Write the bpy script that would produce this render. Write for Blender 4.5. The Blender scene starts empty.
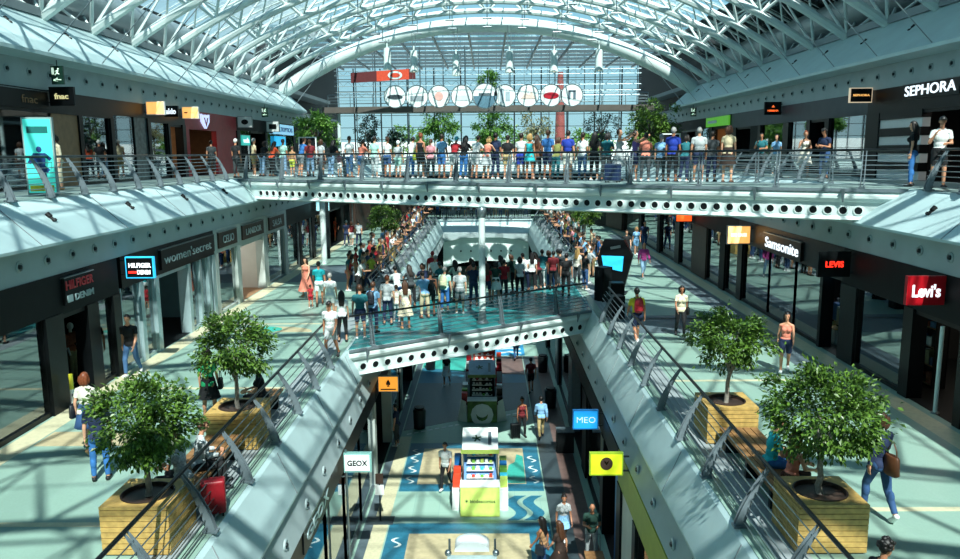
import bpy, bmesh, math, random
import numpy as np
from mathutils import Vector, Matrix, noise as mnoise
random.seed(7)
PI = math.pi
C = bpy.context.scene.collection
EYE = 12.4
ZL, ZM, ZU = 0.0, 5.95, 11.3          # lower, middle and upper floor levels


def Z(d):
    return EYE + d


def lin(h):
    if isinstance(h, str):
        h = h.lstrip('#')
        c = [int(h[i:i + 2], 16) / 255 for i in (0, 2, 4)]
    else:
        c = h
    return tuple((v / 12.92 if v <= .04045 else ((v + .055) / 1.055) ** 2.4) for v in c) + (1.0,)


# ------------------------------------------------------------------ materials
MATS = {}


def mat(name, col='#808080', rough=.6, metal=0.0, var=.12, scale=6.0, emit=None, estr=0.0, spec=.5, bump=0.0, objcol=False, kind='noise', alpha=None):
    if name in MATS:
        return MATS[name]
    m = bpy.data.materials.new(name)
    m.use_nodes = True
    nt = m.node_tree
    b = nt.nodes['Principled BSDF']
    b.inputs['Roughness'].default_value = rough
    b.inputs['Metallic'].default_value = metal
    b.inputs['Specular IOR Level'].default_value = spec
    tc = nt.nodes.new('ShaderNodeTexCoord')
    if kind == 'stripe':
        tx = nt.nodes.new('ShaderNodeTexWave')
        tx.wave_type = 'BANDS'
        tx.bands_direction = 'Z'
        tx.inputs['Scale'].default_value = scale
        fac = tx.outputs['Fac']
    else:
        tx = nt.nodes.new('ShaderNodeTexNoise')
        tx.inputs['Scale'].default_value = scale
        tx.inputs['Detail'].default_value = 4
        fac = tx.outputs['Fac']
    nt.links.new(tc.outputs['Object'], tx.inputs['Vector'])
    rp = nt.nodes.new('ShaderNodeMapRange')
    rp.inputs['From Min'].default_value = .3
    rp.inputs['From Max'].default_value = .7
    rp.inputs['To Min'].default_value = 1 - var
    rp.inputs['To Max'].default_value = 1 + var
    nt.links.new(fac, rp.inputs['Value'])
    mx = nt.nodes.new('ShaderNodeMix')
    mx.data_type = 'RGBA'
    mx.blend_type = 'MULTIPLY'
    mx.inputs['Factor'].default_value = 1
    if objcol:
        oi = nt.nodes.new('ShaderNodeObjectInfo')
        nt.links.new(oi.outputs['Color'], mx.inputs['A'])
    else:
        mx.inputs['A'].default_value = lin(col)
    nt.links.new(rp.outputs['Result'], mx.inputs['B'])
    nt.links.new(mx.outputs['Result'], b.inputs['Base Color'])
    if emit:
        b.inputs['Emission Color'].default_value = lin(emit)
        b.inputs['Emission Strength'].default_value = estr
    if bump:
        bp = nt.nodes.new('ShaderNodeBump')
        bp.inputs['Strength'].default_value = bump
        bp.inputs['Distance'].default_value = .02
        nt.links.new(tx.outputs['Fac'], bp.inputs['Height'])
        nt.links.new(bp.outputs['Normal'], b.inputs['Normal'])
    MATS[name] = m
    return m


def glass_mat(name, tint=(.8, .9, .9), refl=.75, base=.05):
    m = bpy.data.materials.new(name)
    m.use_nodes = True
    nt = m.node_tree
    nt.nodes.clear()
    out = nt.nodes.new('ShaderNodeOutputMaterial')
    tr = nt.nodes.new('ShaderNodeBsdfTransparent')
    tr.inputs['Color'].default_value = tint + (1,)
    gl = nt.nodes.new('ShaderNodeBsdfGlossy')
    gl.inputs['Roughness'].default_value = .02
    gl.inputs['Color'].default_value = (.9, .97, 1, 1)
    fr = nt.nodes.new('ShaderNodeFresnel')
    fr.inputs['IOR'].default_value = 1.5
    ma = nt.nodes.new('ShaderNodeMath')
    ma.operation = 'MULTIPLY_ADD'
    ma.inputs[1].default_value = refl
    ma.inputs[2].default_value = base
    mx = nt.nodes.new('ShaderNodeMixShader')
    nt.links.new(fr.outputs[0], ma.inputs[0])
    nt.links.new(ma.outputs[0], mx.inputs[0])
    nt.links.new(tr.outputs[0], mx.inputs[1])
    nt.links.new(gl.outputs[0], mx.inputs[2])
    nt.links.new(mx.outputs[0], out.inputs[0])
    MATS[name] = m
    return m


def tile_mat(name, c1, c2, sx, sy, rough=.4, grout='#6d7f7c', gw=.012, var=.1):
    """floor tiles laid in world metres (object coords of an untransformed mesh)"""
    m = bpy.data.materials.new(name)
    m.use_nodes = True
    nt = m.node_tree
    b = nt.nodes['Principled BSDF']
    b.inputs['Roughness'].default_value = rough
    tc = nt.nodes.new('ShaderNodeTexCoord')
    br = nt.nodes.new('ShaderNodeTexBrick')
    br.offset = 0
    br.inputs['Scale'].default_value = 1
    br.inputs['Brick Width'].default_value = sx
    br.inputs['Row Height'].default_value = sy
    br.inputs['Mortar Size'].default_value = gw
    br.inputs['Color1'].default_value = lin(c1)
    br.inputs['Color2'].default_value = lin(c2)
    br.inputs['Mortar'].default_value = lin(grout)
    nt.links.new(tc.outputs['Object'], br.inputs['Vector'])
    ns = nt.nodes.new('ShaderNodeTexNoise')
    ns.inputs['Scale'].default_value = 30
    ns.inputs['Detail'].default_value = 5
    nt.links.new(tc.outputs['Object'], ns.inputs['Vector'])
    rp = nt.nodes.new('ShaderNodeMapRange')
    rp.inputs['To Min'].default_value = 1 - var
    rp.inputs['To Max'].default_value = 1 + var
    nt.links.new(ns.outputs['Fac'], rp.inputs['Value'])
    mx = nt.nodes.new('ShaderNodeMix')
    mx.data_type = 'RGBA'
    mx.blend_type = 'MULTIPLY'
    mx.inputs['Factor'].default_value = 1
    nt.links.new(br.outputs['Color'], mx.inputs['A'])
    nt.links.new(rp.outputs['Result'], mx.inputs['B'])
    nt.links.new(mx.outputs['Result'], b.inputs['Base Color'])
    MATS[name] = m
    return m


WHITE = mat('white_enamel_steel', '#d3e2df', .42, 0, .05, 2.0)
PANEL = mat('pale_cladding', '#b9d3d4', .38, .0, .06, 1.2)
PANELR = PANEL
FASCIA = mat('grey_fascia', '#9fb0b2', .5, .0, .06, 1.5)
SOFFIT = mat('soffit_plaster', '#8d979a', .7, 0, .05, 1)
STEEL = mat('brushed_steel', '#8b989c', .32, .85, .08, 14)
DSTEEL = mat('dark_steel', '#2c3538', .4, .6, .1, 8)
POSTM = mat('post_grey_steel', '#75838a', .45, .25, .1, 10)
RAILM = mat('handrail_black', '#11171a', .3, .3, .1, 8)
BLACK = mat('black_cladding', '#0b0f11', .4, 0, .15, 3, spec=.25)
DARK = mat('charcoal_wall', '#0f1416', .6, 0, .15, 3, spec=.2)
DARK2 = mat('dark_interior', '#1c2123', .7, 0, .3, 2)
DBROWN = mat('dark_brown_panel', '#3a2a22', .55, 0, .25, 4)
TAN = mat('tan_panel', '#8b6a4b', .6, 0, .15, 4)
REDW = mat('red_wall', '#a01722', .45, 0, .12, 3)
SILVER = mat('silver_mullion', '#a9c2c6', .3, .3, .05, 8)
LIGHTW = mat('off_white_wall', '#d5d5cc', .7, 0, .05, 2)
WOOD = mat('pale_oak_boards', '#bb9a58', .5, 0, .22, 9)
WOODD = mat('bench_oak', '#8a6540', .5, 0, .25, 9)
SOIL = mat('brown_bark_mulch', '#4a2c20', .9, 0, .4, 30, bump=.6)
BARK = mat('pale_trunk_bark', '#9a948a', .8, 0, .25, 20, bump=.4)
BARKD = mat('dark_trunk_bark', '#4c4034', .9, 0, .3, 20, bump=.5)
BEIGE = mat('beige_stone', '#c6c2a2', .4, 0, .1, 10)
SAND = mat('sand_stone', '#b8ac8a', .45, 0, .14, 5)
PINKSTONE = mat('brown_pink_stone', '#6f5a55', .45, 0, .15, 4)
BLUET = mat('blue_tile', '#2b6f88', .4, 0, .15, 10)
BLUEL = mat('bright_blue_tile', '#2f93c4', .4, 0, .12, 10)
TURQ = mat('turquoise_tile', '#3aa99a', .4, 0, .12, 8)
GREYT = mat('slate_grey_tile', '#55646b', .45, 0, .12, 8)
GREYD = mat('dark_grey_tile', '#3b474c', .4, 0, .12, 8)
TEALG = mat('teal_deck', '#2b8082', .25, 0, .14, 3)
WHITET = mat('white_tile', '#dde8e4', .4, 0, .05, 8)
PLASTW = mat('white_plastic', '#e6ecea', .35, 0, .04, 4)
RED = mat('red_paint', '#b3121f', .35, 0, .08, 5)
ORANGE = mat('orange_fabric', '#d6482a', .55, 0, .12, 6)
CYANP = mat('cyan_panel', '#35b6d6', .4, 0, .1, 4)
LIME = mat('lime_panel', '#b4cf62', .45, 0, .1, 4)
YELLOW = mat('yellow_panel', '#d8d23a', .45, 0, .1, 4)
GREENP = mat('green_panel', '#6fae3f', .45, 0, .1, 4)
NAVY = mat('navy_panel', '#1b2d5c', .45, 0, .1, 4)
BLUEP = mat('mid_blue_panel', '#1d6fb0', .4, 0, .1, 4)
MAGENTA = mat('magenta_goods', '#b02a6e', .5, 0, .2, 6)
SKIN = mat('skin', '#c58e6f', .5, 0, .05, 10, objcol=True)
CLOTH = mat('cloth', '#ffffff', .85, 0, .13, 9, objcol=True)
CLOTHP = mat('patterned_cloth', '#ffffff', .85, 0, .42, 26, objcol=True)
CLOTHS = mat('striped_cloth', '#ffffff', .85, 0, .6, 22, objcol=True, kind='stripe')
HAIRM = mat('hair', '#20160f', .5, 0, .3, 40, objcol=True)
SHOEM = mat('shoe_material', '#ffffff', .6, 0, .1, 10, objcol=True)
BAGM = mat('bag_leather', '#ffffff', .5, 0, .15, 12, objcol=True)
EYEM = mat('eye_dark', '#17120f', .2, 0, .0, 5)
RED_LIT = mat('lit_red_letters', '#e01a20', .4, 0, .05, 4, '#ff2a1a', 3.0)
WHITE_LIT = mat('lit_white_letters', '#ffffff', .4, 0, .03, 4, '#eaf6ff', 1.2)
WARM_LIT = mat('lit_warm_panel', '#ffd9a0', .4, 0, .25, 3, '#ffb35a', 1.1)
CYAN_LIT = mat('lit_cyan_panel', '#2aa9d9', .4, 0, .2, 3, '#2fb4ea', 1.0)
TEAL_LIT = mat('lit_teal_panel', '#49c9bd', .4, 0, .1, 1.5, '#3fd0c2', .55)
BLUE_LIT = mat('lit_blue_panel', '#1d86c7', .4, 0, .2, 2, '#1c8fd6', .8)
LAMP_LIT = mat('lamp_glow', '#fff3da', .4, 0, .02, 4, '#ffe9c0', 4.0)
LEAF = None
GLASS = glass_mat('shop_glass', (.80, .90, .90), .95, .22)
GLASSR = glass_mat('roof_glass', (.90, .97, .98), .35, .02)
GLASSE = glass_mat('end_glass', (1.0, 1.0, 1.0), .4, .01)
FLOORM = tile_mat('teal_terrazzo_tile', '#8dab9e', '#86a598', 1.2, 1.2, .38, '#8aa59c', .01, .12)
FLOORU = tile_mat('upper_terrazzo_tile', '#93aaa6', '#8ba29f', 1.2, 1.2, .4, '#6d8886', .01, .12)
FLOORL = tile_mat('pale_teal_tile', '#98b9ab', '#90b2a4', .9, .9, .4, '#84aaa1', .01, .12)


def leaf_mat(name, c1, c2):
    m = bpy.data.materials.new(name)
    m.use_nodes = True
    nt = m.node_tree
    b = nt.nodes['Principled BSDF']
    b.inputs['Roughness'].default_value = .38
    tc = nt.nodes.new('ShaderNodeTexCoord')
    ns = nt.nodes.new('ShaderNodeTexNoise')
    ns.inputs['Scale'].default_value = 13
    ns.inputs['Detail'].default_value = 3
    nt.links.new(tc.outputs['Object'], ns.inputs['Vector'])
    cr = nt.nodes.new('ShaderNodeValToRGB')
    cr.color_ramp.elements[0].position = .35
    cr.color_ramp.elements[1].position = .68
    cr.color_ramp.elements[0].color = lin(c1)
    cr.color_ramp.elements[1].color = lin(c2)
    nt.links.new(ns.outputs['Fac'], cr.inputs['Fac'])
    nt.links.new(cr.outputs['Color'], b.inputs['Base Color'])
    tl = nt.nodes.new('ShaderNodeBsdfTranslucent')
    nt.links.new(cr.outputs['Color'], tl.inputs['Color'])
    ad = nt.nodes.new('ShaderNodeMixShader')
    ad.inputs[0].default_value = .25
    nt.links.new(b.outputs[0], ad.inputs[1])
    nt.links.new(tl.outputs[0], ad.inputs[2])
    nt.links.new(ad.outputs[0], nt.nodes['Material Output'].inputs[0])
    MATS[name] = m
    return m


LEAF = leaf_mat('ficus_leaf', '#25461b', '#73993a')
LEAFG = leaf_mat('bright_leaf', '#35682a', '#83b04c')
LEAFD = leaf_mat('dark_leaf', '#10231c', '#23423a')
LEAFB = leaf_mat('dry_leaf', '#6b6a4a', '#b4ac7a')


# ------------------------------------------------------------------ mesh builder
class MB:
    def __init__(self):
        self.v, self.f, self.m = [], [], []
        self.mi = 0

    def add(self, vs, fs):
        n = len(self.v)
        self.v += [tuple(p) for p in vs]
        self.f += [tuple(i + n for i in f) for f in fs]
        self.m += [self.mi] * len(fs)
        return self

    def box(self, x0, x1, y0, y1, z0, z1):
        vs = [(x0, y0, z0), (x1, y0, z0), (x1, y1, z0), (x0, y1, z0), (x0, y0, z1), (x1, y0, z1), (x1, y1, z1), (x0, y1, z1)]
        return self.add(vs, [(0, 3, 2, 1), (4, 5, 6, 7), (0, 1, 5, 4), (1, 2, 6, 5), (2, 3, 7, 6), (3, 0, 4, 7)])

    def obox(self, c, ax, ay, az, hx, hy, hz):
        c, ax, ay, az = map(Vector, (c, ax, ay, az))
        vs = []
        for sz in (-1, 1):
            for sx, sy in ((-1, -1), (1, -1), (1, 1), (-1, 1)):
                vs.append(c + ax * hx * sx + ay * hy * sy + az * hz * sz)
        return self.add(vs, [(0, 3, 2, 1), (4, 5, 6, 7), (0, 1, 5, 4), (1, 2, 6, 5), (2, 3, 7, 6), (3, 0, 4, 7)])

    def bar(self, p, q, w, h, up=(0, 0, 1)):
        p, q = Vector(p), Vector(q)
        d = (q - p)
        L = d.length
        d.normalize()
        up = Vector(up)
        s = d.cross(up)
        if s.length < 1e-4:
            s = d.cross(Vector((0, 1, 0)))
        s.normalize()
        u = s.cross(d)
        return self.obox((p + q) / 2, s, d, u, w / 2, L / 2, h / 2)

    def tube(self, pts, r, n=8, cap=True):
        pts = [Vector(p) for p in pts]
        rs = r if isinstance(r, (list, tuple)) else [r] * len(pts)
        rings = []
        prev = None
        for i, p in enumerate(pts):
            if i == 0:
                d = pts[1] - p
            elif i == len(pts) - 1:
                d = p - pts[i - 1]
            else:
                d = pts[i + 1] - pts[i - 1]
            d.normalize()
            if prev is None:
                a = Vector((0, 0, 1)) if abs(d.z) < .9 else Vector((1, 0, 0))
                u = d.cross(a).normalized()
            else:
                u = (prev - d * prev.dot(d)).normalized()
            prev = u
            w = d.cross(u)
            rings.append([p + (u * math.cos(t) + w * math.sin(t)) * rs[i] for t in [2 * PI * k / n for k in range(n)]])
        vs = [v for R in rings for v in R]
        fs = []
        for i in range(len(pts) - 1):
            for k in range(n):
                k2 = (k + 1) % n
                fs.append((i * n + k, i * n + k2, (i + 1) * n + k2, (i + 1) * n + k))
        if cap:
            fs.append(tuple(range(n - 1, -1, -1)))
            fs.append(tuple((len(pts) - 1) * n + k for k in range(n)))
        return self.add(vs, fs)

    def lathe(self, prof, c=(0, 0, 0), n=20, ax=(0, 0, 1), ux=None, sx=1, sy=1, caps=True):
        ax = Vector(ax).normalized()
        u = Vector(ux) if ux else (ax.cross(Vector((0, 1, 0))) if abs(ax.y) < .9 else ax.cross(Vector((1, 0, 0))))
        u.normalize()
        w = ax.cross(u)
        c = Vector(c)
        vs, fs = [], []
        for r, z in prof:
            for k in range(n):
                t = 2 * PI * k / n
                vs.append(c + ax * z + u * (r * math.cos(t) * sx) + w * (r * math.sin(t) * sy))
        for i in range(len(prof) - 1):
            for k in range(n):
                k2 = (k + 1) % n
                fs.append((i * n + k, i * n + k2, (i + 1) * n + k2, (i + 1) * n + k))
        if caps and prof[0][0] > 1e-5:
            fs.append(tuple(range(n - 1, -1, -1)))
        if caps and prof[-1][0] > 1e-5:
            fs.append(tuple((len(prof) - 1) * n + k for k in range(n)))
        return self.add(vs, fs)

    def ell(self, c, rx, ry, rz, n=12, m=8, M=None):
        vs, fs = [], []
        c = Vector(c)
        for i in range(1, m):
            a = PI * i / m
            for k in range(n):
                t = 2 * PI * k / n
                p = Vector((rx * math.sin(a) * math.cos(t), ry * math.sin(a) * math.sin(t), rz * math.cos(a)))
                vs.append(c + (M @ p if M else p))
        top = len(vs)
        p = Vector((0, 0, rz))
        vs.append(c + (M @ p if M else p))
        p = Vector((0, 0, -rz))
        vs.append(c + (M @ p if M else p))
        for i in range(m - 2):
            for k in range(n):
                k2 = (k + 1) % n
                fs.append((i * n + k, (i + 1) * n + k, (i + 1) * n + k2, i * n + k2))
        for k in range(n):
            k2 = (k + 1) % n
            fs.append((top, k, k2))
            fs.append((top + 1, (m - 2) * n + k2, (m - 2) * n + k))
        return self.add(vs, fs)

    def capsule(self, a, b, r1, r2, n=10):
        a, b = Vector(a), Vector(b)
        d = (b - a)
        L = max(d.length, 1e-5)
        prof = []
        for i in range(5):
            t = PI / 2 * i / 4
            prof.append((max(r1 * math.sin(t), 1e-6), -r1 * math.cos(t)))
        for i in range(5):
            t = PI / 2 * i / 4
            prof.append((max(r2 * math.cos(t), 1e-6), L + r2 * math.sin(t)))
        return self.lathe(prof, a, n, d)

    def prism(self, poly, axis, a, b):
        """poly: 2-D outline, extruded along 'x','y' or 'z' from a to b"""
        n = len(poly)

        def P(p, t):
            if axis == 'y':
                return (p[0], t, p[1])
            if axis == 'x':
                return (t, p[0], p[1])
            return (p[0], p[1], t)
        vs = [P(p, a) for p in poly] + [P(p, b) for p in poly]
        fs = [tuple(range(n - 1, -1, -1)), tuple(range(n, 2 * n))]
        for i in range(n):
            j = (i + 1) % n
            fs.append((i, j, n + j, n + i))
        return self.add(vs, fs)

    def mesh(self, name, mats, smooth=False):
        me = bpy.data.meshes.new(name)
        me.from_pydata([tuple(p) for p in self.v], [], self.f)
        if not isinstance(mats, (list, tuple)):
            mats = [mats]
        for m in mats:
            me.materials.append(m)
        if len(mats) > 1:
            me.polygons.foreach_set('material_index', self.m)
        me.update()
        bm = bmesh.new()
        bm.from_mesh(me)
        bmesh.ops.recalc_face_normals(bm, faces=bm.faces)
        bm.to_mesh(me)
        bm.free()
        if smooth:
            me.polygons.foreach_set('use_smooth', [True] * len(me.polygons))
            try:
                me.set_sharp_from_angle(angle=math.radians(42))
            except Exception:
                pass
        return me

    def build(self, name, mats, parent=None, smooth=False, loc=None):
        return link(name, self.mesh(name, mats, smooth), parent, loc)


def link(name, me, parent=None, loc=None, rz=0):
    o = bpy.data.objects.new(name, me)
    C.objects.link(o)
    if loc:
        o.location = loc
    if rz:
        o.rotation_euler = (0, 0, rz)
    if parent:
        o.parent = parent
    return o


def tag(o, label=None, cat=None, group=None, kind=None):
    if label:
        o['label'] = label
    if cat:
        o['category'] = cat
    if group:
        o['group'] = group
    if kind:
        o['kind'] = kind
    return o


def thing(name, label, cat, loc=(0, 0, 0), rz=0, group=None):
    o = bpy.data.objects.new(name, None)
    C.objects.link(o)
    o.empty_display_size = .2
    o.location = loc
    o.rotation_euler = (0, 0, rz)
    return tag(o, label, cat, group)


def struct(name, mb, m, label, cat='structure', smooth=False, parent=None):
    o = mb.build(name, m, parent, smooth)
    if parent is None:
        tag(o, label, cat, None, 'structure')
    return o


ONES = ['zeroth', 'first', 'second', 'third', 'fourth', 'fifth', 'sixth', 'seventh', 'eighth', 'ninth', 'tenth', 'eleventh', 'twelfth', 'thirteenth', 'fourteenth', 'fifteenth', 'sixteenth', 'seventeenth', 'eighteenth', 'nineteenth']
TENS = {2: ('twentieth', 'twenty'), 3: ('thirtieth', 'thirty'), 4: ('fortieth', 'forty'), 5: ('fiftieth', 'fifty'), 6: ('sixtieth', 'sixty')}


def nth(n):
    if n < 20:
        return ONES[n]
    t, o = divmod(n, 10)
    return TENS[t][0] if o == 0 else TENS[t][1] + '-' + ONES[o]


def sgroup(name, label, cat):
    o = thing(name, label, cat)
    o['kind'] = 'structure'
    return o


_tc = {}


def text_mesh(txt, size, depth=.02, m=None, bold=0.0, shear=0.0, space=1.0):
    cu = bpy.data.curves.new('t', 'FONT')
    cu.body = txt
    cu.size = size
    cu.extrude = depth
    cu.offset = bold
    cu.shear = shear
    cu.space_character = space
    cu.align_x = 'CENTER'
    cu.align_y = 'CENTER'
    cu.resolution_u = 3
    ob = bpy.data.objects.new('t', cu)
    C.objects.link(ob)
    dg = bpy.context.evaluated_depsgraph_get()
    me = bpy.data.meshes.new_from_object(ob.evaluated_get(dg))
    bpy.data.objects.remove(ob)
    bpy.data.curves.remove(cu)
    me.materials.clear()
    me.materials.append(m)
    return me


def text(txt, size, pos, right, normal, m, parent=None, name='lettering', depth=.015, width=None, bold=0.0, shear=0.0, height=None, up=(0, 0, 1)):
    me = text_mesh(txt, size, depth, m, bold, shear)
    xs = [v.co.x for v in me.vertices]
    ys = [v.co.y for v in me.vertices]
    w = max(xs) - min(xs)
    h = max(ys) - min(ys)
    k = (width / w) if width else 1
    kh = (height / h) if height else (k if width else 1)
    cx, cy = (max(xs) + min(xs)) / 2, (max(ys) + min(ys)) / 2
    X, U = Vector(right).normalized(), Vector(up).normalized()
    N = X.cross(U).normalized()
    p = Vector(pos)
    for v in me.vertices:
        c = v.co.copy()
        v.co = p + X * ((c.x - cx) * k) + U * ((c.y - cy) * kh) + N * c.z
    o = link(name, me, parent)
    if parent:
        o.matrix_parent_inverse = Matrix.Translation(parent.location).inverted() if parent.rotation_euler.z == 0 else parent.matrix_basis.inverted()
    return o


def part(mb, name, m, parent, smooth=False):
    """a part whose mesh is written in world coordinates"""
    o = mb.build(name, m, parent, smooth)
    o.matrix_parent_inverse = parent.matrix_basis.inverted()
    return o
# ------------------------------------------------------------------ shell
Y0, Y1 = -18.0, 75.0
CX = -.25                                # plan axis of the atrium
XL, XR = -4.75, 4.25                     # edge of the middle galleries
struct('floor', MB().box(-12, 12, Y0, 92, -.3, 0), FLOORL, 'pale teal tiled floor of the lowest mall level', 'floor')
struct('floor', MB().box(-20, XL - .05, Y0, 76, ZM - .4, ZM), FLOORM, 'teal terrazzo floor of the middle gallery along the left shops', 'floor')
struct('floor', MB().box(XR + .05, 20, Y0, 76, ZM - .4, ZM), FLOORM, 'teal terrazzo floor of the middle gallery along the right shops', 'floor')
struct('floor', MB().box(-20, 20, 76, 92, ZM - .4, ZM), FLOORM, 'terrazzo floor of the middle level beyond the far end of the atrium', 'floor')
struct('floor', MB().box(-20, -11.9, Y0, 78.2, ZU - .45, ZU), FLOORU, 'grey teal floor of the upper gallery along the left shops', 'floor')
struct('floor', MB().box(11.9, 20, Y0, 78.2, ZU - .45, ZU), FLOORU, 'grey teal floor of the upper gallery along the right shops', 'floor')
struct('floor', MB().box(-20, 20, 78.2, 92, ZU - .45, ZU), FLOORU, 'floor of the upper level hall at the glazed far end', 'floor')
struct('wall_back', MB().box(-22, 22, Y0 - .4, Y0, 0, 30), LIGHTW, 'pale wall closing the hall behind the viewer', 'wall')

# floor inlays (thin stone inlays laid in the floors)


def inlay(x0, x1, y0, y1, z, m, name='floor_inlay', lab=None):
    return struct(name, MB().box(x0, x1, y0, y1, z - .02, z + .004), m, lab or 'inlaid strip in the floor', 'floor inlay')


def polyinlay(poly, z, m, lab, t=.005):
    return struct('floor_inlay', MB().prism(poly, 'z', z - .02, z + t), m, lab, 'floor inlay')


inlay(-10.9, -10.35, 12, 64, ZM, BEIGE, lab='beige stone border along the left middle shops')
inlay(10.2, 10.75, 12, 64, ZM, BEIGE, lab='beige stone border along the right middle shops')
inlay(9.3, 10.15, 19, 60, ZM, GREYT, lab='slate grey painted shade band beside the right middle shops')  # grey band painted in for the shaded strip along the storefronts
for i, yy in enumerate((12.6, 20.6, 28.8)):
    inlay(-10.3, -5.2, yy, yy + .16, ZM, BEIGE, lab='thin beige cross line in the left middle floor, the %s from the front' % (nth(i + 1)))
    inlay(5.0, 9.2, yy + .5, yy + .66, ZM, BEIGE, lab='thin beige cross line in the right middle floor, the %s from the front' % (nth(i + 1)))
inlay(-10.3, -8.2, 16.4, 17.3, ZM, SAND, lab='sand coloured stone patch in the left middle floor')
polyinlay([(-8.0 + 1.5 * math.cos(a), 27.5 + .9 * math.sin(a)) for a in [PI * k / 8 for k in range(9)]], ZM, SAND, 'sandy half round inlay in the left middle floor')
polyinlay([(-8.4 + .7 * math.cos(a), 27.9 + .5 * math.sin(a)) for a in [2 * PI * k / 16 for k in range(16)]], ZM, TURQ, 'turquoise round inlay in the left middle floor', .009)
# broad grey band across both middle galleries where the far bridge meets them
inlay(-10.3, -5.0, 38.6, 44.5, ZM, GREYT, lab='slate grey stone field in the far left middle floor')
inlay(5.0, 9.3, 27.0, 30.0, ZM, GREYT, lab='slate grey stone field in the right middle floor')

# lower floor pattern
inlay(-4.25, -3.95, 14, 45, ZL, GREYT, lab='slate strip along the left lower shops')
inlay(-3.95, -3.45, 14, 32.5, ZL, BEIGE, lab='beige strip along the left lower shops')
inlay(2.05, 2.75, 14, 46, ZL, GREYD, lab='dark grey strip along the right lower shops')
inlay(2.75, 3.45, 14, 46, ZL, PINKSTONE, lab='brown stone strip along the right lower shops')


def framed(x0, x1, y0, y1, b, lab):
    z = ZL
    inlay(x0, x1, y1 - b, y1, z, BLUET, lab='blue far edge of the ' + lab)
    inlay(x0, x1, y0, y0 + b, z, BLUET, lab='blue near edge of the ' + lab)
    inlay(x0, x0 + b, y0 + b, y1 - b, z, BLUET, lab='blue left edge of the ' + lab)
    inlay(x1 - b, x1, y0 + b, y1 - b, z, BLUET, lab='blue right edge of the ' + lab)
    inlay(x0 + b, x1 - b, y0 + b, y1 - b, z, SAND, lab='sandy middle of the ' + lab)


framed(-3.4, 2.0, 26.9, 31.7, .62, 'second floor picture from the front')
framed(-3.4, 2.0, 17.5, 24.4, .72, 'nearest floor picture')
polyinlay([(.3, 27.6), (1.35, 27.6), (1.35, 30.2), (1.1, 30.4), (1.0, 29.6), (.75, 29.3), (.7, 28.8), (.45, 28.5), (.5, 28.1), (.15, 27.9)], ZL, TURQ, 'turquoise sea shape in the floor picture', .009)


def squig(x, y, w, h):
    pts = []
    for i in range(9):
        t = i / 8
        pts.append((x + w * math.sin(t * 2 * PI) * .5, y + h * t))
    poly = [(a - .05, b) for a, b in pts] + [(a + .05, b) for a, b in reversed(pts)]
    return poly


for i, (x, y) in enumerate([(-3.08, 27.6), (-3.08, 28.6), (-3.08, 29.6), (-3.08, 30.4), (1.7, 27.6), (1.7, 28.6), (1.7, 29.6), (-3.04, 18.6), (-3.04, 20.0), (-3.04, 21.4), (-3.04, 22.8)]):
    polyinlay(squig(x, y, .28, .6), ZL, WHITET, 'white squiggle on the blue border of a floor picture, the %s piece' % (nth(i + 1)), .011)
for k, x0 in enumerate((.75, 1.35)):
    pts = []
    for i in range(13):
        t = i / 12
        pts.append((x0 + .25 * math.sin(t * 2 * PI) + .35 * t, 24.6 + 1.9 * t))
    polyinlay([(a - .2, b) for a, b in pts] + [(a + .2, b) for a, b in reversed(pts)], ZL, BLUET, ['left', 'right'][k] + ' of the two blue wave bands in the lower floor', .009)
polyinlay([(-3.9, 33.2), (2.0, 36.5), (2.0, 40.5), (-3.9, 40.5)], ZL, GREYT, 'slate grey wedge in the lower floor')
for i in range(19):
    t = i / 18
    x, y = -3.6 + 5.4 * t, 32.75 + 3.0 * t
    if -1.3 < x < .6:
        continue
    polyinlay([(x - .1, y - .07), (x + .1, y + .03), (x + .1, y + .17), (x - .1, y + .07)], ZL, WHITET, 'the %s white dash in the dotted line of the lower floor' % (nth(i + 1)), .009)
polyinlay([(-3.9, 40.5), (2.0, 40.5), (2.0, 42.0), (-3.9, 43.5)], ZL, BLUET, 'blue band beyond the slate wedge', .005)
polyinlay([(-3.9, 43.6), (-1.4, 42.6), (-1.4, 46.5), (-3.9, 47.5)], ZL, TURQ, 'turquoise patch in the far lower floor')
polyinlay([(.5, 42.2), (2.0, 42.0), (2.0, 46.0), (.5, 46.0)], ZL, PINKSTONE, 'brown patch in the far lower floor')
polyinlay([(.3, 46.2), (2.2, 46.2), (2.2, 49.5), (.3, 49.5)], ZL, BLUEL, 'bright blue patch in the far lower floor')
for i in range(3):
    y = 46.6 + i * .95
    polyinlay([(.5, y), (1.3, y + .35), (2.0, y), (2.0, y + .3), (1.3, y + .65), (.5, y + .3)], ZL, WHITET, 'white chevron the %s in the far lower floor' % (nth(i + 1)), .009)

# --- sloped edge cladding of the galleries


def panel_run(name, prof, y0, y1, m, lab, seams=()):
    o = struct(name, MB().prism(prof, 'y', y0, y1), m, lab, 'cladding')
    return o


def S(s, pts, c=0.0):
    return [(c + s * (x), z) for x, z in pts]


SPOT = MB()
SPOT.lathe([(.07, 0), (.07, .05), (.045, .06), (.045, .13), (.075, .15), (.085, .27), (.07, .28), (1e-5, .26)], (0, 0, 0), 10)
SPOTME = SPOT.mesh('wall_spotlight', BLACK, True)
NOZ = MB()
NOZ.lathe([(.13, 0), (.13, .03), (.105, .045), (.09, .012), (1e-5, .008)], (0, 0, 0), 14, (1, 0, 0))
NOZ.mi = 1
NOZ.lathe([(.06, 0), (.055, .06), (.03, .075), (1e-5, .075)], (0, 0, 0), 10, (1, 0, 0))
NOZME = NOZ.mesh('vent_nozzle', [FASCIA, DSTEEL], True)


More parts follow.
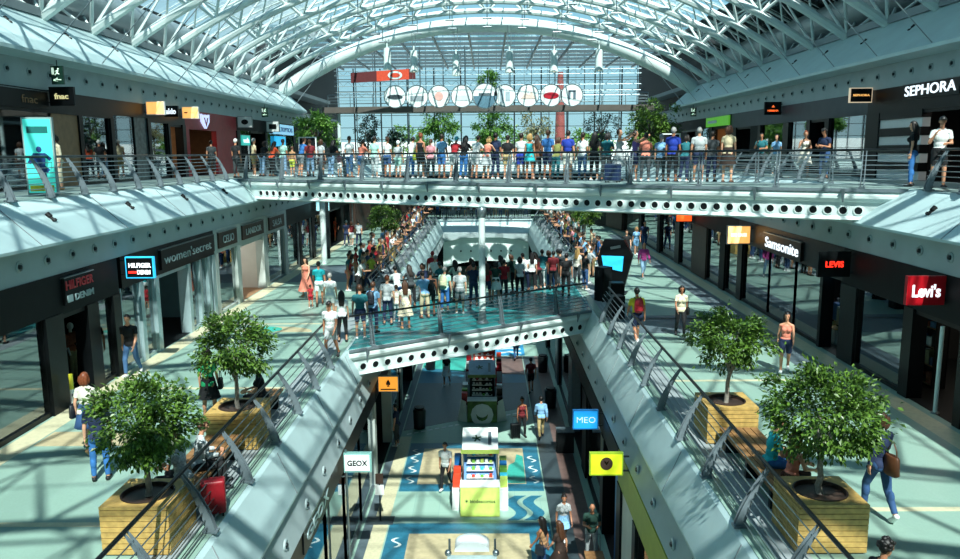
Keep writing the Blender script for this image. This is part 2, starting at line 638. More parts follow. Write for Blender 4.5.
def spots(xa, za, s, ys, where, slope):
    for i, y in enumerate(ys):
        o = link('spotlight', SPOTME)
        o.location = (xa, y, za)
        o.rotation_euler = (0, s * slope, 0)
        tag(o, 'small black spotlight on the %s, the %s from the front' % (where, nth(i + 1)), 'spotlight', 'spotlights on the ' + where)


def nozzles(par, x, z, s, y0, y1, step):
    y = y0
    n = 0
    while y < y1 and n < 99:
        o = link('vent_nozzle', NOZME, par)
        o.location = (x, y, z)
        if s > 0:
            o.rotation_euler = (0, 0, PI)
        y += step
        n += 1


for s, side in ((-1, 'left'), (1, 'right')):
    # upper level roof-edge cladding
    panel_run('trim_1', S(s, [(16.1, Z(4.95)), (14.25, Z(3.32)), (14.25, Z(3.2)), (15.0, Z(3.12)), (17, Z(3.12)), (17, Z(4.95))]), Y0, 62, PANEL, 'sloped pale cladding above the upper %s shops, under the roof' % side)
    f = struct('trim_2', MB().box(*sorted((s * 15.0, s * 15.35)), Y0, 66, Z(2.2), Z(3.13)), FASCIA, 'grey fascia band with round vents above the upper %s shops' % side, 'fascia')
    nozzles(f, s * 15.0, Z(2.72), s, 21, 62, 1.2)
    spots(s * 15.3, Z(4.22), s, [22 + 3.6 * i for i in range(11)], 'upper %s sloped cladding' % side, .85)
    struct('ceiling', MB().box(*sorted((s * 15.0, s * 21)), Y0, 80, Z(3.12), Z(3.3)), SOFFIT, 'ceiling over the upper %s shops' % side, 'ceiling')
    struct('ceiling', MB().box(*sorted((s * 16.0, s * 23)), Y0, 80, Z(4.95), Z(5.25)), SOFFIT, 'flat roof outside the %s edge of the glass vault' % side, 'roof')
    struct('wall_' + side, MB().box(*sorted((s * 20, s * 20.4)), Y0, 80, 0, Z(5)), DARK2, 'dark rear wall behind the %s shops' % side, 'wall')
    # upper gallery edge: sloped cladding + grey fascia over the middle shops
    panel_run('trim_3', S(s, [(11.95, ZU - .02), (11.75, ZU - .02), (11.6, ZU - .12), (10.62, Z(-2.1)), (10.62, Z(-2.17)), (11.0, Z(-2.22)), (12.5, Z(-2.22)), (12.5, ZU - .3)]), Y0, 77.5, PANEL, 'sloped pale cladding on the edge of the upper %s gallery' % side)
    for i in range(12):
        y = 13.7 + i * 4.4
        b = MB()
        b.bar((s * 11.6, y, ZU - .1), (s * 10.615, y, Z(-2.1)), .03, .012, (s * -.7, 0, .7))
        struct('trim_seam', b, SOFFIT, 'panel joint the %s in the upper %s gallery cladding' % (nth(i + 1), side), 'panel joint')
    f = struct('trim_4', MB().box(*sorted((s * 10.95, s * 11.4)), Y0, 77, Z(-2.97), Z(-2.2)), FASCIA, 'grey fascia band with round vents above the middle %s shops' % side, 'fascia')
    nozzles(f, s * 10.95, Z(-2.55), s, 13, 62, 1.16 if s < 0 else 1.3)
    spots(s * 11.1, Z(-1.65), s, [15.2 + 4.4 * i for i in range(9)], 'edge of the upper %s gallery' % side, .85)
    struct('ceiling', MB().box(*sorted((s * 10.98, s * 20)), Y0, 80, Z(-2.97), Z(-2.8)), DARK, 'dark ceiling inside the middle %s shops' % side, 'ceiling')
    # middle gallery edge
    c = CX
    e = 4.5
    panel_run('trim_5', S(s, [(e + .35, ZM - .02), (e + .05, ZM - .02), (e - .02, ZM - .1), (e - .42, Z(-7.5)), (e - .42, Z(-7.56)), (e - .2, Z(-7.6)), (e + .5, Z(-7.6)), (e + .5, ZM - .3)], c), Y0, 76, PANEL, 'sloped pale cladding on the edge of the middle %s gallery' % side)
    f = struct('trim_6', MB().prism(S(s, [(e - .3, Z(-7.58)), (e - .55, Z(-8.38)), (e - .5, Z(-8.42)), (e + .3, Z(-8.42)), (e + .3, Z(-7.58))], c), 'y', Y0, 76), FASCIA, 'grey fascia over the lower %s shops' % side, 'fascia')
    nozzles(f, c + s * (e - .46), Z(-8.05), s, 13, 40, 1.9)
    spots(c + s * (e - .34), Z(-7.82), s, [13.8 + 3.7 * i for i in range(7)], 'fascia above the lower %s shops' % side, 1.2)
    for i in range(10):
        y = 12.1 + i * 4.1
        b = MB()
        b.bar((c + s * (e - .025), y, ZM - .1), (c + s * (e - .425), y, Z(-7.5)), .025, .012, (s * -.9, 0, .4))
        struct('trim_seam', b, SOFFIT, 'panel joint the %s in the middle %s gallery cladding' % (nth(i + 1), side), 'panel joint')
    b = MB().box(*sorted((c + s * (e + .35), c + s * (e + .9))), 8, 74, ZM - .02, ZM + .006)
    struct('trim_7', b, SOFFIT, 'grey kerb under the %s middle railing' % side, 'kerb')
    struct('ceiling', MB().box(*sorted((c + s * (e + .3), s * 12)), Y0, 76, Z(-8.3), Z(-8.1)), SOFFIT, 'ceiling over the lower %s shops' % side, 'ceiling')
    struct('wall_' + side, MB().box(*sorted((s * 9.5, s * 9.8)), Y0, 80, 0, ZM - .4), DARK2, 'dark rear wall behind the lower %s shops' % side, 'wall')

# --- far end of the atrium
b = MB().prism([(75.6, ZM - .02), (75.0, ZM - .1), (73.4, Z(-7.62)), (73.5, Z(-7.7)), (74.2, Z(-7.7)), (76.2, ZM - .3)], 'x', CX - 4.9, CX + 4.9)
struct('trim_8', b, WHITE, 'white sloped cladding across the far end of the middle atrium', 'cladding')
# curved grey lip and white bulkhead beneath it
b = MB()
N = 24
for k in range(N):
    t0, t1 = k / N, (k + 1) / N
    x0, x1 = CX - 4.3 + 8.6 * t0, CX - 4.3 + 8.6 * t1
    def hz(t):
        return .55 * (1 - abs(2 * t - 1) ** 2.6)
    b.add([(x0, 73.0, Z(-8.55) + hz(t0)), (x1, 73.0, Z(-8.55) + hz(t1)), (x1, 73.0, Z(-7.66)), (x0, 73.0, Z(-7.66)),
           (x0, 73.5, Z(-8.55) + hz(t0)), (x1, 73.5, Z(-8.55) + hz(t1)), (x1, 73.5, Z(-7.66)), (x0, 73.5, Z(-7.66))],
          [(0, 1, 2, 3), (7, 6, 5, 4), (0, 4, 5, 1), (3, 2, 6, 7)])
struct('trim_9', b, FASCIA, 'curved grey fascia across the far end of the atrium', 'fascia')
b = MB()
for k in range(N):
    t0, t1 = k / N, (k + 1) / N
    x0, x1 = CX - 4.1 + 8.2 * t0, CX - 4.1 + 8.2 * t1
    def hz2(t):
        return .75 * (1 - abs(2 * t - 1) ** 2.2)
    b.add([(x0, 73.2, Z(-11.0) + hz2(t0)), (x1, 73.2, Z(-11.0) + hz2(t1)), (x1, 73.55, Z(-7.75)), (x0, 73.55, Z(-7.75)),
           (x0, 74.0, Z(-11.0) + hz2(t0)), (x1, 74.0, Z(-11.0) + hz2(t1)), (x1, 74.0, Z(-7.75)), (x0, 74.0, Z(-7.75))],
          [(0, 1, 2, 3), (7, 6, 5, 4), (0, 4, 5, 1), (3, 2, 6, 7)])
struct('wall_end', b, WHITE, 'white bulkhead with spotlights over the dark far lower hall', 'wall')
for i in range(6):
    o = link('spotlight', SPOTME)
    o.location = (CX - 2.4 + i * .96, 73.3, Z(-9.3))
    o.rotation_euler = (PI / 2, 0, 0)
    tag(o, 'tiny spotlight on the far white bulkhead, the %s from the left' % (nth(i + 1)), 'spotlight', 'spotlights on the far bulkhead')
struct('wall_end', MB().box(-9.5, 9.5, 84, 84.3, 0, ZM - .4), DARK2, 'dark wall closing the far lower hall', 'wall')
struct('wall_end', MB().box(-20, 20, 88, 88.3, ZM, ZU), DARK2, 'dark wall closing the far middle hall', 'wall')
# upper level far edge
b = MB().prism([(79.0, ZU - .02), (78.2, ZU - .1), (77.3, Z(-2.05)), (77.4, Z(-2.15)), (79.0, Z(-2.15))], 'x', -12, 12)
struct('trim_10', b, WHITE, 'white sloped cladding on the far edge of the upper hall', 'cladding')
struct('ceiling', MB().box(-20, 20, 77.6, 88, Z(-2.3), Z(-2.16)), DARK, 'dark ceiling over the far middle hall', 'ceiling')
# end wings of the middle level: dark shop walls that curve in
for s, side in ((-1, 'left'), (1, 'right')):
    pts = [(s * 10.95, 62.5), (s * 10.3, 66.5), (s * 8.9, 71), (s * 7.2, 76), (s * 6.0, 84)]
    for i in range(4):
        (xa, ya), (xb, yb) = pts[i], pts[i + 1]
        b = MB().bar((xa, ya, ZM + 1.95), (xb, yb, ZM + 1.95), .3, 3.7)
        struct('wall_end_' + side, b, [DBROWN, DARK][i % 2], 'dark curved shop wall at the far %s end of the middle level, %s stretch' % (side, nth(i + 1)), 'wall')

# --- glazed far end
END = 90.0
g = sgroup('window_1', 'tall glass curtain wall closing the far end of the mall', 'window')
part(MB().box(-19, 19, END, END + .03, ZU, Z(11.5)), 'pane', GLASSE, g)
for i in range(20):
    x = -19 + i * 2
    part(MB().box(x - .035, x + .035, END - .12, END + .06, ZU, Z(11.5)), 'mullion', DSTEEL, g)
for i in range(9):
    z = ZU + 1.3 + i * 1.35
    part(MB().box(-19, 19, END - .08, END + .05, z - .03, z + .03), 'transom', DSTEEL, g)
for s, side in ((-1, 'left'), (1, 'right')):
    struct('wall_end_' + side, MB().box(*sorted((s * 17.5, s * 17.9)), 61, 92, ZU, Z(10)), DARK, 'dark steel side wall of the far upper hall on the %s' % side, 'wall')
# flat dark roof of the far hall with beams
g = sgroup('ceiling_far_hall', 'dark steel roof with beams over the far hall', 'roof')
part(MB().box(-18, 18, 61.6, 92, Z(9.8), Z(9.84)), 'roof_pane', GLASSR, g)
for i in range(10):
    y = 62.5 + i * 3
    part(MB().box(-17.5, 17.5, y - .08, y + .08, Z(9.5), Z(9.75)), 'beam', GREYT, g)
for i in range(12):
    x = -16.5 + i * 3
    part(MB().box(x - .08, x + .08, 61.8, 91, Z(9.4), Z(9.6)), 'beam', GREYT, g)
# skeleton of thin steel in front of the end wall
for i in range(11):
    x = -15 + i * 3
    o = struct('column', MB().box(x - .07, x + .07, 88.4, 88.6, ZU, Z(9.3)), DSTEEL, 'thin dark steel column before the far glass wall, the %s from the left' % (nth(i + 1)), 'column')
for i in range(3):
    b = MB()
    z = Z(6.2 + i * 1.15)
    for dz in (0, .5):
        b.tube([(-17, 87.8, z + dz), (17, 87.8, z + dz)], .04, 6)
    for k in range(34):
        b.tube([(-17 + k, 87.8, z), (-16.5 + k, 87.8, z + .5)], .018, 5)
        b.tube([(-16.5 + k, 87.8, z + .5), (-16 + k, 87.8, z)], .018, 5)
    struct('trim_truss', b, STEEL, 'light steel lattice truss across the far glass wall, the %s from below' % (nth(i + 1)), 'truss')

# mezzanine slab with railing
b = MB()
N = 24
for k in range(N):
    x0, x1 = -14.5 + 29 * k / N, -14.5 + 29 * (k + 1) / N
    def yy(x):
        return 67.9 + 1.0 * (abs(x) / 14.5) ** 2
    b.add([(x0, yy(x0), Z(3.5)), (x1, yy(x1), Z(3.5)), (x1, yy(x1), Z(4.0)), (x0, yy(x0), Z(4.0)), (x0, 70.6, Z(3.5)), (x1, 70.6, Z(3.5)), (x1, 70.6, Z(4.0)), (x0, 70.6, Z(4.0))],
          [(0, 1, 2, 3), (7, 6, 5, 4), (0, 4, 5, 1), (3, 2, 6, 7)])
struct('trim_11', b, mat('brown_soffit', '#5c544e', .6, 0, .1, 2), 'curved mezzanine slab across the far hall', 'slab')
for i, x in enumerate((-13.2, 13.2)):
    struct('column', MB().tube([(x, 69.5, ZU), (x, 69.5, Z(3.5))], .16, 10), WHITE, 'white round column under the far mezzanine, at its %s end' % ['left', 'right'][i], 'column', True)
for i in range(6):
    x = -10 + i * 4
    struct('trim_hanger', MB().tube([(x, 70.5, Z(4.0)), (x, 70.5, Z(9.3))], .05, 8), STEEL, 'thin steel hanger of the far mezzanine, the %s from the left' % nth(i + 1), 'hanger', True)
g = thing('railing', 'steel railing on the far mezzanine behind the round signs', 'railing', (0, 68.2, Z(4.0)))
for k in range(4):
    part(MB().tube([(x, 68.05 + 1.0 * (abs(x) / 14.5) ** 2, Z(4.3) + k * .25) for x in [-14 + i * 2 for i in range(15)]], .03 if k == 3 else .016, 6), 'handrail' if k == 3 else 'bar', STEEL, g)
for i in range(15):
    x = -14 + i * 2
    y = 68.05 + 1.0 * (abs(x) / 14.5) ** 2
    part(MB().tube([(x, y, Z(4.0)), (x, y, Z(5.05))], .03, 6), 'post', STEEL, g)

# --- the vault
def zb(x):
    return Z(4.95 + 5.0 * (1 - min(1, abs(x) / 16.1) ** 2.15))


def zt(x):
    return Z(6.1 + 5.3 * (1 - min(1, abs(x) / 18.6) ** 2.15))


roof = sgroup('ceiling_vault', 'white steel lattice vault glazed above the mall', 'roof')
XS = [-16.1 + 32.2 * k / 36 for k in range(37)]
NR = 22
RY = [-17.3 + 3.55 * i for i in range(NR)]
for y in RY:
    b = MB()
    b.tube([(x, y, zb(x)) for x in XS], .2, 8)
    part(b, 'rib', WHITE, roof, True)
KX = [-16.1 + 32.2 * k / 12 for k in range(13)]
KT = [-17.6 + 35.2 * k / 13 for k in range(14)]
for i, y in enumerate(RY):
    b = MB()
    yn = y + 1.775
    for k, x in enumerate(KX):
        p = (x, y, zb(x))
        for kt, dy in ((k, 0), (k + 1, -3.55), (k + 1, 0), (k, -3.55)):
            xt = KT[kt]
            b.tube([p, (xt, yn + dy, zt(xt) - .1)], [.085, .035], 6)
    part(b, 'lattice', WHITE, roof, True)
for k, x in enumerate(KT):
    part(MB().tube([(x, Y0, zt(x) - .1), (x, 62, zt(x) - .1)], .05, 7), 'purlin', WHITE, roof, True)
XT = [-18.6 + 37.2 * k / 40 for k in range(41)]
for i in range(NR):
    y = RY[i] + 1.775
    part(MB().tube([(x, y, zt(x) - .1) for x in XT], .06, 6), 'top_rib', WHITE, roof, True)
for i in range(44):
    y = Y0 + .6 + i * 1.83
    part(MB().tube([(x, y, zt(x) + .05) for x in XT], .022, 5), 'glazing_bar', WHITE, roof)
b = MB()
for k in range(40):
    x0, x1 = XT[k], XT[k + 1]
    b.add([(x0, Y0, zt(x0) + .1), (x1, Y0, zt(x1) + .1), (x1, 62, zt(x1) + .1), (x0, 62, zt(x0) + .1)], [(0, 1, 2, 3)])
gl = part(b, 'glazing', GLASSR, roof)
b = MB()
XO = [14.3, 15.6, 17.0, 18.6]  # right strip added to shade the upper slope, left one backs the tube
for k in range(6):
    x0, x1 = (XO[k], XO[k + 1]) if k < 3 else (-XO[k - 2] , -XO[k - 3])
    if k < 5 and k > 2:
        continue
    b.add([(x0, Y0, zt(x0) + .14), (x1, Y0, zt(x1) + .14), (x1, 62, zt(x1) + .14), (x0, 62, zt(x0) + .14), (x0, Y0, zt(x0) + .22), (x1, Y0, zt(x1) + .22), (x1, 62, zt(x1) + .22), (x0, 62, zt(x0) + .22)],
          [(0, 1, 2, 3), (7, 6, 5, 4), (0, 4, 5, 1), (3, 2, 6, 7)])
part(b, 'edge_shade_cladding', DARK, roof)
for s in (-1, 1):
    part(MB().tube([(s * 17.2, y, Z(6.35)) for y in (Y0, 20, 40, 61)], .78, 18), 'edge_tube', mat('tube_grey', '#8b9a9d', .35, .2, .05, 1), roof, True)
    part(MB().box(*sorted((s * 18.3, s * 18.6)), Y0, 62, Z(5.2), Z(6.2)), 'upstand', GREYD, roof)
# end arch, a thick white tube with its thinner lower chord
part(MB().tube([(x, 61, zb(x) - .35) for x in XS], .55, 14), 'end_arch', WHITE, roof, True)
# hanging steel hangers inside the vault
for i, y in enumerate((46.6, 50.15, 53.7, 57.25)):
    b = MB()
    for x in (-7.5, -5.0, -2.5, 0, 2.5, 5.0, 7.5):
        b.tube([(x, y, zb(x) - .1), (x, y, zb(x) - 1.1)], .035, 6)
        b.tube([(x - .3, y, zb(x) - 1.1), (x + .3, y, zb(x) - 1.1)], .06, 6)
    part(b, 'hanger_lattice', STEEL, roof)
for s in (-1, 1):
    b = MB()
    for y in RY[6:]:
        b.tube([(s * 14.3, y + .5, Z(3.36)), (s * 11.2, y + 2.2, zb(11.2))], .02, 5)
    part(b, 'tie_lattice', STEEL, roof)

# pendant lamps
PL = MB()
PL.lathe([(.05, 1.9), (.05, 1.6), (.24, 1.55), (.27, 1.3), (.27, .4), (.33, .1), (.33, 0), (.28, .04), (1e-5, .1)], (0, 0, 0), 18)
PLME = PL.mesh('lamp_body', WHITE, True)
for i, (x, zl) in enumerate([(-7.5, 6.2), (-5.5, 6.0), (-2.35, 5.7), (1.65, 5.9), (5.0, 5.9), (8.35, 5.95)]):
    t = thing('pendant_lamp', 'white cylinder lamp hanging under the far arch, the %s of six from the left' % (nth(i + 1)), 'lamp', (x, 59.6, Z(zl)), 0, 'cylinder lamps under the far arch')
    link('lamp_body', PLME, t)
    MB().lathe([(1e-5, .02), (.22, .06), (.22, .08)], (0, 0, 0), 14).build('lamp_glow_disc', LAMP_LIT, t)
    top = zb(x) - .6 - Z(zl)
    for sx in (-.12, .12):
        MB().tube([(sx, 0, 1.85), (sx, 0, max(2.0, top))], .025, 5).build('rod', STEEL, t)
# ------------------------------------------------------------------ railings


def railing(p0, p1, z, nrm, label, step=2.05, group=None, first=.3, h=1.08, lean=.42, postmat=None, skip=None):
    """straight run from p0 to p1; nrm = unit 2-D vector towards the floor it guards"""
    p0, p1, n = Vector((p0[0], p0[1], 0)), Vector((p1[0], p1[1], 0)), Vector((nrm[0], nrm[1], 0)).normalized()
    t = thing('railing', label, 'railing', (p0.x, p0.y, z), 0, group)
    d = (p1 - p0)
    L = d.length
    d.normalize()

    def off(k):                       # k 0..1 up the post
        return n * (lean * k ** 1.6)
    top = off(1) + Vector((0, 0, h))
    part(MB().tube([p0 + top + Vector((0, 0, z)), p1 + top + Vector((0, 0, z))], .036, 8), 'handrail', RAILM, t, True)
    for k in range(7):
        f = .1 + k * .125
        o = off(f) + Vector((0, 0, z + h * f))
        part(MB().tube([p0 + o, p1 + o], .0125, 5), 'bar', STEEL, t)
    b = MB()
    K = 7
    for sgn in (-1, 1):
        ring = []
        for i in range(K + 1):
            f = i / K
            c = off(f) + Vector((0, 0, h * f - .02))
            w = .13 * (1 - f) ** .8 + .03
            ring.append((c - n * w * .9, c + n * w * .25))
        vs = []
        for a, c2 in ring:
            for q in (a, c2):
                vs.append(q + d * (sgn * .045 - .01))
                vs.append(q + d * (sgn * .045 + .01))
        fs = []
        for i in range(K):
            a = i * 4
            fs += [(a, a + 4, a + 6, a + 2), (a + 1, a + 3, a + 7, a + 5), (a, a + 1, a + 5, a + 4), (a + 2, a + 6, a + 7, a + 3)]
        fs += [(0, 2, 3, 1), (K * 4, K * 4 + 1, K * 4 + 3, K * 4 + 2)]
        b.add(vs, fs)
    b.obox(Vector((0, 0, .02)) - n * .03, d, n, (0, 0, 1), .08, .13, .02)
    me = b.mesh('post', postmat or POSTM)
    s = first
    while s < L:
        o = link('post', me, t)
        q = d * s
        o.location = (q.x, q.y, 0)
        s += step
    return t


c = CX
railing((c - 4.62, 8.0), (c - 4.62, 24.2), ZM, (-1, 0), 'curved steel railing beside the left planters on the middle gallery', group=None, first=.3)
railing((c + 4.62, 8.0), (c + 4.62, 30.4), ZM, (1, 0), 'curved steel railing beside the right planters on the middle gallery', first=.45)
railing((c - 4.62, 33.0), (c - 4.62, 74.6), ZM, (-1, 0), 'railing behind which the crowd lines the far left middle gallery', step=2.6)
railing((c + 4.62, 39.0), (c + 4.62, 74.6), ZM, (1, 0), 'railing behind which the crowd lines the far right middle gallery', step=2.6)
railing((c - 4.4, 75.3), (c + 4.4, 75.3), ZM, (0, 1), 'railing across the far end of the middle atrium', step=2.2)
railing((-11.72, 8), (-11.72, 34.6), ZU, (-1, 0), 'steel railing along the upper left gallery', step=1.75)
railing((11.72, 8), (11.72, 21.0), ZU, (1, 0), 'steel railing along the upper right gallery in front of the black perfume shop', step=1.55)
railing((-11.72, 40.6), (-11.72, 77), ZU, (-1, 0), 'steel railing along the far upper left gallery beyond the bridge', step=2.2)
railing((11.72, 27.0), (11.72, 77), ZU, (1, 0), 'steel railing along the far upper right gallery beyond the bridge', step=2.0)
railing((-11.4, 78.5), (11.4, 78.5), ZU, (0, 1), 'railing on the far edge of the upper hall', step=2.4)

# ------------------------------------------------------------------ bridges


def bridge(name, label, A, B, wY, z, deckmat, hole_r, nh, hz, depth, label_rail, brackets, frange=None):
    """A,B: ends of the front edge; the deck runs wY further along +Y"""
    A, B = Vector((A[0], A[1], 0)), Vector((B[0], B[1], 0))
    d = (B - A)
    L = d.length
    d.normalize()
    n = Vector((-d.y, d.x, 0))           # away from the viewer
    g = thing(name, label, 'bridge', (A.x, A.y, z))
    W = Vector((0, wY, 0))
    b = MB()
    V = [A, B, B + W, A + W]
    b.add([v + Vector((0, 0, z - .1)) for v in V] + [v + Vector((0, 0, z)) for v in V], [(3, 2, 1, 0), (4, 5, 6, 7), (0, 1, 5, 4), (1, 2, 6, 5), (2, 3, 7, 6), (3, 0, 4, 7)])
    part(b, 'deck', deckmat, g)
    girders = {}
    for nm, off, sg in (('front_girder', Vector((0, 0, 0)), 1), ('rear_girder', W, -1)):
        # profile in (n, z): dark edge strip, rounded flange, recessed line, web, bottom lip
        prof = [(0, -.02), (-.06 * sg, -.02), (-.06 * sg, -.1), (.0 * sg, -.11), (-.04 * sg, -.15), (-.07 * sg, -.22), (-.07 * sg, -.3), (-.02 * sg, -.38), (.06 * sg, -.42), (.06 * sg, -.5), (.06 * sg, -.52), (.055 * sg, -depth + .1), (-.05 * sg, -depth), (.05 * sg, -depth - .05), (.34 * sg, -depth - .02), (.34 * sg, -.02)]
        b = MB()
        P, Q = A + off, B + off
        m_ = len(prof)
        b.v = []
        vs = [P + n * u + Vector((0, 0, z + w)) for u, w in prof] + [Q + n * u + Vector((0, 0, z + w)) for u, w in prof]
        fs = [tuple(range(m_)), tuple(range(2 * m_ - 1, m_ - 1, -1))] + [(i, (i + 1) % m_, m_ + (i + 1) % m_, m_ + i) for i in range(m_)]
        b.add(vs, fs)
        girders[nm] = part(b, nm, WHITE, g, False)
        b = MB()
        b.bar(P + n * (-.075 * sg) + Vector((0, 0, z - .06)), Q + n * (-.075 * sg) + Vector((0, 0, z - .06)), .02, .1)
        part(b, 'edge_strip', POSTM, girders[nm])
    # rimmed dark discs painting the shade of round holes in the front girder
    h = MB()
    h.lathe([(hole_r + .03, 0), (hole_r + .03, .03), (hole_r, .035), (hole_r * .96, .0)], (0, 0, 0), 16, -n)
    h.mi = 1
    h.lathe([(hole_r, .004), (hole_r, .012), (1e-5, .012)], (0, 0, 0), 16, -n)
    hm = h.mesh('porthole', [WHITE, DARK], True)
    fr = frange or (.02, .98)
    for i in range(nh):
        f = fr[0] + (fr[1] - fr[0]) * i / (nh - 1)
        o = link('porthole', hm, girders['front_girder'])
        q = A + d * (L * f) + n * .06
        o.location = (q.x, q.y, z + hz)
    br = MB()
    br.add([q for q in [(-n * .06) + Vector((0, 0, -.02)) + d * .05, (-n * .06) + Vector((0, 0, -.02)) - d * .05, (-n * .2) + Vector((0, 0, -.02)) + d * .05, (-n * .2) + Vector((0, 0, -.02)) - d * .05,
                        (-n * .06) + Vector((0, 0, -.42)) + d * .02, (-n * .06) + Vector((0, 0, -.42)) - d * .02]], [(0, 1, 3, 2), (0, 2, 4), (1, 5, 3), (2, 3, 5, 4), (0, 4, 5, 1)])
    bm_ = br.mesh('bracket', POSTM)
    for f in brackets:
        o = link('bracket', bm_, girders['front_girder'])
        q = A + d * (L * f)
        o.location = (q.x, q.y, z)
    return g, d, n, L


UA, UB = (-11.75, 36.2), (11.75, 21.75)
gU, dU, nU, LU = bridge('footbridge', 'white footbridge with round holes crossing the upper level, full of people', UA, UB, 3.6, ZU, FLOORU, .11, 62, -.66, .92, '', [.245, .318, .40, .487, .575, .665, .755, .85, .94, .17, .1, .035], (.055, .955))
railing((UA[0], UA[1] + .1), (UB[0], UB[1] + .1), ZU, (nU.x, nU.y), 'near railing of the upper footbridge', step=2.35, lean=.12, first=.6)
railing((UB[0], UB[1] + 3.5), (UA[0], UA[1] + 3.5), ZU, (-nU.x, -nU.y), 'far railing of the upper footbridge that the crowd leans on', step=2.35, lean=.12, first=.6)
MA, MBB = (c - 4.45, 24.9), (c + 4.45, 31.25)
gM, dM, nM, LM = bridge('footbridge', 'lower white footbridge with teal deck crossing the middle level', MA, MBB, 7.2, ZM, TEALG, .115, 22, -.68, .92, '', [.06, .36, .66, .93], (.05, .95))
railing((MA[0] + .1, MA[1] + .15), (MBB[0] - .1, MBB[1] + .1), ZM, (nM.x, nM.y), 'near railing of the lower footbridge with black handrail', step=2.75, lean=.12, first=.75)
railing((MA[0] + .1, MA[1] + 7.0), (MBB[0] - .1, MBB[1] + 7.0), ZM, (nM.x * -1, nM.y * -1), 'far railing of the lower footbridge behind the crowd', step=2.75, lean=.12, first=.75)
# tall round post between the two bridges
t = thing('support_post', 'tall white round steel post standing on the lower footbridge', 'post', (-.25, 28.8, ZM))
MB().tube([(0, 0, 0), (0, 0, ZU - ZM - .95)], .125, 14).build('shaft', WHITE, t, True)
MB().lathe([(.14, 0), (.24, .01), (.24, .05), (.16, .12), (.125, .5)], (0, 0, 0), 16).build('base_collar', STEEL, t, True)
MB().lathe([(.125, 0), (.17, .05), (.17, .3), (.13, .36)], (0, 0, ZU - ZM - 1.3), 16).build('cap', STEEL, t, True)
# ------------------------------------------------------------------ shops


def facade(label, s, X, z0, z1, segs, hdr=0.8, hdr_m=DARK, frame_m=BLACK, pil_m=BLACK, plinth=.12, cat='shop front', glass=None, name='shopfront'):
    """segs: list of (kind, y0, y1[, material]); the shop front stands in the plane x = X"""
    ya, yb = min(q[1] for q in segs), max(q[2] for q in segs)
    t = thing(name, label, cat, (X, ya, z0))
    zt_ = z1 - hdr
    o = s * .25

    def B(x0, x1, *a):
        return MB().box(*sorted((x0, x1)), *a)
    if hdr > 0:
        part(B(X - s * .02, X + o, ya, yb, zt_, z1), 'header', hdr_m, t)
    for q in segs:
        k, a, b = q[0], q[1], q[2]
        m = q[3] if len(q) > 3 else None
        if k == 'glass':
            pn = part(B(X + s * .08, X + s * .10, a, b, z0 + plinth, zt_), 'pane', glass or GLASS, t)
            if plinth:
                part(B(X + s * .02, X + s * .2, a, b, z0, z0 + plinth), 'plinth', m or frame_m, t)
            for yy in (a, b):
                part(B(X + s * .04, X + s * .14, yy - .03, yy + .03, z0, zt_), 'mullion', m or frame_m, pn)
        elif k == 'pillar':
            part(B(X - s * .05, X + s * .35, a, b, z0, zt_), 'pillar', m or pil_m, t)
        elif k == 'wall':
            part(B(X + s * .02, X + s * .3, a, b, z0, zt_), 'wall_panel', m or pil_m, t)
        elif k == 'open':
            part(B(X + s * .02, X + s * .2, a, b, zt_ - .12, zt_), 'lintel', m or frame_m, t)
    return t


def room(label, s, X, z0, z1, ya, yb, depth, wall_m, floor_m=None, back_m=None):
    t = sgroup('wall_shop_interior', label, 'wall')
    xb = X + s * depth
    part(MB().box(*sorted((xb, xb + s * .1)), ya, yb, z0, z1), 'rear_panel', back_m or wall_m, t)
    for y in (ya, yb - .1):
        part(MB().box(*sorted((X + s * .3, xb)), y, y + .1, z0, z1), 'side_panel', wall_m, t)
    if floor_m:
        part(MB().box(*sorted((X + s * .02, xb)), ya + .1, yb - .1, z0 - .02, z0 + .006), 'floor_panel', floor_m, t)
    return t


ZMT = Z(-2.97)
ZUT = Z(2.2)
RX = {-1: (0, 1, 0), 1: (0, -1, 0)}          # reading direction of lettering on each side


def fascia_text(t, txt, s, X, y, z, width, height, m, bold=0.0, shear=0.0):
    return text(txt, .5, (X - s * .03, y, z), RX[s], (-s, 0, 0), m, t, 'lettering', .012, width, bold, shear, height)


def sign_board(label, s, X, ya, yb, z0, z1, board_m, txts, cat='sign', name='shop_sign', t_=.1):
    """flat board on a facade with lettering: txts = [(text, yfrac, zfrac, wfrac, hfrac, mat, bold)]"""
    t = thing(name, label, cat, (X - s * t_ / 2, (ya + yb) / 2, z0))
    bo_ = part(MB().box(*sorted((X, X - s * t_)), ya, yb, z0, z1), 'board', board_m, t)
    part(MB().box(*sorted((X, X - s * (t_ + .015))), ya - .03, yb + .03, z1, z1 + .03), 'frame', STEEL, t)
    for (tx, yf, zf, wf, hf, m, bo) in txts:
        text(tx, .5, (X - s * (t_ + .01), ya + (yb - ya) * yf, z0 + (z1 - z0) * zf), RX[s], (-s, 0, 0), m, bo_, 'lettering', .012, (yb - ya) * wf, bo, 0, (z1 - z0) * hf)
    return t


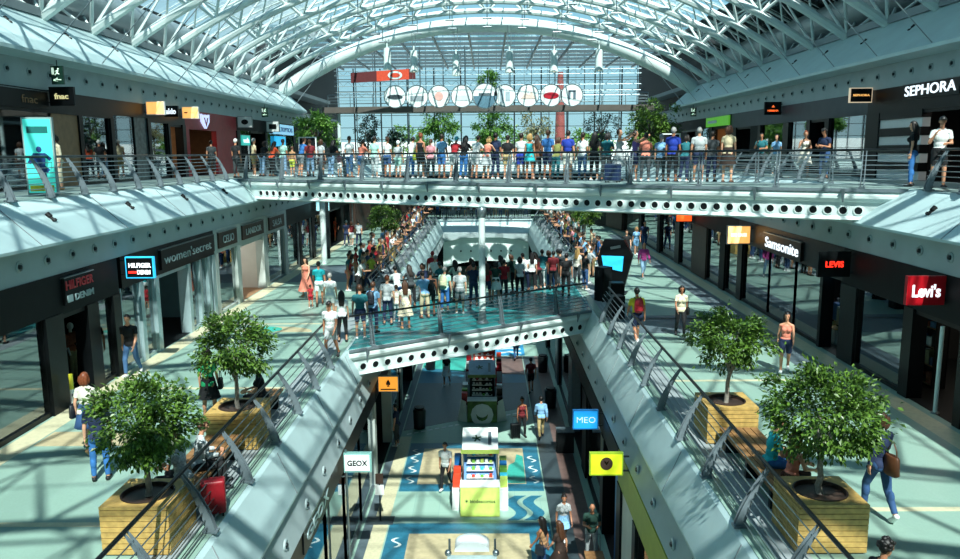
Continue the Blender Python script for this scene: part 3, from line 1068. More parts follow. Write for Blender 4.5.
def blade(label, y, x0, x1, z0, z1, board_m, txts, frame_m=BLACK, s=None, th=.12, name='hanging_sign', rod=True):
    """sign that sticks out from a facade and faces the viewer along -Y"""
    t = thing(name, label, 'sign', ((x0 + x1) / 2, y, z0))
    f = .035
    part(MB().box(x0 - f, x1 + f, y, y + th, z0 - f, z1 + f), 'case', frame_m, t)
    bo_ = part(MB().box(x0, x1, y - .012, y + .01, z0, z1), 'panel', board_m, t)
    for (tx, xf, zf, wf, hf, m, bo) in txts:
        text(tx, .5, (x0 + (x1 - x0) * xf, y - .02, z0 + (z1 - z0) * zf), (1, 0, 0), (0, -1, 0), m, bo_, 'lettering', .008, (x1 - x0) * wf, bo, 0, (z1 - z0) * hf)
    if rod:
        xx = x0 if (s or -1) < 0 else x1
        sg = -1 if (s or -1) < 0 else 1
        part(MB().bar((xx, y + th / 2, z1 - .08), (xx + sg * .2, y + th / 2, z1 - .08), .04, .04), 'bracket', DSTEEL, t)
        part(MB().bar((xx, y + th / 2, z0 + .08), (xx + sg * .2, y + th / 2, z0 + .08), .04, .04), 'bracket', DSTEEL, t)
    return t


FL = -10.95
FR = 10.95
# ---------------- middle level, left ----------------
facade('dark glazed shop window at the near left of the middle gallery', -1, FL, ZM, ZMT, [('glass', 8.0, 12.2), ('glass', 12.2, 15.4), ('glass', 15.4, 18.4), ('pillar', 18.4, 19.2)], 1.0)
room('dark interior of the near left window shop', -1, FL, ZM, ZMT, 8, 18.4, 4.2, DARK2, DARK)
facade('black jeans shop front with narrow doorway and red sign', -1, FL, ZM, ZMT, [('open', 19.2, 20.4), ('pillar', 20.4, 21.0), ('glass', 21.0, 21.85), ('pillar', 21.85, 22.3)], 1.05)
room('interior of the black jeans shop', -1, FL, ZM, ZMT, 19.2, 22.3, 3.0, DARK, DARK, mat('blue_grey_door', '#3a474f', .5, 0, .1, 2))
sign_board('dark sign with red HILFIGER over silver DENIM above the jeans shop doorway', -1, FL, 19.3, 20.75, Z(-3.8), Z(-3.1), DARK, [('HILFIGER', .5, .72, .95, .34, mat('red_letters', '#c21d2a', .4, 0, .05, 5), .01), ('■ DENIM', .5, .22, .9, .26, SILVER, .01)])
blade('black hanging sign reading HILFIGER DENIM with a cyan edge', 22.4, -10.7, -9.93, Z(-3.56), Z(-2.99), BLACK, [('HILFIGER', .52, .62, .86, .24, WHITE_LIT, .012), ('DENIM', .66, .26, .5, .22, WHITE_LIT, .012), ('▬', .22, .26, .3, .1, RED_LIT, 0)], CYAN_LIT)
facade('lingerie shop front with silver columns and a dark open entrance', -1, FL, ZM, ZMT, [('glass', 22.5, 23.6, SILVER), ('pillar', 23.6, 23.85, SILVER), ('glass', 23.85, 24.7, SILVER), ('pillar', 24.7, 25.0, SILVER), ('open', 25.0, 27.5), ('pillar', 27.5, 27.75, SILVER), ('glass', 27.75, 28.6, SILVER), ('pillar', 28.6, 28.8, SILVER), ('glass', 28.8, 29.5, SILVER), ('pillar', 29.5, 29.75, SILVER), ('pillar', 30.0, 30.3, SILVER)], .95, BLACK, SILVER)
room('interior of the lingerie shop', -1, FL, ZM, ZMT, 22.5, 30.3, 4.5, mat('aqua_wall', '#4b7f86', .6, 0, .1, 2), DARK, DARK2)
sign_board('long black shop sign with thin white letters women\'secret', -1, FL, 25.2, 30.2, Z(-3.78), Z(-3.12), BLACK, [("women'secret", .48, .5, .88, .5, SILVER, -.004)])
LP = mat('light_pilaster', '#b7c2bd', .5, 0, .06, 3)
facade('fashion shop window with light pillars and an orange dress on show', -1, FL, ZM, ZMT, [('pillar', 30.35, 30.7, LP), ('glass', 30.7, 33.0, LP), ('pillar', 33.0, 33.5, LP)], .95, LP, LP)
room('interior of the window shop with light pillars', -1, FL, ZM, ZMT, 30.4, 33.5, 4, mat('yellow_wall', '#9d8c50', .6, 0, .1, 2), DARK, DARK2)
sign_board('dark brown shop sign reading CELIO between light pillars', -1, FL, 30.75, 33.0, Z(-3.75), Z(-3.12), DBROWN, [('CELIO', .5, .5, .6, .5, SILVER, 0)])
facade('open shop with pale side walls and light pillars', -1, FL, ZM, ZMT, [('open', 33.5, 37.0), ('pillar', 37.0, 37.7, LP)], .95, LP, LP)
room('pale interior of the open shop', -1, FL, ZM, ZMT, 33.5, 37.2, 4.2, LIGHTW, TAN, LIGHTW)
sign_board('dark brown shop sign with pale letters LANIDOR', -1, FL, 33.8, 37.0, Z(-3.75), Z(-3.12), DBROWN, [('LANIDOR', .5, .5, .72, .45, SILVER, 0)])
facade('glazed shop front beyond the open pale shop', -1, FL, ZM, ZMT, [('glass', 37.8, 40.9, STEEL), ('pillar', 40.9, 41.5, LP)], .95, LP, LP)
room('dark interior beyond the pale shop', -1, FL, ZM, ZMT, 37.7, 41.5, 4, DARK2, DARK)
sign_board('dark shop sign beyond the pale open shop', -1, FL, 38.0, 40.8, Z(-3.75), Z(-3.12), DBROWN, [('SALSA', .5, .5, .6, .5, SILVER, 0)])
facade('far glazed shop front before the dark pillars', -1, FL, ZM, ZMT, [('glass', 41.5, 44.3, STEEL), ('pillar', 44.3, 44.7, DARK), ('glass', 44.7, 47.5, STEEL), ('pillar', 47.5, 48.2, DARK), ('glass', 48.2, 52, STEEL), ('pillar', 52, 52.8, DARK), ('open', 52.8, 57), ('pillar', 57, 57.8, DARK), ('glass', 57.8, 62.4, STEEL)], .9, DARK, STEEL)
room('dark interior of the far left shops', -1, FL, ZM, ZMT, 41.5, 62.4, 4.5, DARK2, DARK)
for i, y in enumerate((45.2, 47.6)):
    struct('column', MB().tube([(-9.75 - i * .3, y, ZM), (-9.75 - i * .3, y, ZMT + .3)], .17, 12), [WHITE, DSTEEL][i], ['slim white round column at the far left of the middle gallery', 'slim dark round column at the far left of the middle gallery'][i], 'column', True)
blade('small pale blue hanging sign at the far left of the middle gallery', 47.9, -10.7, -9.9, Z(-3.5), Z(-2.9), mat('pale_blue_lit', '#9fd6df', .4, 0, .2, 3, '#9fe0ea', .7), [], STEEL)

# ---------------- middle level, right ----------------
facade('near right jeans shop window at the edge of view', 1, FR, ZM, ZMT, [('glass', 10, 13.6), ('glass', 13.6, 17.2), ('pillar', 17.2, 17.5)], 1.1)
facade('jeans shop with open entrance and red sign', 1, FR, ZM, ZMT, [('open', 17.5, 19.5), ('pillar', 19.5, 19.95), ('glass', 19.95, 22.6), ('pillar', 22.6, 23.6)], 1.1)
room('dark interior of the jeans shop', 1, FR, ZM, ZMT, 10, 23.4, 4.2, DARK2, DARK, DBROWN)
bl = blade('red box sign with white letters reading Levi\'s on the right gallery', 18.2, 10.02, 10.86, Z(-3.66), Z(-3.03), RED, [("Levi's", .5, .5, .8, .5, WHITE_LIT, .014)], RED, 1)
bl = blade('black hanging sign with glowing red letters LEVIS', 23.0, 9.94, 10.83, Z(-3.75), Z(-3.05), BLACK, [("LEVIS", .5, .5, .6, .26, RED_LIT, .012)], BLACK, 1)
facade('luggage shop entrance with dark frame', 1, FR, ZM, ZMT, [('open', 23.6, 24.9), ('pillar', 24.9, 25.1), ('glass', 25.1, 27.4), ('glass', 27.4, 30.0), ('glass', 30.0, 33.0), ('pillar', 33.0, 33.6)], .95, BLACK)
room('dark interior of the luggage shop', 1, FR, ZM, ZMT, 23.6, 33.4, 4.4, DARK2, mat('shop_floor_brown', '#4d4138', .5, 0, .2, 3), DARK)
sign_board('black shop sign with white letters Samsonite', 1, FR, 26.7, 30.3, Z(-3.85), Z(-3.2), BLACK, [('Samsonite', .5, .5, .9, .62, WHITE_LIT, .004)])
sign_board('cyan lit panel above the luggage shop entrance', 1, FR + .35, 24.2, 26.2, Z(-4.1), Z(-3.45), CYAN_LIT, [])
facade('right gallery shop with dark pillars beyond the luggage shop', 1, FR, ZM, ZMT, [('glass', 33.6, 35.4), ('pillar', 35.4, 36.2, DARK), ('glass', 36.2, 38.5), ('pillar', 38.5, 41.2, DBROWN), ('glass', 41.2, 44), ('pillar', 44, 45, BLACK), ('glass', 45, 49), ('pillar', 49, 49.8, DARK), ('glass', 49.8, 55), ('pillar', 55, 56, DARK), ('glass', 56, 62.4)], .85, DARK)
room('dark interior of the far right shops', 1, FR, ZM, ZMT, 33.6, 62.4, 4.6, DARK2, DARK)
blade('white and orange glowing hanging sign beyond the luggage shop', 31.8, 9.9, 10.8, Z(-3.8), Z(-3.1), WARM_LIT, [('ana sousa', .5, .5, .7, .2, WHITE_LIT, 0)], STEEL, 1)
blade('small orange red glowing sign under the footbridge on the right', 41.0, 10.0, 10.8, Z(-3.7), Z(-3.15), mat('lit_orange', '#e2571f', .4, 0, .2, 3, '#ff5a1f', 1.2), [], BLACK, 1)

# ---------------- upper level, left ----------------
UL = -15.0
UR = 15.0
facade('dark glazed front of the upper left media shop', -1, UL, ZU, ZUT, [('glass', 16, 19.5), ('glass', 19.5, 23.2), ('glass', 23.2, 26.9), ('wall', 26.9, 28.6, TAN), ('pillar', 28.6, 28.85), ('glass', 28.85, 31.0), ('pillar', 31.0, 31.3)], .75, BLACK)
room('dark interior of the upper left media shop', -1, UL, ZU, ZUT, 16, 31.3, 4.2, DARK2, DARK)
blade('black hanging sign with white letters fnac', 26.7, -14.87, -14.1, Z(1.72), Z(2.28), BLACK, [('fnac', .5, .5, .62, .34, mat('gold_letters', '#e9dfa8', .4, 0, .05, 4, '#f2e6a8', .7), .012)], BLACK, -1)
sign_board('black sign strip with faint letters above the media shop glass', -1, UL, 22.2, 26.6, Z(1.55), Z(2.12), BLACK, [('fnac', .75, .5, .2, .45, TAN, 0)])
facade('brown upper left shop with patterned window', -1, UL, ZU, ZUT, [('glass', 31.3, 33.2), ('wall', 33.2, 34.4, mat('marbled_panel', '#3c4a4c', .3, 0, .8, 5)), ('pillar', 34.4, 34.7)], .6, BLACK)
room('brown interior of the upper left shop with patterned window', -1, UL, ZU, ZUT, 31.3, 34.6, 4, TAN, DARK, TAN)
facade('upper left shoe shop with orange lit signs', -1, UL, ZU, ZUT, [('glass', 34.7, 36.6), ('pillar', 36.6, 36.8), ('open', 36.8, 38.3), ('pillar', 38.3, 38.7)], .75, BLACK)
room('warm interior of the upper left shoe shop', -1, UL, ZU, ZUT, 34.7, 38.7, 4, TAN, DARK, TAN)
blade('glowing orange and white hanging sign, first of two on the upper left', 34.2, -14.87, -14.12, Z(1.77), Z(2.28), WARM_LIT, [], PLASTW, -1)
blade('black hanging sign with white letters aldo', 36.1, -14.87, -14.3, Z(1.77), Z(2.2), BLACK, [('aldo', .5, .5, .8, .6, WHITE_LIT, .01)], BLACK, -1)
blade('glowing orange and white hanging sign next to the red shop', 38.2, -14.87, -14.12, Z(1.77), Z(2.28), WARM_LIT, [('● ─', .45, .5, .7, .12, DBROWN, 0)], PLASTW, -1)
facade('red fronted upper left shop', -1, UL, ZU, ZUT, [('pillar', 38.7, 39.1, REDW), ('open', 39.1, 43.2, REDW), ('wall', 43.2, 46.6, REDW)], .8, REDW, REDW)
room('brown interior of the red fronted shop', -1, UL, ZU, ZUT, 38.8, 46.6, 4, TAN, DARK, TAN)
t = thing('shop_emblem', 'glowing pale shield emblem on the red shop front', 'sign', (UL + .1, 41.3, Z(1.5)))
part(MB().prism([(40.75, Z(2.1)), (41.0, Z(2.0)), (41.3, Z(2.08)), (41.6, Z(2.0)), (41.85, Z(2.1)), (41.8, Z(1.7)), (41.3, Z(1.35)), (40.8, Z(1.7))], 'x', UL + .02, UL + .14), 'shield', mat('lit_lilac', '#c9d3ff', .4, 0, .1, 4, '#c9d6ff', 1.0), t)
part(MB().prism([(41.0, Z(1.92)), (41.12, Z(1.92)), (41.3, Z(1.6)), (41.48, Z(1.92)), (41.6, Z(1.92)), (41.3, Z(1.45))], 'x', UL + .14, UL + .16), 'emblem', REDW, t)
facade('dark upper left shops beyond the red front', -1, UL, ZU, ZUT, [('pillar', 46.6, 47.2), ('glass', 47.2, 49.5), ('open', 49.5, 52.5), ('pillar', 52.5, 53), ('glass', 53, 56), ('pillar', 56, 56.6), ('glass', 56.6, 60.5)], .75, DARK)
room('dim interior of the far upper left shops', -1, UL, ZU, ZUT, 46.6, 60.8, 4, DARK2, DARK, DBROWN)
blade('white hanging sign with a black oval on the far upper left', 46.6, -14.87, -14.05, Z(1.6), Z(2.2), PLASTW, [('●', .5, .5, .5, .5, BLACK, 0)], STEEL, -1)
blade('white hanging sign with black centre on the far upper left', 52.6, -14.87, -14.05, Z(1.5), Z(2.15), PLASTW, [('■', .5, .5, .6, .5, BLACK, 0)], STEEL, -1)
sign_board('blue and white lit shop sign at the far upper left', -1, UL, 54.5, 60.0, Z(1.4), Z(2.1), mat('lit_pale_blue', '#a8d8f0', .4, 0, .3, 3, '#8fd0f5', .8), [('MULTIOPTICAS', .5, .5, .85, .45, BLUEP, .01)])
sign_board('blue lit screen under the blue and white sign', -1, UL, 54.8, 57.5, Z(.55), Z(1.25), CYAN_LIT, [])
sign_board('small turquoise sign inside the shop beyond the red front', -1, UL, 47.3, 48.9, Z(.55), Z(1.15), TEAL_LIT, [('wells', .5, .5, .7, .5, WHITE_LIT, 0)])
# TV and shelves inside the red shop
t = thing('wall_screen', 'dark screen hanging in the brown interior of the red shop', 'screen', (-17.9, 40.4, Z(1.0)))
part(MB().box(-18.0, -17.9, 39.7, 41.4, Z(.5), Z(1.3)), 'screen_body', BLACK, t)
part(MB().box(-17.9, -17.89, 39.76, 41.34, Z(.56), Z(1.24)), 'screen_glass', NAVY, t)
# ---------------- upper level, right ----------------
facade('black perfume shop with open front at the near upper right', 1, UR, ZU, ZUT + .05, [('open', 20.5, 27.3), ('wall', 27.3, 30.2, mat('black_white_stripes', '#e8e8e6', .35, 0, .02, 3)), ('pillar', 30.2, 31.2, BLACK)], .9, BLACK)
for i in range(4):
    struct('trim_stripe', MB().box(UR - .03, UR + .31, 27.28, 30.22, ZU + .32 + i * .62, ZU + .62 + i * .62), BLACK, 'black horizontal stripe the %s from below on the white shop column' % (nth(i + 1)), 'stripe')
room('dark interior of the perfume shop', 1, UR, ZU, ZUT, 16, 30.5, 4.5, DARK2, DARK, DARK)
sign_board('large silver letters SEPHORA on the black fascia', 1, UR, 25.2, 28.6, Z(1.72), Z(2.25), BLACK, [('SEPHORA', .5, .55, .9, .66, WHITE_LIT, .004)], t_=.06)
blade('small black hanging sign with gold letters SEPHORA and lit frame', 30.8, 14.1, 14.9, Z(1.82), Z(2.32), BLACK, [('SEPHORA', .5, .5, .8, .16, mat('gold_lit', '#e0b070', .4, 0, .05, 4, '#f0b060', 1.2), .01)], mat('lit_frame', '#d8c9b0', .4, 0, .1, 4, '#ffe2bd', .5), 1)
facade('upper right glass shop front that mirrors the sky', 1, UR, ZU, ZUT, [('glass', 31.2, 34.6), ('pillar', 34.6, 35.0), ('open', 35.0, 36.6), ('pillar', 36.6, 37.0)], .85, mat('slate_fascia', '#3d454d', .5, 0, .1, 2), BLACK, glass=glass_mat('mirror_glass', (.5, .6, .62), 1.0, .3))
room('dark interior of the mirrored upper right shop', 1, UR, ZU, ZUT, 31.2, 37.2, 4, DARK2, DARK)
facade('upper right dark boutique with a black sign', 1, UR, ZU, ZUT, [('glass', 37.0, 39.2), ('pillar', 39.2, 39.9), ('glass', 39.9, 43.2), ('pillar', 43.2, 43.6), ('wall', 43.6, 45.0, DARK), ('open', 45.0, 47.4), ('pillar', 47.4, 48.4)], .85, mat('slate_fascia'), BLACK)
room('dark interior of the upper right boutique', 1, UR, ZU, ZUT, 37.2, 48.0, 4, DARK2, DARK, DBROWN)
blade('black hanging sign with orange emblem on the upper right', 40.2, 14.12, 14.9, Z(1.8), Z(2.38), BLACK, [('▲', .5, .68, .2, .2, mat('orange_lit', '#ff7a3a', .4, 0, .05, 4, '#ff7030', 1.2), 0), ('HERMOSA', .5, .3, .7, .16, mat('orange_lit'), .01)], BLACK, 1)
facade('upper right shop with bright green sign and warm lit shelves', 1, UR, ZU, ZUT, [('open', 48.4, 52.5), ('pillar', 52.5, 53.2), ('glass', 53.2, 56), ('pillar', 56, 56.6), ('open', 56.6, 60.5)], .7, DARK)
room('warm interior of the upper right green signed shop', 1, UR, ZU, ZUT, 48.4, 53, 3, TAN, DARK, mat('amber_glow_wall', '#d89a3c', .5, 0, .4, 3, '#ffb040', .35))  # rear wall glows by itself, standing in for warm shop light
room('dark red interior of the farthest upper right shop', 1, UR, ZU, ZUT, 53.2, 60.6, 3.5, DBROWN, DARK, mat('deep_red_wall', '#4a1e1a', .5, 0, .2, 3))
sign_board('bright green fascia sign on the far upper right', 1, UR - .05, 48.6, 53.6, Z(1.55), Z(2.15), mat('lit_green', '#6fbf3f', .4, 0, .1, 4, '#6fd040', .35), [('▬▬▬', .7, .5, .4, .3, WHITE, 0)])
# exit signs
for nm, x, y, zz in (('upper left', -14.35, 26.3, 2.36), ('far upper left', -14.35, 50.5, 2.36), ('far upper right', 14.35, 55.0, 2.36)):
    t = thing('exit_sign', 'dark green exit sign with running figure and arrow under the %s soffit' % nm, 'sign', (x, y, Z(zz)))
    part(MB().box(x - .2, x + .2, y, y + .08, Z(zz), Z(zz + .6)), 'case', mat('exit_green', '#12352a', .4, 0, .1, 4), t)
    GW = mat('exit_white', '#dff5e4', .4, 0, .03, 4, '#dfffe8', .7)
    text('←', .3, (x, y - .012, Z(zz + .15)), (1, 0, 0), (0, -1, 0), GW, t, 'arrow', .006, .26, .01, 0, .13)
    b = MB()
    yy = y - .012
    b.ell((x + .05, yy, Z(zz + .5)), .03, .01, .03, 8, 6)
    b.bar((x + .04, yy, Z(zz + .46)), (x, yy, Z(zz + .37)), .05, .015, (0, 1, 0))
    b.bar((x, yy, Z(zz + .37)), (x + .08, yy, Z(zz + .33)), .03, .015, (0, 1, 0))
    b.bar((x, yy, Z(zz + .37)), (x - .07, yy, Z(zz + .3)), .03, .015, (0, 1, 0))
    b.bar((x + .03, yy, Z(zz + .45)), (x - .06, yy, Z(zz + .42)), .025, .015, (0, 1, 0))
    part(b, 'running_figure', GW, t)
    part(MB().box(x - .17, x - .1, y - .015, y, Z(zz + .32), Z(zz + .54)), 'door_symbol', GW, t)
    part(MB().tube([(x, y + .04, Z(zz + .6)), (x, y + .04, Z(3.15))], .015, 6), 'hanger', DSTEEL, t)

# ---------------- lowest level ----------------
LL = CX - 4.05
LR = CX + 3.95
ZLT = Z(-8.42)
facade('lower left shoe shop front of tall glass panes', -1, LL, ZL, ZLT, [('glass', 13, 16.4, STEEL), ('glass', 16.4, 19.0, STEEL), ('glass', 19.0, 21.6, STEEL), ('glass', 21.6, 24.4, STEEL), ('glass', 24.4, 27.2, STEEL), ('pillar', 27.2, 27.6, LP)], .75, BLACK, STEEL)
room('interior of the lower left shoe shop', -1, LL, ZL, ZLT, 13, 27.6, 4.5, mat('teal_wall', '#5f8f8c', .6, 0, .1, 2), FLOORL, DARK2)
sign_board('black fascia with white letters GEOX on the lower left shop', -1, LL, 16.3, 19.3, Z(-9.05), Z(-8.5), BLACK, [('GEOX', .5, .5, .8, .55, SILVER, .008)], t_=.05)
facade('lower left dark shop entrance with pale pillar', -1, LL, ZL, ZLT, [('open', 27.6, 31.8), ('pillar', 31.8, 32.2, LP), ('glass', 32.2, 36), ('pillar', 36, 36.4, LP), ('open', 36.4, 41), ('pillar', 41, 41.4), ('glass', 41.4, 48), ('pillar', 48, 48.4), ('glass', 48.4, 60)], .7, DARK)
room('dark interior of the lower left entrance', -1, LL, ZL, ZLT, 27.7, 60, 4.5, DARK2, DARK, DARK)
facade('lower right shop front with yellow green fascia', 1, LR, ZL, ZLT, [('glass', 12.5, 15.2), ('glass', 15.2, 18.2), ('pillar', 18.2, 18.6), ('wall', 18.6, 20.4, LIGHTW), ('pillar', 20.4, 21)], .95, mat('olive_yellow', '#9aa23c', .5, 0, .08, 3), BLACK)
room('interior of the lower right shop', 1, LR, ZL, ZLT, 12.5, 20.6, 4, DARK2, DARK)
facade('lower right telephone shop front', 1, LR, ZL, ZLT, [('wall', 21, 21.6, BLUEP), ('open', 21.6, 23.6), ('pillar', 23.6, 24.2), ('glass', 24.2, 28), ('pillar', 28, 29.2, DARK), ('open', 29.2, 33), ('pillar', 33, 34.4, GREYT), ('glass', 34.4, 40), ('pillar', 40, 41.5, GREYT), ('glass', 41.5, 48), ('pillar', 48, 49), ('glass', 49, 60)], .7, DARK)
room('dark interior of the lower right shops', 1, LR, ZL, ZLT, 21, 60, 4.5, DARK2, DARK, DBROWN)
inlay(LR - .7, LR - .02, 18.2, 20.6, ZL, BLUEP, lab='blue floor mat strip before the lower right shop')
blade('blue hanging sign with white letters MEO', 24.0, 2.74, 3.5, Z(-8.9), Z(-8.32), BLUE_LIT, [('MEO', .52, .5, .8, .34, WHITE, -.004)], BLUEP, 1)
blade('yellow green hanging sign with a round brown emblem', 19.4, 2.68, 3.5, Z(-8.48), Z(-7.92), mat('lit_lime', '#c8d42a', .4, 0, .1, 3, '#cfe020', .45), [('●', .5, .55, .4, .62, DBROWN, 0), ('v', .5, .58, .16, .2, YELLOW, .01)], mat('lime_edge', '#8fb02a', .4, 0, .1, 3), 1)
blade('glowing orange hanging sign with a dark flame emblem', 28.0, -4.18, -3.46, Z(-8.88), Z(-8.32), mat('lit_amber', '#f0a53c', .4, 0, .15, 3, '#ffa83a', .9), [('♠', .5, .58, .22, .5, DBROWN, 0), ('▬▬', .5, .14, .8, .08, DBROWN, 0)], STEEL, -1)
# GEOX sign on a pole
t = thing('pole_sign', 'white GEOX sign on a thin pole standing in the lower hall', 'sign', (-4.1, 20.7, 0))
part(MB().tube([(-4.1, 20.75, 0), (-4.1, 20.75, Z(-8.3))], .035, 8), 'pole', STEEL, t)
part(MB().lathe([(.2, 0), (.2, .03), (.05, .05)], (-4.1, 20.75, 0), 14), 'base_plate', STEEL, t)
part(MB().box(-4.15, -3.36, 20.68, 20.82, Z(-8.95), Z(-8.38)), 'case', mat('pale_teal_case', '#7fb3ad', .4, 0, .1, 4), t)
part(MB().box(-4.12, -3.42, 20.665, 20.69, Z(-8.9), Z(-8.43)), 'panel', mat('white_light_box', '#e8eeec', .4, 0, .03, 4, '#eafaf6', .45), t)
text('GEOX', .4, (-3.76, 20.66, Z(-8.67)), (1, 0, 0), (0, -1, 0), BLACK, t, 'lettering', .006, .58, .012, 0, .17)
part(MB().bar((-4.25, 20.75, Z(-9.1)), (-3.95, 20.75, Z(-9.1)), .03, .03), 'crossbar', STEEL, t)

# ---------------- goods seen in the shops ----------------


def mannequin(x, y, z, rz, label, topm, botm, group=None):
    t = thing('mannequin', label, 'mannequin', (x, y, z), rz, group)
    b = MB()
    for sx in (-.08, .08):
        b.capsule((sx, 0, .9), (sx * 1.1, 0, .1), .085, .045)
        b.capsule((sx * 1.1, -.03, .05), (sx * 1.1, .14, .04), .04, .03)
    b.build('legs_form', botm, t, True)
    b = MB()
    b.ell((0, 0, 1.0), .16, .11, .14)
    b.ell((0, 0, 1.28), .17, .12, .2)
    for sx in (-1, 1):
        b.capsule((sx * .18, 0, 1.4), (sx * .25, .02, 1.1), .055, .045)
    b.build('torso_form', topm, t, True)
    b = MB()
    b.capsule((0, 0, 1.42), (0, 0, 1.54), .05, .045)
    b.ell((0, .01, 1.64), .075, .095, .115)
    for sx in (-1, 1):
        b.capsule((sx * .25, .02, 1.1), (sx * .24, .08, .86), .035, .028)
    b.build('head_form', PLASTW, t, True)
    MB().lathe([(.22, 0), (.22, .015), (1e-5, .02)], (0, 0, 0), 16).build('stand_disc', STEEL, t)
    return t


def rack(x, y, z, rz, label, cols, L=1.4, group=None):
    t = thing('clothes_rack', label, 'clothes rack', (x, y, z), rz, group)
    b = MB()
    for sx in (-1, 1):
        b.tube([(sx * L / 2, 0, 0), (sx * L / 2, 0, 1.45)], .02, 6)
        b.tube([(sx * L / 2, -.25, .02), (sx * L / 2, .25, .02)], .02, 6)
    b.tube([(-L / 2, 0, 1.45), (L / 2, 0, 1.45)], .02, 6)
    b.build('frame', STEEL, t)
    n = 9
    for i in range(n):
        xx = -L / 2 + .12 + (L - .24) * i / (n - 1)
        b = MB()
        w = .04
        b.prism([(-.2, 1.25), (-.05, 1.38), (.05, 1.38), (.2, 1.25), (.26, .95), (.2, .92), (.19, .62), (-.19, .62), (-.2, .92), (-.26, .95)], 'x', xx - w / 2, xx + w / 2)
        b.build('garment', cols[i % len(cols)], t)
    return t


def shelf(x, y, z, rz, label, cols, w=1.6, h=2.1, n=4, seed=1, group=None):
    rnd = random.Random(seed)
    t = thing('shelf_unit', label, 'shelf', (x, y, z), rz, group)
    b = MB()
    b.box(-w / 2, -w / 2 + .04, -.18, .18, 0, h).box(w / 2 - .04, w / 2, -.18, .18, 0, h).box(-w / 2, w / 2, .15, .18, 0, h)
    b.build('carcass', DARK, t)
    for k in range(n + 1):
        zz = .08 + (h - .12) * k / n
        sb = MB().box(-w / 2 + .04, w / 2 - .04, -.18, .15, zz - .02, zz).build('shelf_board', WOODD, t)
        if k < n:
            xx = -w / 2 + .1
            while xx < w / 2 - .25:
                ww = rnd.uniform(.12, .26)
                hh = rnd.uniform(.12, (h - .12) / n - .1)
                MB().box(xx, xx + ww, -.12, .1, zz, zz + hh).build('boxed_goods', rnd.choice(cols), sb)
                xx += ww + .04
    return t


COLS1 = [mat('denim_dark', '#2a3b55', .9, 0, .2, 12), mat('denim_light', '#5f7fa3', .9, 0, .2, 12), mat('cloth_white', '#d9d9d4', .9, 0, .1, 8), mat('cloth_rust', '#8f4a32', .9, 0, .15, 8), mat('cloth_khaki', '#9a8f6a', .9, 0, .15, 8), mat('cloth_black', '#16181a', .9, 0, .15, 8)]
mannequin(-12.3, 14.6, ZM, -1.6, 'mannequin in a white shirt and black trousers behind the near left glass', PLASTW, BLACK)
mannequin(-12.2, 16.9, ZM, -1.6, 'mannequin in a rust top behind the near left glass', COLS1[3], COLS1[0])
mannequin(-12.0, 21.4, ZM, -1.6, 'mannequin in a rust jacket in the narrow jeans window', COLS1[3], COLS1[4])
mannequin(-12.0, 31.7, ZM, -1.6, 'mannequin in a salmon dress between the light pillars', mat('salmon_dress', '#d08a68', .8, 0, .1, 6), mat('salmon_dress'))
rack(-13.2, 26.2, ZM, 0, 'clothes rack with pale garments inside the lingerie shop', [COLS1[2], COLS1[1], mat('cloth_rose', '#c98a92', .9, 0, .1, 8)])
sign_board('red poster with white mark in the pale open shop', -1, -13.6, 35.9, 36.9, ZM + .9, ZM + 2.4, RED, [('75', .5, .5, .6, .3, WHITE, .01)], 'poster', 'poster')
shelf(-14.6, 35.2, ZM, PI / 2, 'shelf with boxes at the back of the pale open shop', COLS1, 1.4, 1.2, 2, 4)
mannequin(-12.2, 39.2, ZM, -1.6, 'mannequin in a black jacket behind the far left glass', BLACK, COLS1[0])
rack(12.6, 18.3, ZM, .3, 'clothes rack with jeans just inside the red signed entrance', [COLS1[0], COLS1[1], COLS1[5], COLS1[4]])
rack(13.4, 19.6, ZM, 1.5, 'clothes rack with pale shirts deeper in the jeans shop', [COLS1[2], COLS1[4], COLS1[3]])
shelf(12.2, 21.1, ZM, -PI / 2, 'display shelf of folded clothes behind the right jeans window', COLS1, 1.6, 2.2, 4, 11)
mannequin(12.1, 15.9, ZM, 1.6, 'mannequin in pale top behind the near right glass', COLS1[2], COLS1[1])
t = thing('support_post', 'slim white post in the jeans shop entrance', 'post', (11.0, 18.35, ZM))
MB().tube([(0, 0, 0), (0, 0, 2.2)], .05, 10).build('shaft', WHITE, t)
MB().lathe([(.1, 0), (.1, .03), (.05, .04)], (0, 0, 0), 12).build('base_plate', STEEL, t)


def suitcase(x, y, z, rz, m, label, group=None, h=.62, w=.42, d=.25, handle=.35, name='suitcase'):
    t = thing(name, label, 'suitcase', (x, y, z), rz, group)
    b = MB().box(-w / 2, w / 2, -d / 2, d / 2, .06, .06 + h)
    o = b.build('shell', m, t)
    bv = o.modifiers.new('bevel', 'BEVEL')
    bv.width = .045
    bv.segments = 3
    for k in range(4):
        MB().box(-w / 2 + .06 + k * .085, -w / 2 + .085 + k * .085, -d / 2 - .008, d / 2 + .008, .12, h).build('shell_rib', m, o)
    b = MB()
    for sx in (-1, 1):
        b.tube([(sx * .09, d / 2 - .05, h + .05), (sx * .09, d / 2 - .05, h + handle)], .01, 6)
    b.tube([(-.1, d / 2 - .05, h + handle), (.1, d / 2 - .05, h + handle)], .018, 6)
    b.build('handle', BLACK, t)
    for sx in (-1, 1):
        for sy in (-1, 1):
            MB().lathe([(.03, -.015), (.03, .015)], (sx * (w / 2 - .06), sy * (d / 2 - .04), .03), 10, (1, 0, 0)).build('wheel', BLACK, t)
    return t


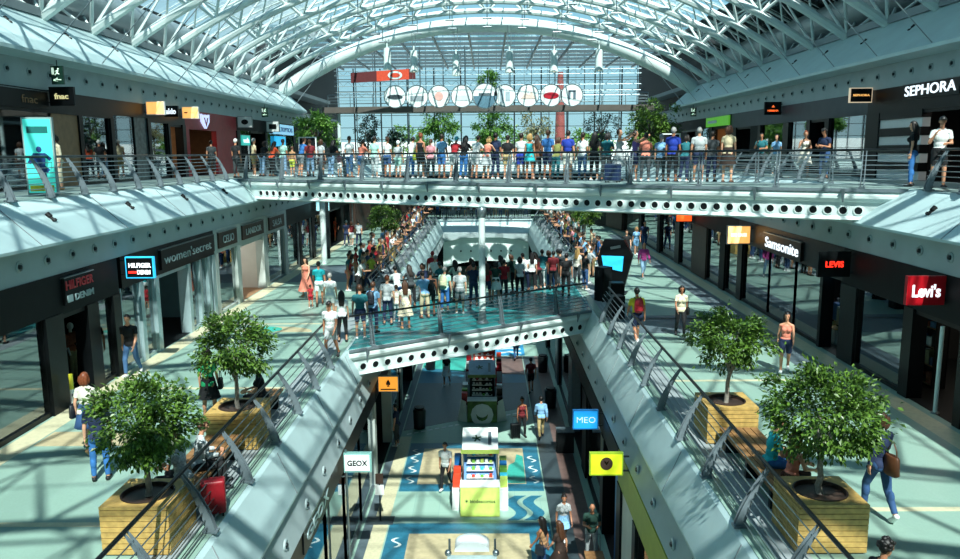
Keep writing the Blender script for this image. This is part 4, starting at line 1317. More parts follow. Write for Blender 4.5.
for i, (x, y, m, lb) in enumerate([(11.9, 25.5, mat('case_beige', '#a89a7c', .5, 0, .1, 4), 'beige'), (12.1, 26.3, mat('case_blue', '#3b5f86', .4, 0, .1, 4), 'blue'), (12.6, 27.1, mat('case_grey', '#5c6367', .4, 0, .1, 4), 'grey'), (11.9, 28.6, mat('case_red', '#9a1f28', .4, 0, .1, 4), 'red'), (12.0, 31.0, BLACK, 'black')]):
    p = thing('display_plinth', 'pale display plinth under the %s suitcase in the luggage shop' % lb, 'plinth', (x, y, ZM))
    MB().box(-.35, .35, -.3, .3, 0, .5).build('block', TAN if i % 2 else LIGHTW, p)
    MB().box(-.37, .37, -.32, .32, .5, .53).build('top_board', WOOD, p)
    suitcase(x, y, ZM + .53, -PI / 2, m, '%s suitcase on a plinth behind the luggage shop glass' % lb)
t = thing('poster_stand', 'cyan lit poster with a red corner inside the luggage shop', 'poster', (12.2, 25.3, ZM))
part(MB().box(12.15, 12.25, 24.9, 26.0, ZM + 1.35, ZM + 2.5), 'panel', CYAN_LIT, t)
part(MB().box(12.13, 12.16, 24.95, 25.7, ZM + 1.37, ZM + 1.75), 'red_patch', RED, t)
part(MB().tube([(12.2, 25.45, ZM), (12.2, 25.45, ZM + 1.35)], .03, 8), 'stem', STEEL, t)
part(MB().lathe([(.22, 0), (.22, .02), (.04, .03)], (12.2, 25.45, ZM), 14), 'foot', STEEL, t)
shelf(-17.6, 29.9, ZU, PI / 2, 'shelf of small goods behind the glass next to the fnac sign', COLS1 + [CYANP, PLASTW, ORANGE], 2, 2.4, 5, 5)
shelf(-17.6, 35.6, ZU, PI / 2, 'shoe shelf under the first orange sign', [DBROWN, TAN, COLS1[3], BLACK], 1.8, 2.2, 5, 6)
shelf(-17.6, 42.6, ZU, PI / 2, 'shelf with brown goods inside the red shop', [DBROWN, TAN, BLACK], 1.8, 1.3, 3, 7)
shelf(18.3, 24.0, ZU, -PI / 2, 'lit shelf of perfume boxes in the black perfume shop', [PLASTW, MAGENTA, COLS1[3], TAN], 2.2, 2.2, 5, 8)
shelf(18.3, 28.3, ZU, -PI / 2, 'second perfume shelf beside the striped column', [MAGENTA, RED, TAN, PLASTW], 2.2, 2.2, 5, 9)
shelf(17.3, 50.6, ZU, -PI / 2, 'amber lit bread shelf under the green sign', [ORANGE, YELLOW, TAN, WOOD], 2.2, 2.0, 4, 10)
shelf(5.6, 26.0, ZL, -PI / 2, 'shelf of goods in the lower right telephone shop', [BLUEP, PLASTW, BLACK], 1.8, 2, 4, 12)
shelf(5.2, 16.8, ZL, -PI / 2, 'shelf of goods behind the lower right glass', [LIME, YELLOW, GREENP, PLASTW], 1.8, 2, 4, 13)
shelf(-6.3, 18.4, ZL, PI / 2, 'shoe shelf behind the lower left glass', COLS1, 2.0, 1.8, 4, 14)
shelf(-6.3, 22.4, ZL, PI / 2, 'second shoe shelf behind the lower left glass', COLS1, 2.0, 1.8, 4, 15)
# poster with blue mountain scene in the media shop window
t = thing('window_poster', 'large poster of a blue sea and red rocks in the upper left window', 'poster', (-15.4, 24.2, ZU + .5))
part(MB().box(-15.45, -15.4, 23.2, 26.4, ZU + .3, ZU + 2.3), 'sheet', DARK, t)
part(MB().prism([(23.4 + 1.4 + 1.3 * math.cos(a), ZU + 1.45 + .7 * math.sin(a) + .12 * math.sin(3 * a)) for a in [2 * PI * k / 26 for k in range(26)]], 'x', -15.4, -15.38), 'sky_patch', mat('poster_blue', '#5a86b8', .6, 0, .2, 1.5), t)
part(MB().prism([(23.7, ZU + .8), (24.5, ZU + 1.1), (25.3, ZU + 1.0), (25.9, ZU + .7), (25.6, ZU + .45), (24.1, ZU + .45)], 'x', -15.38, -15.36), 'rock_patch', mat('poster_red', '#b3664e', .6, 0, .2, 2), t)
# ------------------------------------------------------------------ plants


def foliage(seed, rx, ry, rz, n, ls, clusters=60, droop=.3, sprig=0):
    rnd = random.Random(seed)
    cs = []
    for _ in range(clusters):
        while True:
            p = Vector((rnd.uniform(-1, 1), rnd.uniform(-1, 1), rnd.uniform(-1, 1)))
            if p.length < 1 and p.length > .35:
                break
        k = 1 + .22 * mnoise.noise(p * 2.2 + Vector((seed, 0, 0)))
        cs.append(Vector((p.x * rx * k, p.y * ry * k, p.z * rz * k)))
    vs, fs = [], []
    for i in range(n):
        c = rnd.choice(cs)
        r = .22 * (rx + rz) / 2
        p = c + Vector((rnd.gauss(0, r * .55), rnd.gauss(0, r * .55), rnd.gauss(0, r * .45)))
        out = Vector((p.x / rx, p.y / ry, p.z / rz))
        d = out.normalized() + Vector((rnd.gauss(0, .6), rnd.gauss(0, .6), rnd.gauss(0, .6) - droop))
        d.normalize()
        s = d.cross(Vector((rnd.gauss(0, .4), rnd.gauss(0, .4), 1)))
        if s.length < .01:
            continue
        s.normalize()
        u = s.cross(d)
        L = ls * rnd.uniform(.7, 1.25)
        w = L * .27
        a = len(vs)
        vs += [p, p + d * L * .5 + s * w + u * L * .06, p + d * L - u * L * .1, p + d * L * .5 - s * w + u * L * .06]
        fs += [(a, a + 1, a + 2), (a, a + 2, a + 3)]
    return vs, fs


def crown_mesh(seed, rx, ry, rz, n, ls, m, clusters=60, droop=.3):
    me = bpy.data.meshes.new('foliage')
    v, f = foliage(seed, rx, ry, rz, n, ls, clusters, droop)
    me.from_pydata([tuple(p) for p in v], [], f)
    me.materials.append(m)
    me.update()
    return me


def trunk_mesh(h, r, seed, m, spread=.5, up=.8):
    rnd = random.Random(seed)
    b = MB()
    pts = [Vector((0, 0, 0))]
    for i in range(5):
        pts.append(pts[-1] + Vector((rnd.uniform(-.03, .03), rnd.uniform(-.03, .03), h / 5)))
    b.tube(pts, [r * (1.15 - .08 * i) for i in range(6)], 10)
    for k in range(9):
        a = k * 2.4
        e = pts[-1] + Vector((math.cos(a) * spread * rnd.uniform(.5, 1), math.sin(a) * spread * rnd.uniform(.5, 1), up * rnd.uniform(.4, 1)))
        mid = pts[-1] * .5 + e * .5 + Vector((0, 0, .08))
        b.tube([pts[-1] - Vector((0, 0, rnd.uniform(0, .25) * h)), mid, e], [r * .55, r * .35, r * .12], 6)
    return b.mesh('trunk', m, True)


FICUS = [crown_mesh(11, .92, .92, .74, 5200, .108, LEAF, 80), crown_mesh(23, .90, .90, .70, 4600, .108, LEAF, 72), crown_mesh(37, 1.05, 1.0, .78, 6200, .108, LEAF, 95), crown_mesh(51, .84, .84, .66, 4600, .108, LEAF, 75)]
TRUNK = [trunk_mesh(.75, .05, k, BARK, .5, .8) for k in range(4)]


def planter(x, y, z, label, w=1.12, h=.85, group='square oak planters along the middle railings'):
    t = thing('planter', label, 'planter', (x, y, z), 0, group)
    b = MB()
    n = 8
    for k in range(n):
        z0 = .03 + (h - .08) * k / n
        z1 = z0 + (h - .08) / n - .012
        b.box(-w / 2, w / 2, -w / 2, -w / 2 + .03, z0, z1).box(-w / 2, w / 2, w / 2 - .03, w / 2, z0, z1)
        b.box(-w / 2, -w / 2 + .03, -w / 2 + .03, w / 2 - .03, z0, z1).box(w / 2 - .03, w / 2, -w / 2 + .03, w / 2 - .03, z0, z1)
    b.build('side_boards', WOOD, t)
    MB().box(-w / 2 + .035, w / 2 - .035, -w / 2 + .035, w / 2 - .035, 0, h - .06).build('inner_box', DBROWN, t)
    # top board with a round opening
    b = MB()
    R = w * .39
    N = 32
    vs = []
    for k in range(N):
        a = 2 * PI * k / N
        cx, sy = math.cos(a), math.sin(a)
        q = (w / 2) / max(abs(cx), abs(sy))
        vs += [(cx * R, sy * R, h), (cx * q, sy * q, h), (cx * R, sy * R, h - .05), (cx * q, sy * q, h - .05)]
    fs = []
    for k in range(N):
        a, c2 = k * 4, ((k + 1) % N) * 4
        fs += [(a, a + 1, c2 + 1, c2), (a + 2, c2 + 2, c2 + 3, a + 3), (a, c2, c2 + 2, a + 2), (a + 1, a + 3, c2 + 3, c2 + 1)]
    b.add(vs, fs)
    tb_ = b.build('top_board', WOOD, t)
    b = MB()
    b.lathe([(R - .005, h + .006), (R - .03, h + .01), (R - .045, h - .1), (R - .02, h - .1)], (0, 0, 0), 32, caps=False)
    b.build('rim', DBROWN, tb_, True)
    MB().lathe([(R - .03, h - .12), (R * .5, h - .085), (1e-5, h - .07)], (0, 0, 0), 24).build('soil', SOIL, t, True)
    return t


def ficus(x, y, z, k, label, zc, sc=1.0, rz=0.0, th=1.0):
    t = thing('ficus_tree', label, 'tree', (x, y, z), rz, 'clipped trees in oak planters')
    tr = link('trunk', TRUNK[k], t)
    tr.scale = (1, 1, th)
    f = link('foliage', FICUS[k], t)
    f.location = (0, 0, zc)
    f.scale = (sc, sc, sc)
    return t


PH = .85
PLANTS = [(-5.76, 12.15, 0, 'left', 'nearest', .92, 1.34, 1.05), (-5.68, 16.65, 1, 'left', 'second', .98, 1.52, 1.1), (5.5, 12.15, 2, 'right', 'nearest', .95, 1.38, 1.05), (5.38, 16.9, 3, 'right', 'second', 1.0, 1.46, 1.1)]
for x, y, k, sd, pos, sc, zc, th in PLANTS:
    planter(x, y, ZM, 'square oak planter box, %s one by the %s middle railing' % (pos, sd))
    ficus(x, y, ZM + PH - .08, k, 'leafy round crowned tree in the %s %s planter' % (pos, sd), zc, sc, k * .9, th)
for x, y, k, sd in [(-6.3, 46.5, 1, 'left'), (6.1, 48.5, 3, 'right')]:
    planter(x, y, ZM, 'square planter in the far %s crowd' % sd)
    ficus(x, y, ZM + PH - .08, k, 'round tree rising from the far %s crowd on the middle level' % sd, 1.8, 1.05, 1.1, 1.5)

# benches between the planters
for x, y0, y1, sd in [(-5.75, 12.95, 15.9, 'left'), (5.45, 12.95, 16.2, 'right')]:
    t = thing('bench', 'long oak bench between the two %s planters' % sd, 'bench', (x, (y0 + y1) / 2, ZM), 0, 'oak benches')
    b = MB()
    for k in range(5):
        xx = x - .4 + k * .165
        b.box(xx, xx + .145, y0, y1, ZM + .4, ZM + .45)
    part(b, 'seat_slats', WOODD, t)
    for yy in (y0 + .3, (y0 + y1) / 2, y1 - .3):
        part(MB().box(x - .36, x + .36, yy - .05, yy + .05, ZM, ZM + .4), 'leg', DSTEEL, t)

# greenery of the far upper hall


def shrub(x, y, z, zc, rx, rz, m, seed, label, n=1800, ls=.22, trunk=True, name='potted_tree', group=None, droop=.4, tm=BARKD, pot=True, clusters=45):
    t = thing(name, label, 'tree', (x, y, z), 0, group)
    f = link('foliage', crown_mesh(seed, rx, rx * .9, rz, n, ls, m, clusters, droop), t)
    f.location = (0, 0, zc)
    hh = max(.5, zc - rz * .5)
    link('trunk', trunk_mesh(hh, .09, seed, tm, rx * .6, rz), t)
    if pot:
        MB().lathe([(.35, 0), (.48, .5), (.5, .52), (.44, .52), (.42, .45), (1e-5, .45)], (0, 0, 0), 18).build('pot', DSTEEL, t, True)
    return t


shrub(-12.6, 57.5, ZU, 2.75, 1.55, 1.35, LEAFG, 101, 'bright green tree at the far left of the upper hall', 3000, .24)
shrub(12.0, 57.5, ZU, 3.0, 1.75, 1.75, LEAF, 102, 'dense green tree at the far right of the upper hall', 3400, .24)
shrub(-12.6, 82, ZU, 3.4, 1.15, 1.8, LEAFD, 103, 'dark narrow tree left of the small dark bush', 1500, .26)
shrub(-9.6, 81, ZU, 2.6, .85, .85, LEAFD, 104, 'small dark round bush before the glass', 900, .24)
shrub(-5.0, 82, ZU, 4.1, 2.1, 1.9, LEAFG, 105, 'broad light green tree left of centre before the glass', 2600, .3)
shrub(.2, 83.5, ZU, 4.0, 1.8, 2.0, LEAFG, 106, 'bright tree in the centre before the glass', 2600, .3)
shrub(5.0, 82, ZU, 4.0, 2.0, 1.8, LEAFB, 107, 'thin dry leaved tree right of centre', 900, .28)
shrub(11.9, 82, ZU, 3.6, 1.9, 1.6, LEAFD, 108, 'loose dark blue leaved tree right of the red brown mast', 1300, .26)
shrub(.1, 69.0, Z(4.0), 1.9, .95, 1.1, LEAFG, 109, 'green potted tree standing on the mezzanine above the round signs', 1100, .22)
shrub(8.6, 81, ZU, 1.7, .5, .5, LEAFD, 111, 'low dark bush beside the mast', 500, .22)
# outdoor ground, trees and mast beyond the glass
struct('ground_outside', MB().box(-160, 160, 82, 420, ZU - 1.3, ZU - 1.0), mat('pale_paving', '#b9c4c2', .8, 0, .1, .3), 'pale paved square outside beyond the glass', 'ground')
struct('wall_outside', MB().box(-90, 90, 150, 152, ZU - 1, ZU + 3.2), mat('pale_outside_wall', '#cfd8d6', .8, 0, .1, .3), 'long pale building edge far outside', 'wall')
for i, (x, y, zc, rx, rz) in enumerate([(-26, 108, 4.5, 4.0, 3.0), (-12, 118, 3.5, 3.0, 2.4), (14, 112, 3.2, 3.2, 2.2), (27, 106, 4.6, 4.2, 3.2), (2, 125, 3.4, 4.0, 2.2)]):
    shrub(x, y, ZU - 1, zc, rx, rz, LEAFG, 120 + i, 'tree outside beyond the glass, the %s from the left' % nth(sorted([-26, -12, 14, 27, 2]).index(x) + 1), 1500, .6, name='outdoor_tree', pot=False, tm=BARKD)
t = thing('mast', 'red brown tapering mast outside right of centre', 'mast', (9.2, 100, ZU - 1))
MB().tube([(0, 0, 0), (0, 0, 6.0), (.0, 0, 12)], [.75, .6, .35], 12).build('shaft', mat('rust_mast', '#8a4a44', .6, 0, .15, 2), t, True)
MB().bar((-3.5, 0, 1.4), (5.5, 0, 3.2), .3, .3).build('boom', GREYT, t)
MB().lathe([(1.2, 0), (1.2, .4), (.8, .5)], (0, 0, 0), 16).build('base_block', GREYT, t)

# ------------------------------------------------------------------ far hall signs
logos = [('oval', '#3a4a50', '─', '#2c3940'), ('band', '#8c9aa0', '▬', '#c4d0d2'), ('face', '#d8a9a0', '◊', '#b87a70'), ('block', '#c2cfd2', '▄', '#9aa7aa'), None, ('towers', '#9fb4bd', '▐', '#6c8592'), ('hill', '#d6c3b8', '▲', '#c9a08c'), ('red', '#b01b2e', '', ''), ('letters', '#5a6f7c', 'n', '#37505e')]
names = ['dark oval mark', 'pale band', 'pinkish emblem', 'pale block mark', 'dark blue lower half', 'grey blue tower mark', 'warm hill mark', 'red oval', 'blue letter mark']
cxs = [-7.69, -5.86, -4.03, -2.12, -.21, 1.44, 3.35, 5.26, 6.99]
GLOSSW = mat('round_sign_white', '#e4eeee', .3, 0, .03, 3)
for i, x in enumerate(cxs):
    r = .86 if i != 4 else .98
    y = 62.6
    x *= .957
    z = Z(4.42)
    t = thing('round_sign', 'round white hanging sign with %s, the %s of nine from the left' % (names[i], nth(i + 1)), 'sign', (x, y, z), 0, 'round signs across the far hall')
    MB().lathe([(r, 0), (r, .1), (1e-5, .1)], (0, .05, 0), 36, (0, 1, 0)).build('disc', GLOSSW, t, False)
    MB().lathe([(r + .03, -.02), (r + .03, .12), (r - .03, .12), (r - .03, -.02), (r + .03, -.02)], (0, .05, 0), 36, (0, 1, 0), caps=False).build('rim', STEEL, t, True)
    b = MB()
    if i in (0, 7):
        b.lathe([(.62, 0), (.62, .02), (1e-5, .02)], (0, .02, -.02), 28, (0, 1, 0), (1, 0, 0), 1, .42 if i == 7 else .3)
        b.build('emblem', mat('emblem_%s' % logos[i][0], logos[i][1], .4, 0, .1, 4), t)
    elif i == 4:
        b.add([(math.cos(a) * .93, .03, math.sin(a) * .93) for a in [PI + PI * k / 16 for k in range(17)]], [tuple(range(17))])
        b.build('emblem', mat('emblem_half', '#55798a', .4, 0, .15, 4), t)
        MB().box(-.5, .5, .02, .035, .02, .22).build('emblem_bar', GREYT, t)
    else:
        m1 = mat('emblem_%s' % logos[i][0], logos[i][1], .4, 0, .1, 4)
        if i in (1, 3):
            b.box(-.55, .55, .02, .04, -.35, .05)
        elif i == 5:
            b.box(-.4, -.1, .02, .04, -.55, .55).box(.05, .4, .02, .04, -.4, .3)
        elif i == 6:
            b.prism([(-.6, -.25), (-.2, .25), (.05, .05), (.3, .3), (.6, -.25)], 'y', .02, .04)
        elif i == 2:
            b.lathe([(.34, 0), (.34, .02), (1e-5, .02)], (0, .02, 0), 24, (0, 1, 0))
        else:
            b.box(-.3, -.12, .02, .04, -.3, .35).box(.1, .3, .02, .04, -.3, .35).box(-.3, .3, .02, .04, .25, .38)
        b.build('emblem', m1, t)
    for sx in (-.3, .3):
        MB().tube([(sx, .08, r * .9), (sx, .08, 3.4)], .015, 5).build('wire', STEEL, t)
# orange banner
t = thing('banner', 'long orange and dark red banner with a white oval hanging at the far left', 'banner', (-8.7, 66, Z(6.3)))
pts = [(-11.4 + 5.4 * k / 10) for k in range(11)]
b = MB()
for k in range(10):
    a, e = pts[k] + 8.7, pts[k + 1] + 8.7
    za, ze = .03 * k, .03 * (k + 1)
    b.mi = 1 if k < 4 or k == 9 else 0
    b.add([(a, 0, -.5 + za), (e, 0, -.5 + ze), (e, 0, .33 + ze), (a, 0, .33 + za), (a, .05, -.5 + za), (e, .05, -.5 + ze), (e, .05, .33 + ze), (a, .05, .33 + za)], [(0, 1, 2, 3), (7, 6, 5, 4), (0, 4, 5, 1), (3, 2, 6, 7)])
b.build('cloth_sheet', [ORANGE, mat('dark_red_fabric', '#5c1a1c', .6, 0, .1, 5)], t)
MB().lathe([(.6, 0), (.6, .02), (1e-5, .02)], (1.0, -.03, .1), 28, (0, 1, 0), (1, 0, 0), 1, .55).build('oval', WHITE, t)
MB().lathe([(.42, 0), (.42, .02), (1e-5, .02)], (1.0, -.05, .1), 28, (0, 1, 0), (1, 0, 0), 1, .45).build('oval_centre', ORANGE, t)
for sx in (-2.5, 2.5):
    MB().tube([(sx, .03, .3), (sx, .03, 3.0)], .02, 5).build('wire', STEEL, t)

# ------------------------------------------------------------------ standing boards
# teal advertising stand on the upper left gallery
t = thing('advert_stand', 'tall lit teal advertising stand with a judo figure on the upper left gallery', 'advert stand', (-12.35, 21.4, ZU), .25)
MB().box(-.38, .38, -.08, .08, 0, 2.15).build('case', mat('grey_case', '#8aa0a0', .4, 0, .05, 4), t)
MB().box(-.34, .34, -.095, -.08, .1, 2.1).build('panel', TEAL_LIT, t)
MB().box(-.26, .26, -.102, -.095, 1.72, 1.9).build('title_strip', mat('deep_teal', '#1f6f6c', .4, 0, .1, 4), t)
b = MB()
yy = -.1
b.ell((0, yy, 1.28), .07, .01, .085, 12, 8)
b.prism([(-.16, 1.18), (.16, 1.18), (.12, .8), (-.12, .8)], 'y', yy - .004, yy + .004)
b.bar((-.14, yy, 1.13), (-.27, yy, .9), .09, .008, (0, 1, 0)).bar((.14, yy, 1.13), (.27, yy, 1.0), .09, .008, (0, 1, 0))
b.bar((-.06, yy, .82), (.08, yy, .62), .12, .008, (0, 1, 0)).bar((.08, yy, .62), (.12, yy, .35), .1, .008, (0, 1, 0)).bar((.05, yy, .82), (.2, yy, .68), .12, .008, (0, 1, 0))
b.build('printed_figure', mat('print_navy', '#1a3f7a', .5, 0, .1, 5), t)
MB().box(-.3, .3, -.104, -.095, .14, .3).build('yellow_strip', YELLOW, t)
# white framed dark portals
for x, y, sd in [(-12.7, 55.0, 'left'), (12.6, 54.0, 'right')]:
    t = thing('display_board', 'white framed dark display board at the far %s of the upper level' % sd, 'display board', (x, y, ZU))
    w, h = .55, 2.2
    b = MB().box(-w - .08, -w, -.1, .1, 0, h + .08).box(w, w + .08, -.1, .1, 0, h + .08).box(-w, w, -.1, .1, h, h + .08)
    b.build('frame', PLASTW, t)
    MB().box(-w, w, -.04, .04, .1, h).build('panel', DARK, t)
    MB().box(-w - .2, w + .2, -.3, .3, 0, .05).build('foot', DSTEEL, t)
# hexagonal dark stand with cyan screen on the right of the middle bridge
t = thing('advert_stand', 'dark six sided stand with a cyan screen beside the crowd on the right', 'advert stand', (5.75, 35.0, ZM), -.3)
HEX = [(-.55, .55), (-.75, 1.6), (-.45, 2.5), (.45, 2.5), (.85, 1.75), (.5, .3), (-.2, 0)]
MB().prism(HEX, 'y', -.2, .2).build('case', BLACK, t)
MB().prism([(-.45, 1.2), (-.55, 1.75), (.45, 1.75), (.4, 1.05)], 'y', -.215, -.2).build('screen', CYAN_LIT, t)
MB().bar((-.15, -.215, 2.1), (.3, -.215, 2.2), .01, .12).build('badge', STEEL, t)
MB().box(-.5, .6, -.4, .4, 0, .06).build('foot', DSTEEL, t)
# loudspeakers near it
for i, (x, y, h) in enumerate([(5.25, 31.2, 1.15), (4.95, 29.6, .9), (5.0, 33.2, 1.5)]):
    t = thing('loudspeaker', ['black floor loudspeaker at the right end of the lower footbridge', 'low black floor monitor nearest the right railing', 'tall black loudspeaker in front of the cyan screen'][i], 'loudspeaker', (x, y, ZM), .3 * i)
    o = MB().box(-.28, .28, -.26, .26, 0, h).build('cabinet', BLACK, t)
    MB().box(-.25, .25, -.275, -.26, .05, h - .05).build('grille', DARK, t)
    MB().bar((-.3, 0, h * .7), (-.28, 0, h * .9), .03, .03).build('handle', DSTEEL, t)
# red suitcase of the seated pair
suitcase(-5.0, 13.05, ZM, .3, mat('case_bright_red', '#8e1420', .45, 0, .1, 5), 'red wheeled suitcase between the bench and the left railing', None, .62, .42, .28, .4)
suitcase(4.45, 27.8, ZU, -.55, mat('case_navy', '#1c2f52', .5, 0, .1, 5), 'large navy suitcase standing on the upper footbridge by the woman in grey', None, .6, .55, .3, .2)

# ------------------------------------------------------------------ kiosks in the lower hall


def kiosk(x, y, label, front_m, canopy_m, body_m, goods, title, tm, canopy_z=2.25, dome=False, seed=1, front=True):
    rnd = random.Random(seed)
    t = thing('kiosk', label, 'kiosk', (x, y, 0))
    # counter, sloping front board, stepped goods display, side cabinets and a small tilted canopy
    MB().box(-.66, .66, .12, .6, 0, .95).build('counter', body_m, t)
    MB().box(-.7, .7, .08, .64, .95, .99).build('counter_top', PLASTW, t)
    for sx in (-1, 1):
        sc_ = MB().box(*sorted((sx * .68, sx * .98)), .3, 2.3, 0, .8).build('side_cabinet', body_m, t)
        for q in range(5):
            yy = .4 + q * .37
            MB().box(*sorted((sx * .7, sx * .96)), yy, yy + .3, .8, 1.0 + rnd.uniform(0, .4)).build('side_display', rnd.choice(goods), sc_)
        MB().box(*sorted((sx * .7, sx * .96)), .28, .3, .1, .7).build('side_panel', PLASTW, sc_)
    if front:
        b = MB().obox((0, -.05, .5), (1, 0, 0), (0, .36, .93), (0, -.93, .36), .68, .5, .02)
        fb = b.build('front_board', front_m, t)
        d = Vector((0, .36, .93)).normalized()
        c0 = Vector((0, -.05, .5)) + Vector((0, -.93, .36)).normalized() * .03
        me = text_mesh(title, .5, .004, tm, .008)
        xs = [v.co.x for v in me.vertices]
        if xs:
            k = 1.05 / (max(xs) - min(xs))
            for v in me.vertices:
                v.co = c0 + Vector((1, 0, 0)) * v.co.x * k + d * v.co.y * k + d.cross(Vector((-1, 0, 0))) * -v.co.z
            link('lettering', me, fb)
    MB().obox((0, 1.25, 1.3), (1, 0, 0), Vector((0, .7, .72)).normalized(), Vector((0, -.72, .7)).normalized(), .58, .75, .02).build('rear_panel', goods[3], t)
    for r in range(4):
        gs = MB().box(-.48, .48, .72 + .2 * r, .96 + .2 * r, 1.0 + .19 * r, 1.02 + .19 * r).build('goods_shelf', PLASTW, t)
        for q in range(6):
            xx = -.45 + q * .155
            MB().box(xx, xx + .11, .76 + .2 * r, .86 + .2 * r, 1.02 + .19 * r, 1.02 + .19 * r + rnd.uniform(.07, .13)).build('packet', rnd.choice(goods) if q % 2 else PLASTW, gs)
    for sx in (-.6, .6):
        for yy, zz in ((1.0, canopy_z - .3), (2.1, canopy_z + .1)):
            MB().tube([(sx, yy, .8), (sx, yy, zz)], .03, 8).build('canopy_post', STEEL, t)
    if dome:
        b = MB()
        N = 12
        for k in range(N):
            a0, a1 = PI * k / N, PI * (k + 1) / N
            b.add([(-.45 * math.cos(a0), 1.7, canopy_z + .22 * math.sin(a0)), (-.45 * math.cos(a1), 1.7, canopy_z + .22 * math.sin(a1)), (-.45 * math.cos(a1), 2.2, canopy_z + .22 * math.sin(a1)), (-.45 * math.cos(a0), 2.2, canopy_z + .22 * math.sin(a0)),
                   (-.45 * math.cos(a0), 1.7, canopy_z - .04), (-.45 * math.cos(a1), 1.7, canopy_z - .04), (-.45 * math.cos(a1), 2.2, canopy_z - .04), (-.45 * math.cos(a0), 2.2, canopy_z - .04)],
                  [(0, 1, 2, 3), (4, 7, 6, 5), (0, 4, 5, 1), (3, 2, 6, 7)])
        b.build('canopy', canopy_m, t, True)
        MB().box(-.64, .64, .8, 1.75, canopy_z - .2, canopy_z - .16).build('canopy_board', mat('glass_grey', '#9fb4b5', .2, 0, .1, 4), t)
        for sx in (-.62, .62):
            MB().ell((sx, 1.75, canopy_z - .1), .09, .09, .09).build('lamp_ball', STEEL, t, True)
    else:
        d = Vector((0, .94, .34)).normalized()
        nn = Vector((0, -.34, .94)).normalized()
        cb = MB().obox((0, 1.55, canopy_z - .1), (1, 0, 0), d, nn, .64, .6, .03).build('canopy', canopy_m, t)
        b = MB()
        cc = Vector((-.12, 1.55, canopy_z - .1)) + nn * .035
        for k in range(5):
            a = 2 * PI * k / 5 + .5
            b.bar(cc, cc + Vector((1, 0, 0)) * .17 * math.cos(a) + d * .17 * math.sin(a), .06, .01, nn)
        b.build('star_mark', mat('dark_green_text', '#2c4a1e', .5, 0, .1, 5), cb)
        MB().obox(Vector((.35, 1.55, canopy_z - .1)) + nn * .035, (1, 0, 0), d, nn, .06, .35, .005).build('text_bar', GREYT, cb)
    MB().box(-.68, .68, .94, 1.0, canopy_z - .42, canopy_z - .28).build('canopy_fascia', front_m, t)
    return t


GD = [MAGENTA, LIME, PLASTW, BLUEP, ORANGE, CYANP, GREENP]
kiosk(-.35, 25.05, 'lime green and white kiosk cart in the lower hall, second from the front', LIME, PLASTW, PLASTW, GD, '✶ biodescontos', mat('dark_green_text', '#2c4a1e', .5, 0, .1, 5), seed=3)
t = kiosk(-.35, 34.4, 'dark kiosk cart with a colourful front board and a round white label', mat('multi_front', '#5a7a3a', .5, 0, .6, 3), mat('blue_grey_canopy', '#7f9bb0', .4, 0, .1, 3), mat('dark_red_body', '#4a1f24', .5, 0, .2, 3), [DBROWN, PLASTW, REDW, BLACK, GREENP], 'o', PLASTW, seed=5)
for sx in (-1, 1):
    o = MB().add([(sx * .7, -.1, 0), (sx * 1.15, .1, 0), (sx * .98, .28, 1.0), (sx * .75, .2, .9), (sx * .7, .28, 0)], [(0, 1, 2, 3), (1, 4, 2), (0, 3, 4), (3, 2, 4), (0, 4, 1)]).build('side_wing', PLASTW, t)
MB().lathe([(.3, 0), (.3, .02), (1e-5, .02)], (0, -.12, .55), 24, (0, -.9, .42)).build('round_label', PLASTW, t)
kiosk(-.48, 16.8, 'glass and steel kiosk with a white domed top at the bottom of view', PLASTW, PLASTW, mat('grey_glass_body', '#7f9396', .3, 0, .15, 3), GD, ' ', PLASTW, dome=True, seed=7, front=False)
kiosk(-.3, 40.0, 'red kiosk cart under the lower footbridge', RED, RED, REDW, [REDW, BLACK, PLASTW, ORANGE], '▬', PLASTW, seed=9)

# floor stand with dark mat on the lower left
t = thing('floor_stand', 'slim floor stand with a white card on a dark mat in the lower left', 'floor stand', (-3.75, 24.6, 0))
MB().box(-.45, .45, -.3, .3, 0, .015).build('mat', GREYD, t)
MB().tube([(0, 0, .01), (0, 0, 1.55)], .03, 8).build('pole', DSTEEL, t)
MB().box(-.15, .15, -.03, .0, .95, 1.3).build('card', PLASTW, t)
MB().box(-.13, .13, -.04, .02, 1.35, 1.7).build('top_card', DBROWN, t)
for i, (x, y) in enumerate([(-3.2, 33.6), (-3.4, 43.2), (3.0, 36.4), (3.05, 42.6)]):
    t = thing('litter_bin', 'dark round bin in the lower hall, %s' % ['left by the dark doorway', 'far left', 'right by the brown strip', 'far right'][i], 'bin', (x, y, 0))
    MB().lathe([(.26, 0), (.3, .85), (.3, .9), (.2, .92)], (0, 0, 0), 18).build('body', DSTEEL, t, True)
    MB().lathe([(.2, .92), (.24, .96), (.24, 1.0), (1e-5, 1.02)], (0, 0, 0), 18).build('lid', BLACK, t, True)
for i, (x, y, hh) in enumerate([(3.15, 30.8, .9), (-9.6, 18.9, .5)]):
    t = thing('floor_box', ['dark counter box at the right edge of the lower hall', 'yellow and white safety post by the black doorway'][i], 'box' if i == 0 else 'post', (x, y, [0, ZM][i]))
    if i == 0:
        MB().box(-.35, .35, -.3, .3, 0, hh).build('body', DARK, t)
        MB().box(-.37, .37, -.32, .32, hh, hh + .03).build('top_board', GREYT, t)
    else:
        t.name = 'safety_post'
        MB().tube([(-1.1, 0, 0), (-1.1, 0, .55)], .05, 10).build('shaft', PLASTW, t)
        MB().tube([(-1.1, 0, .55), (-1.1, 0, .95)], .052, 10).build('yellow_band', YELLOW, t)
# ------------------------------------------------------------------ people
V = Vector


def norm(v):
    return Vector(v).normalized()


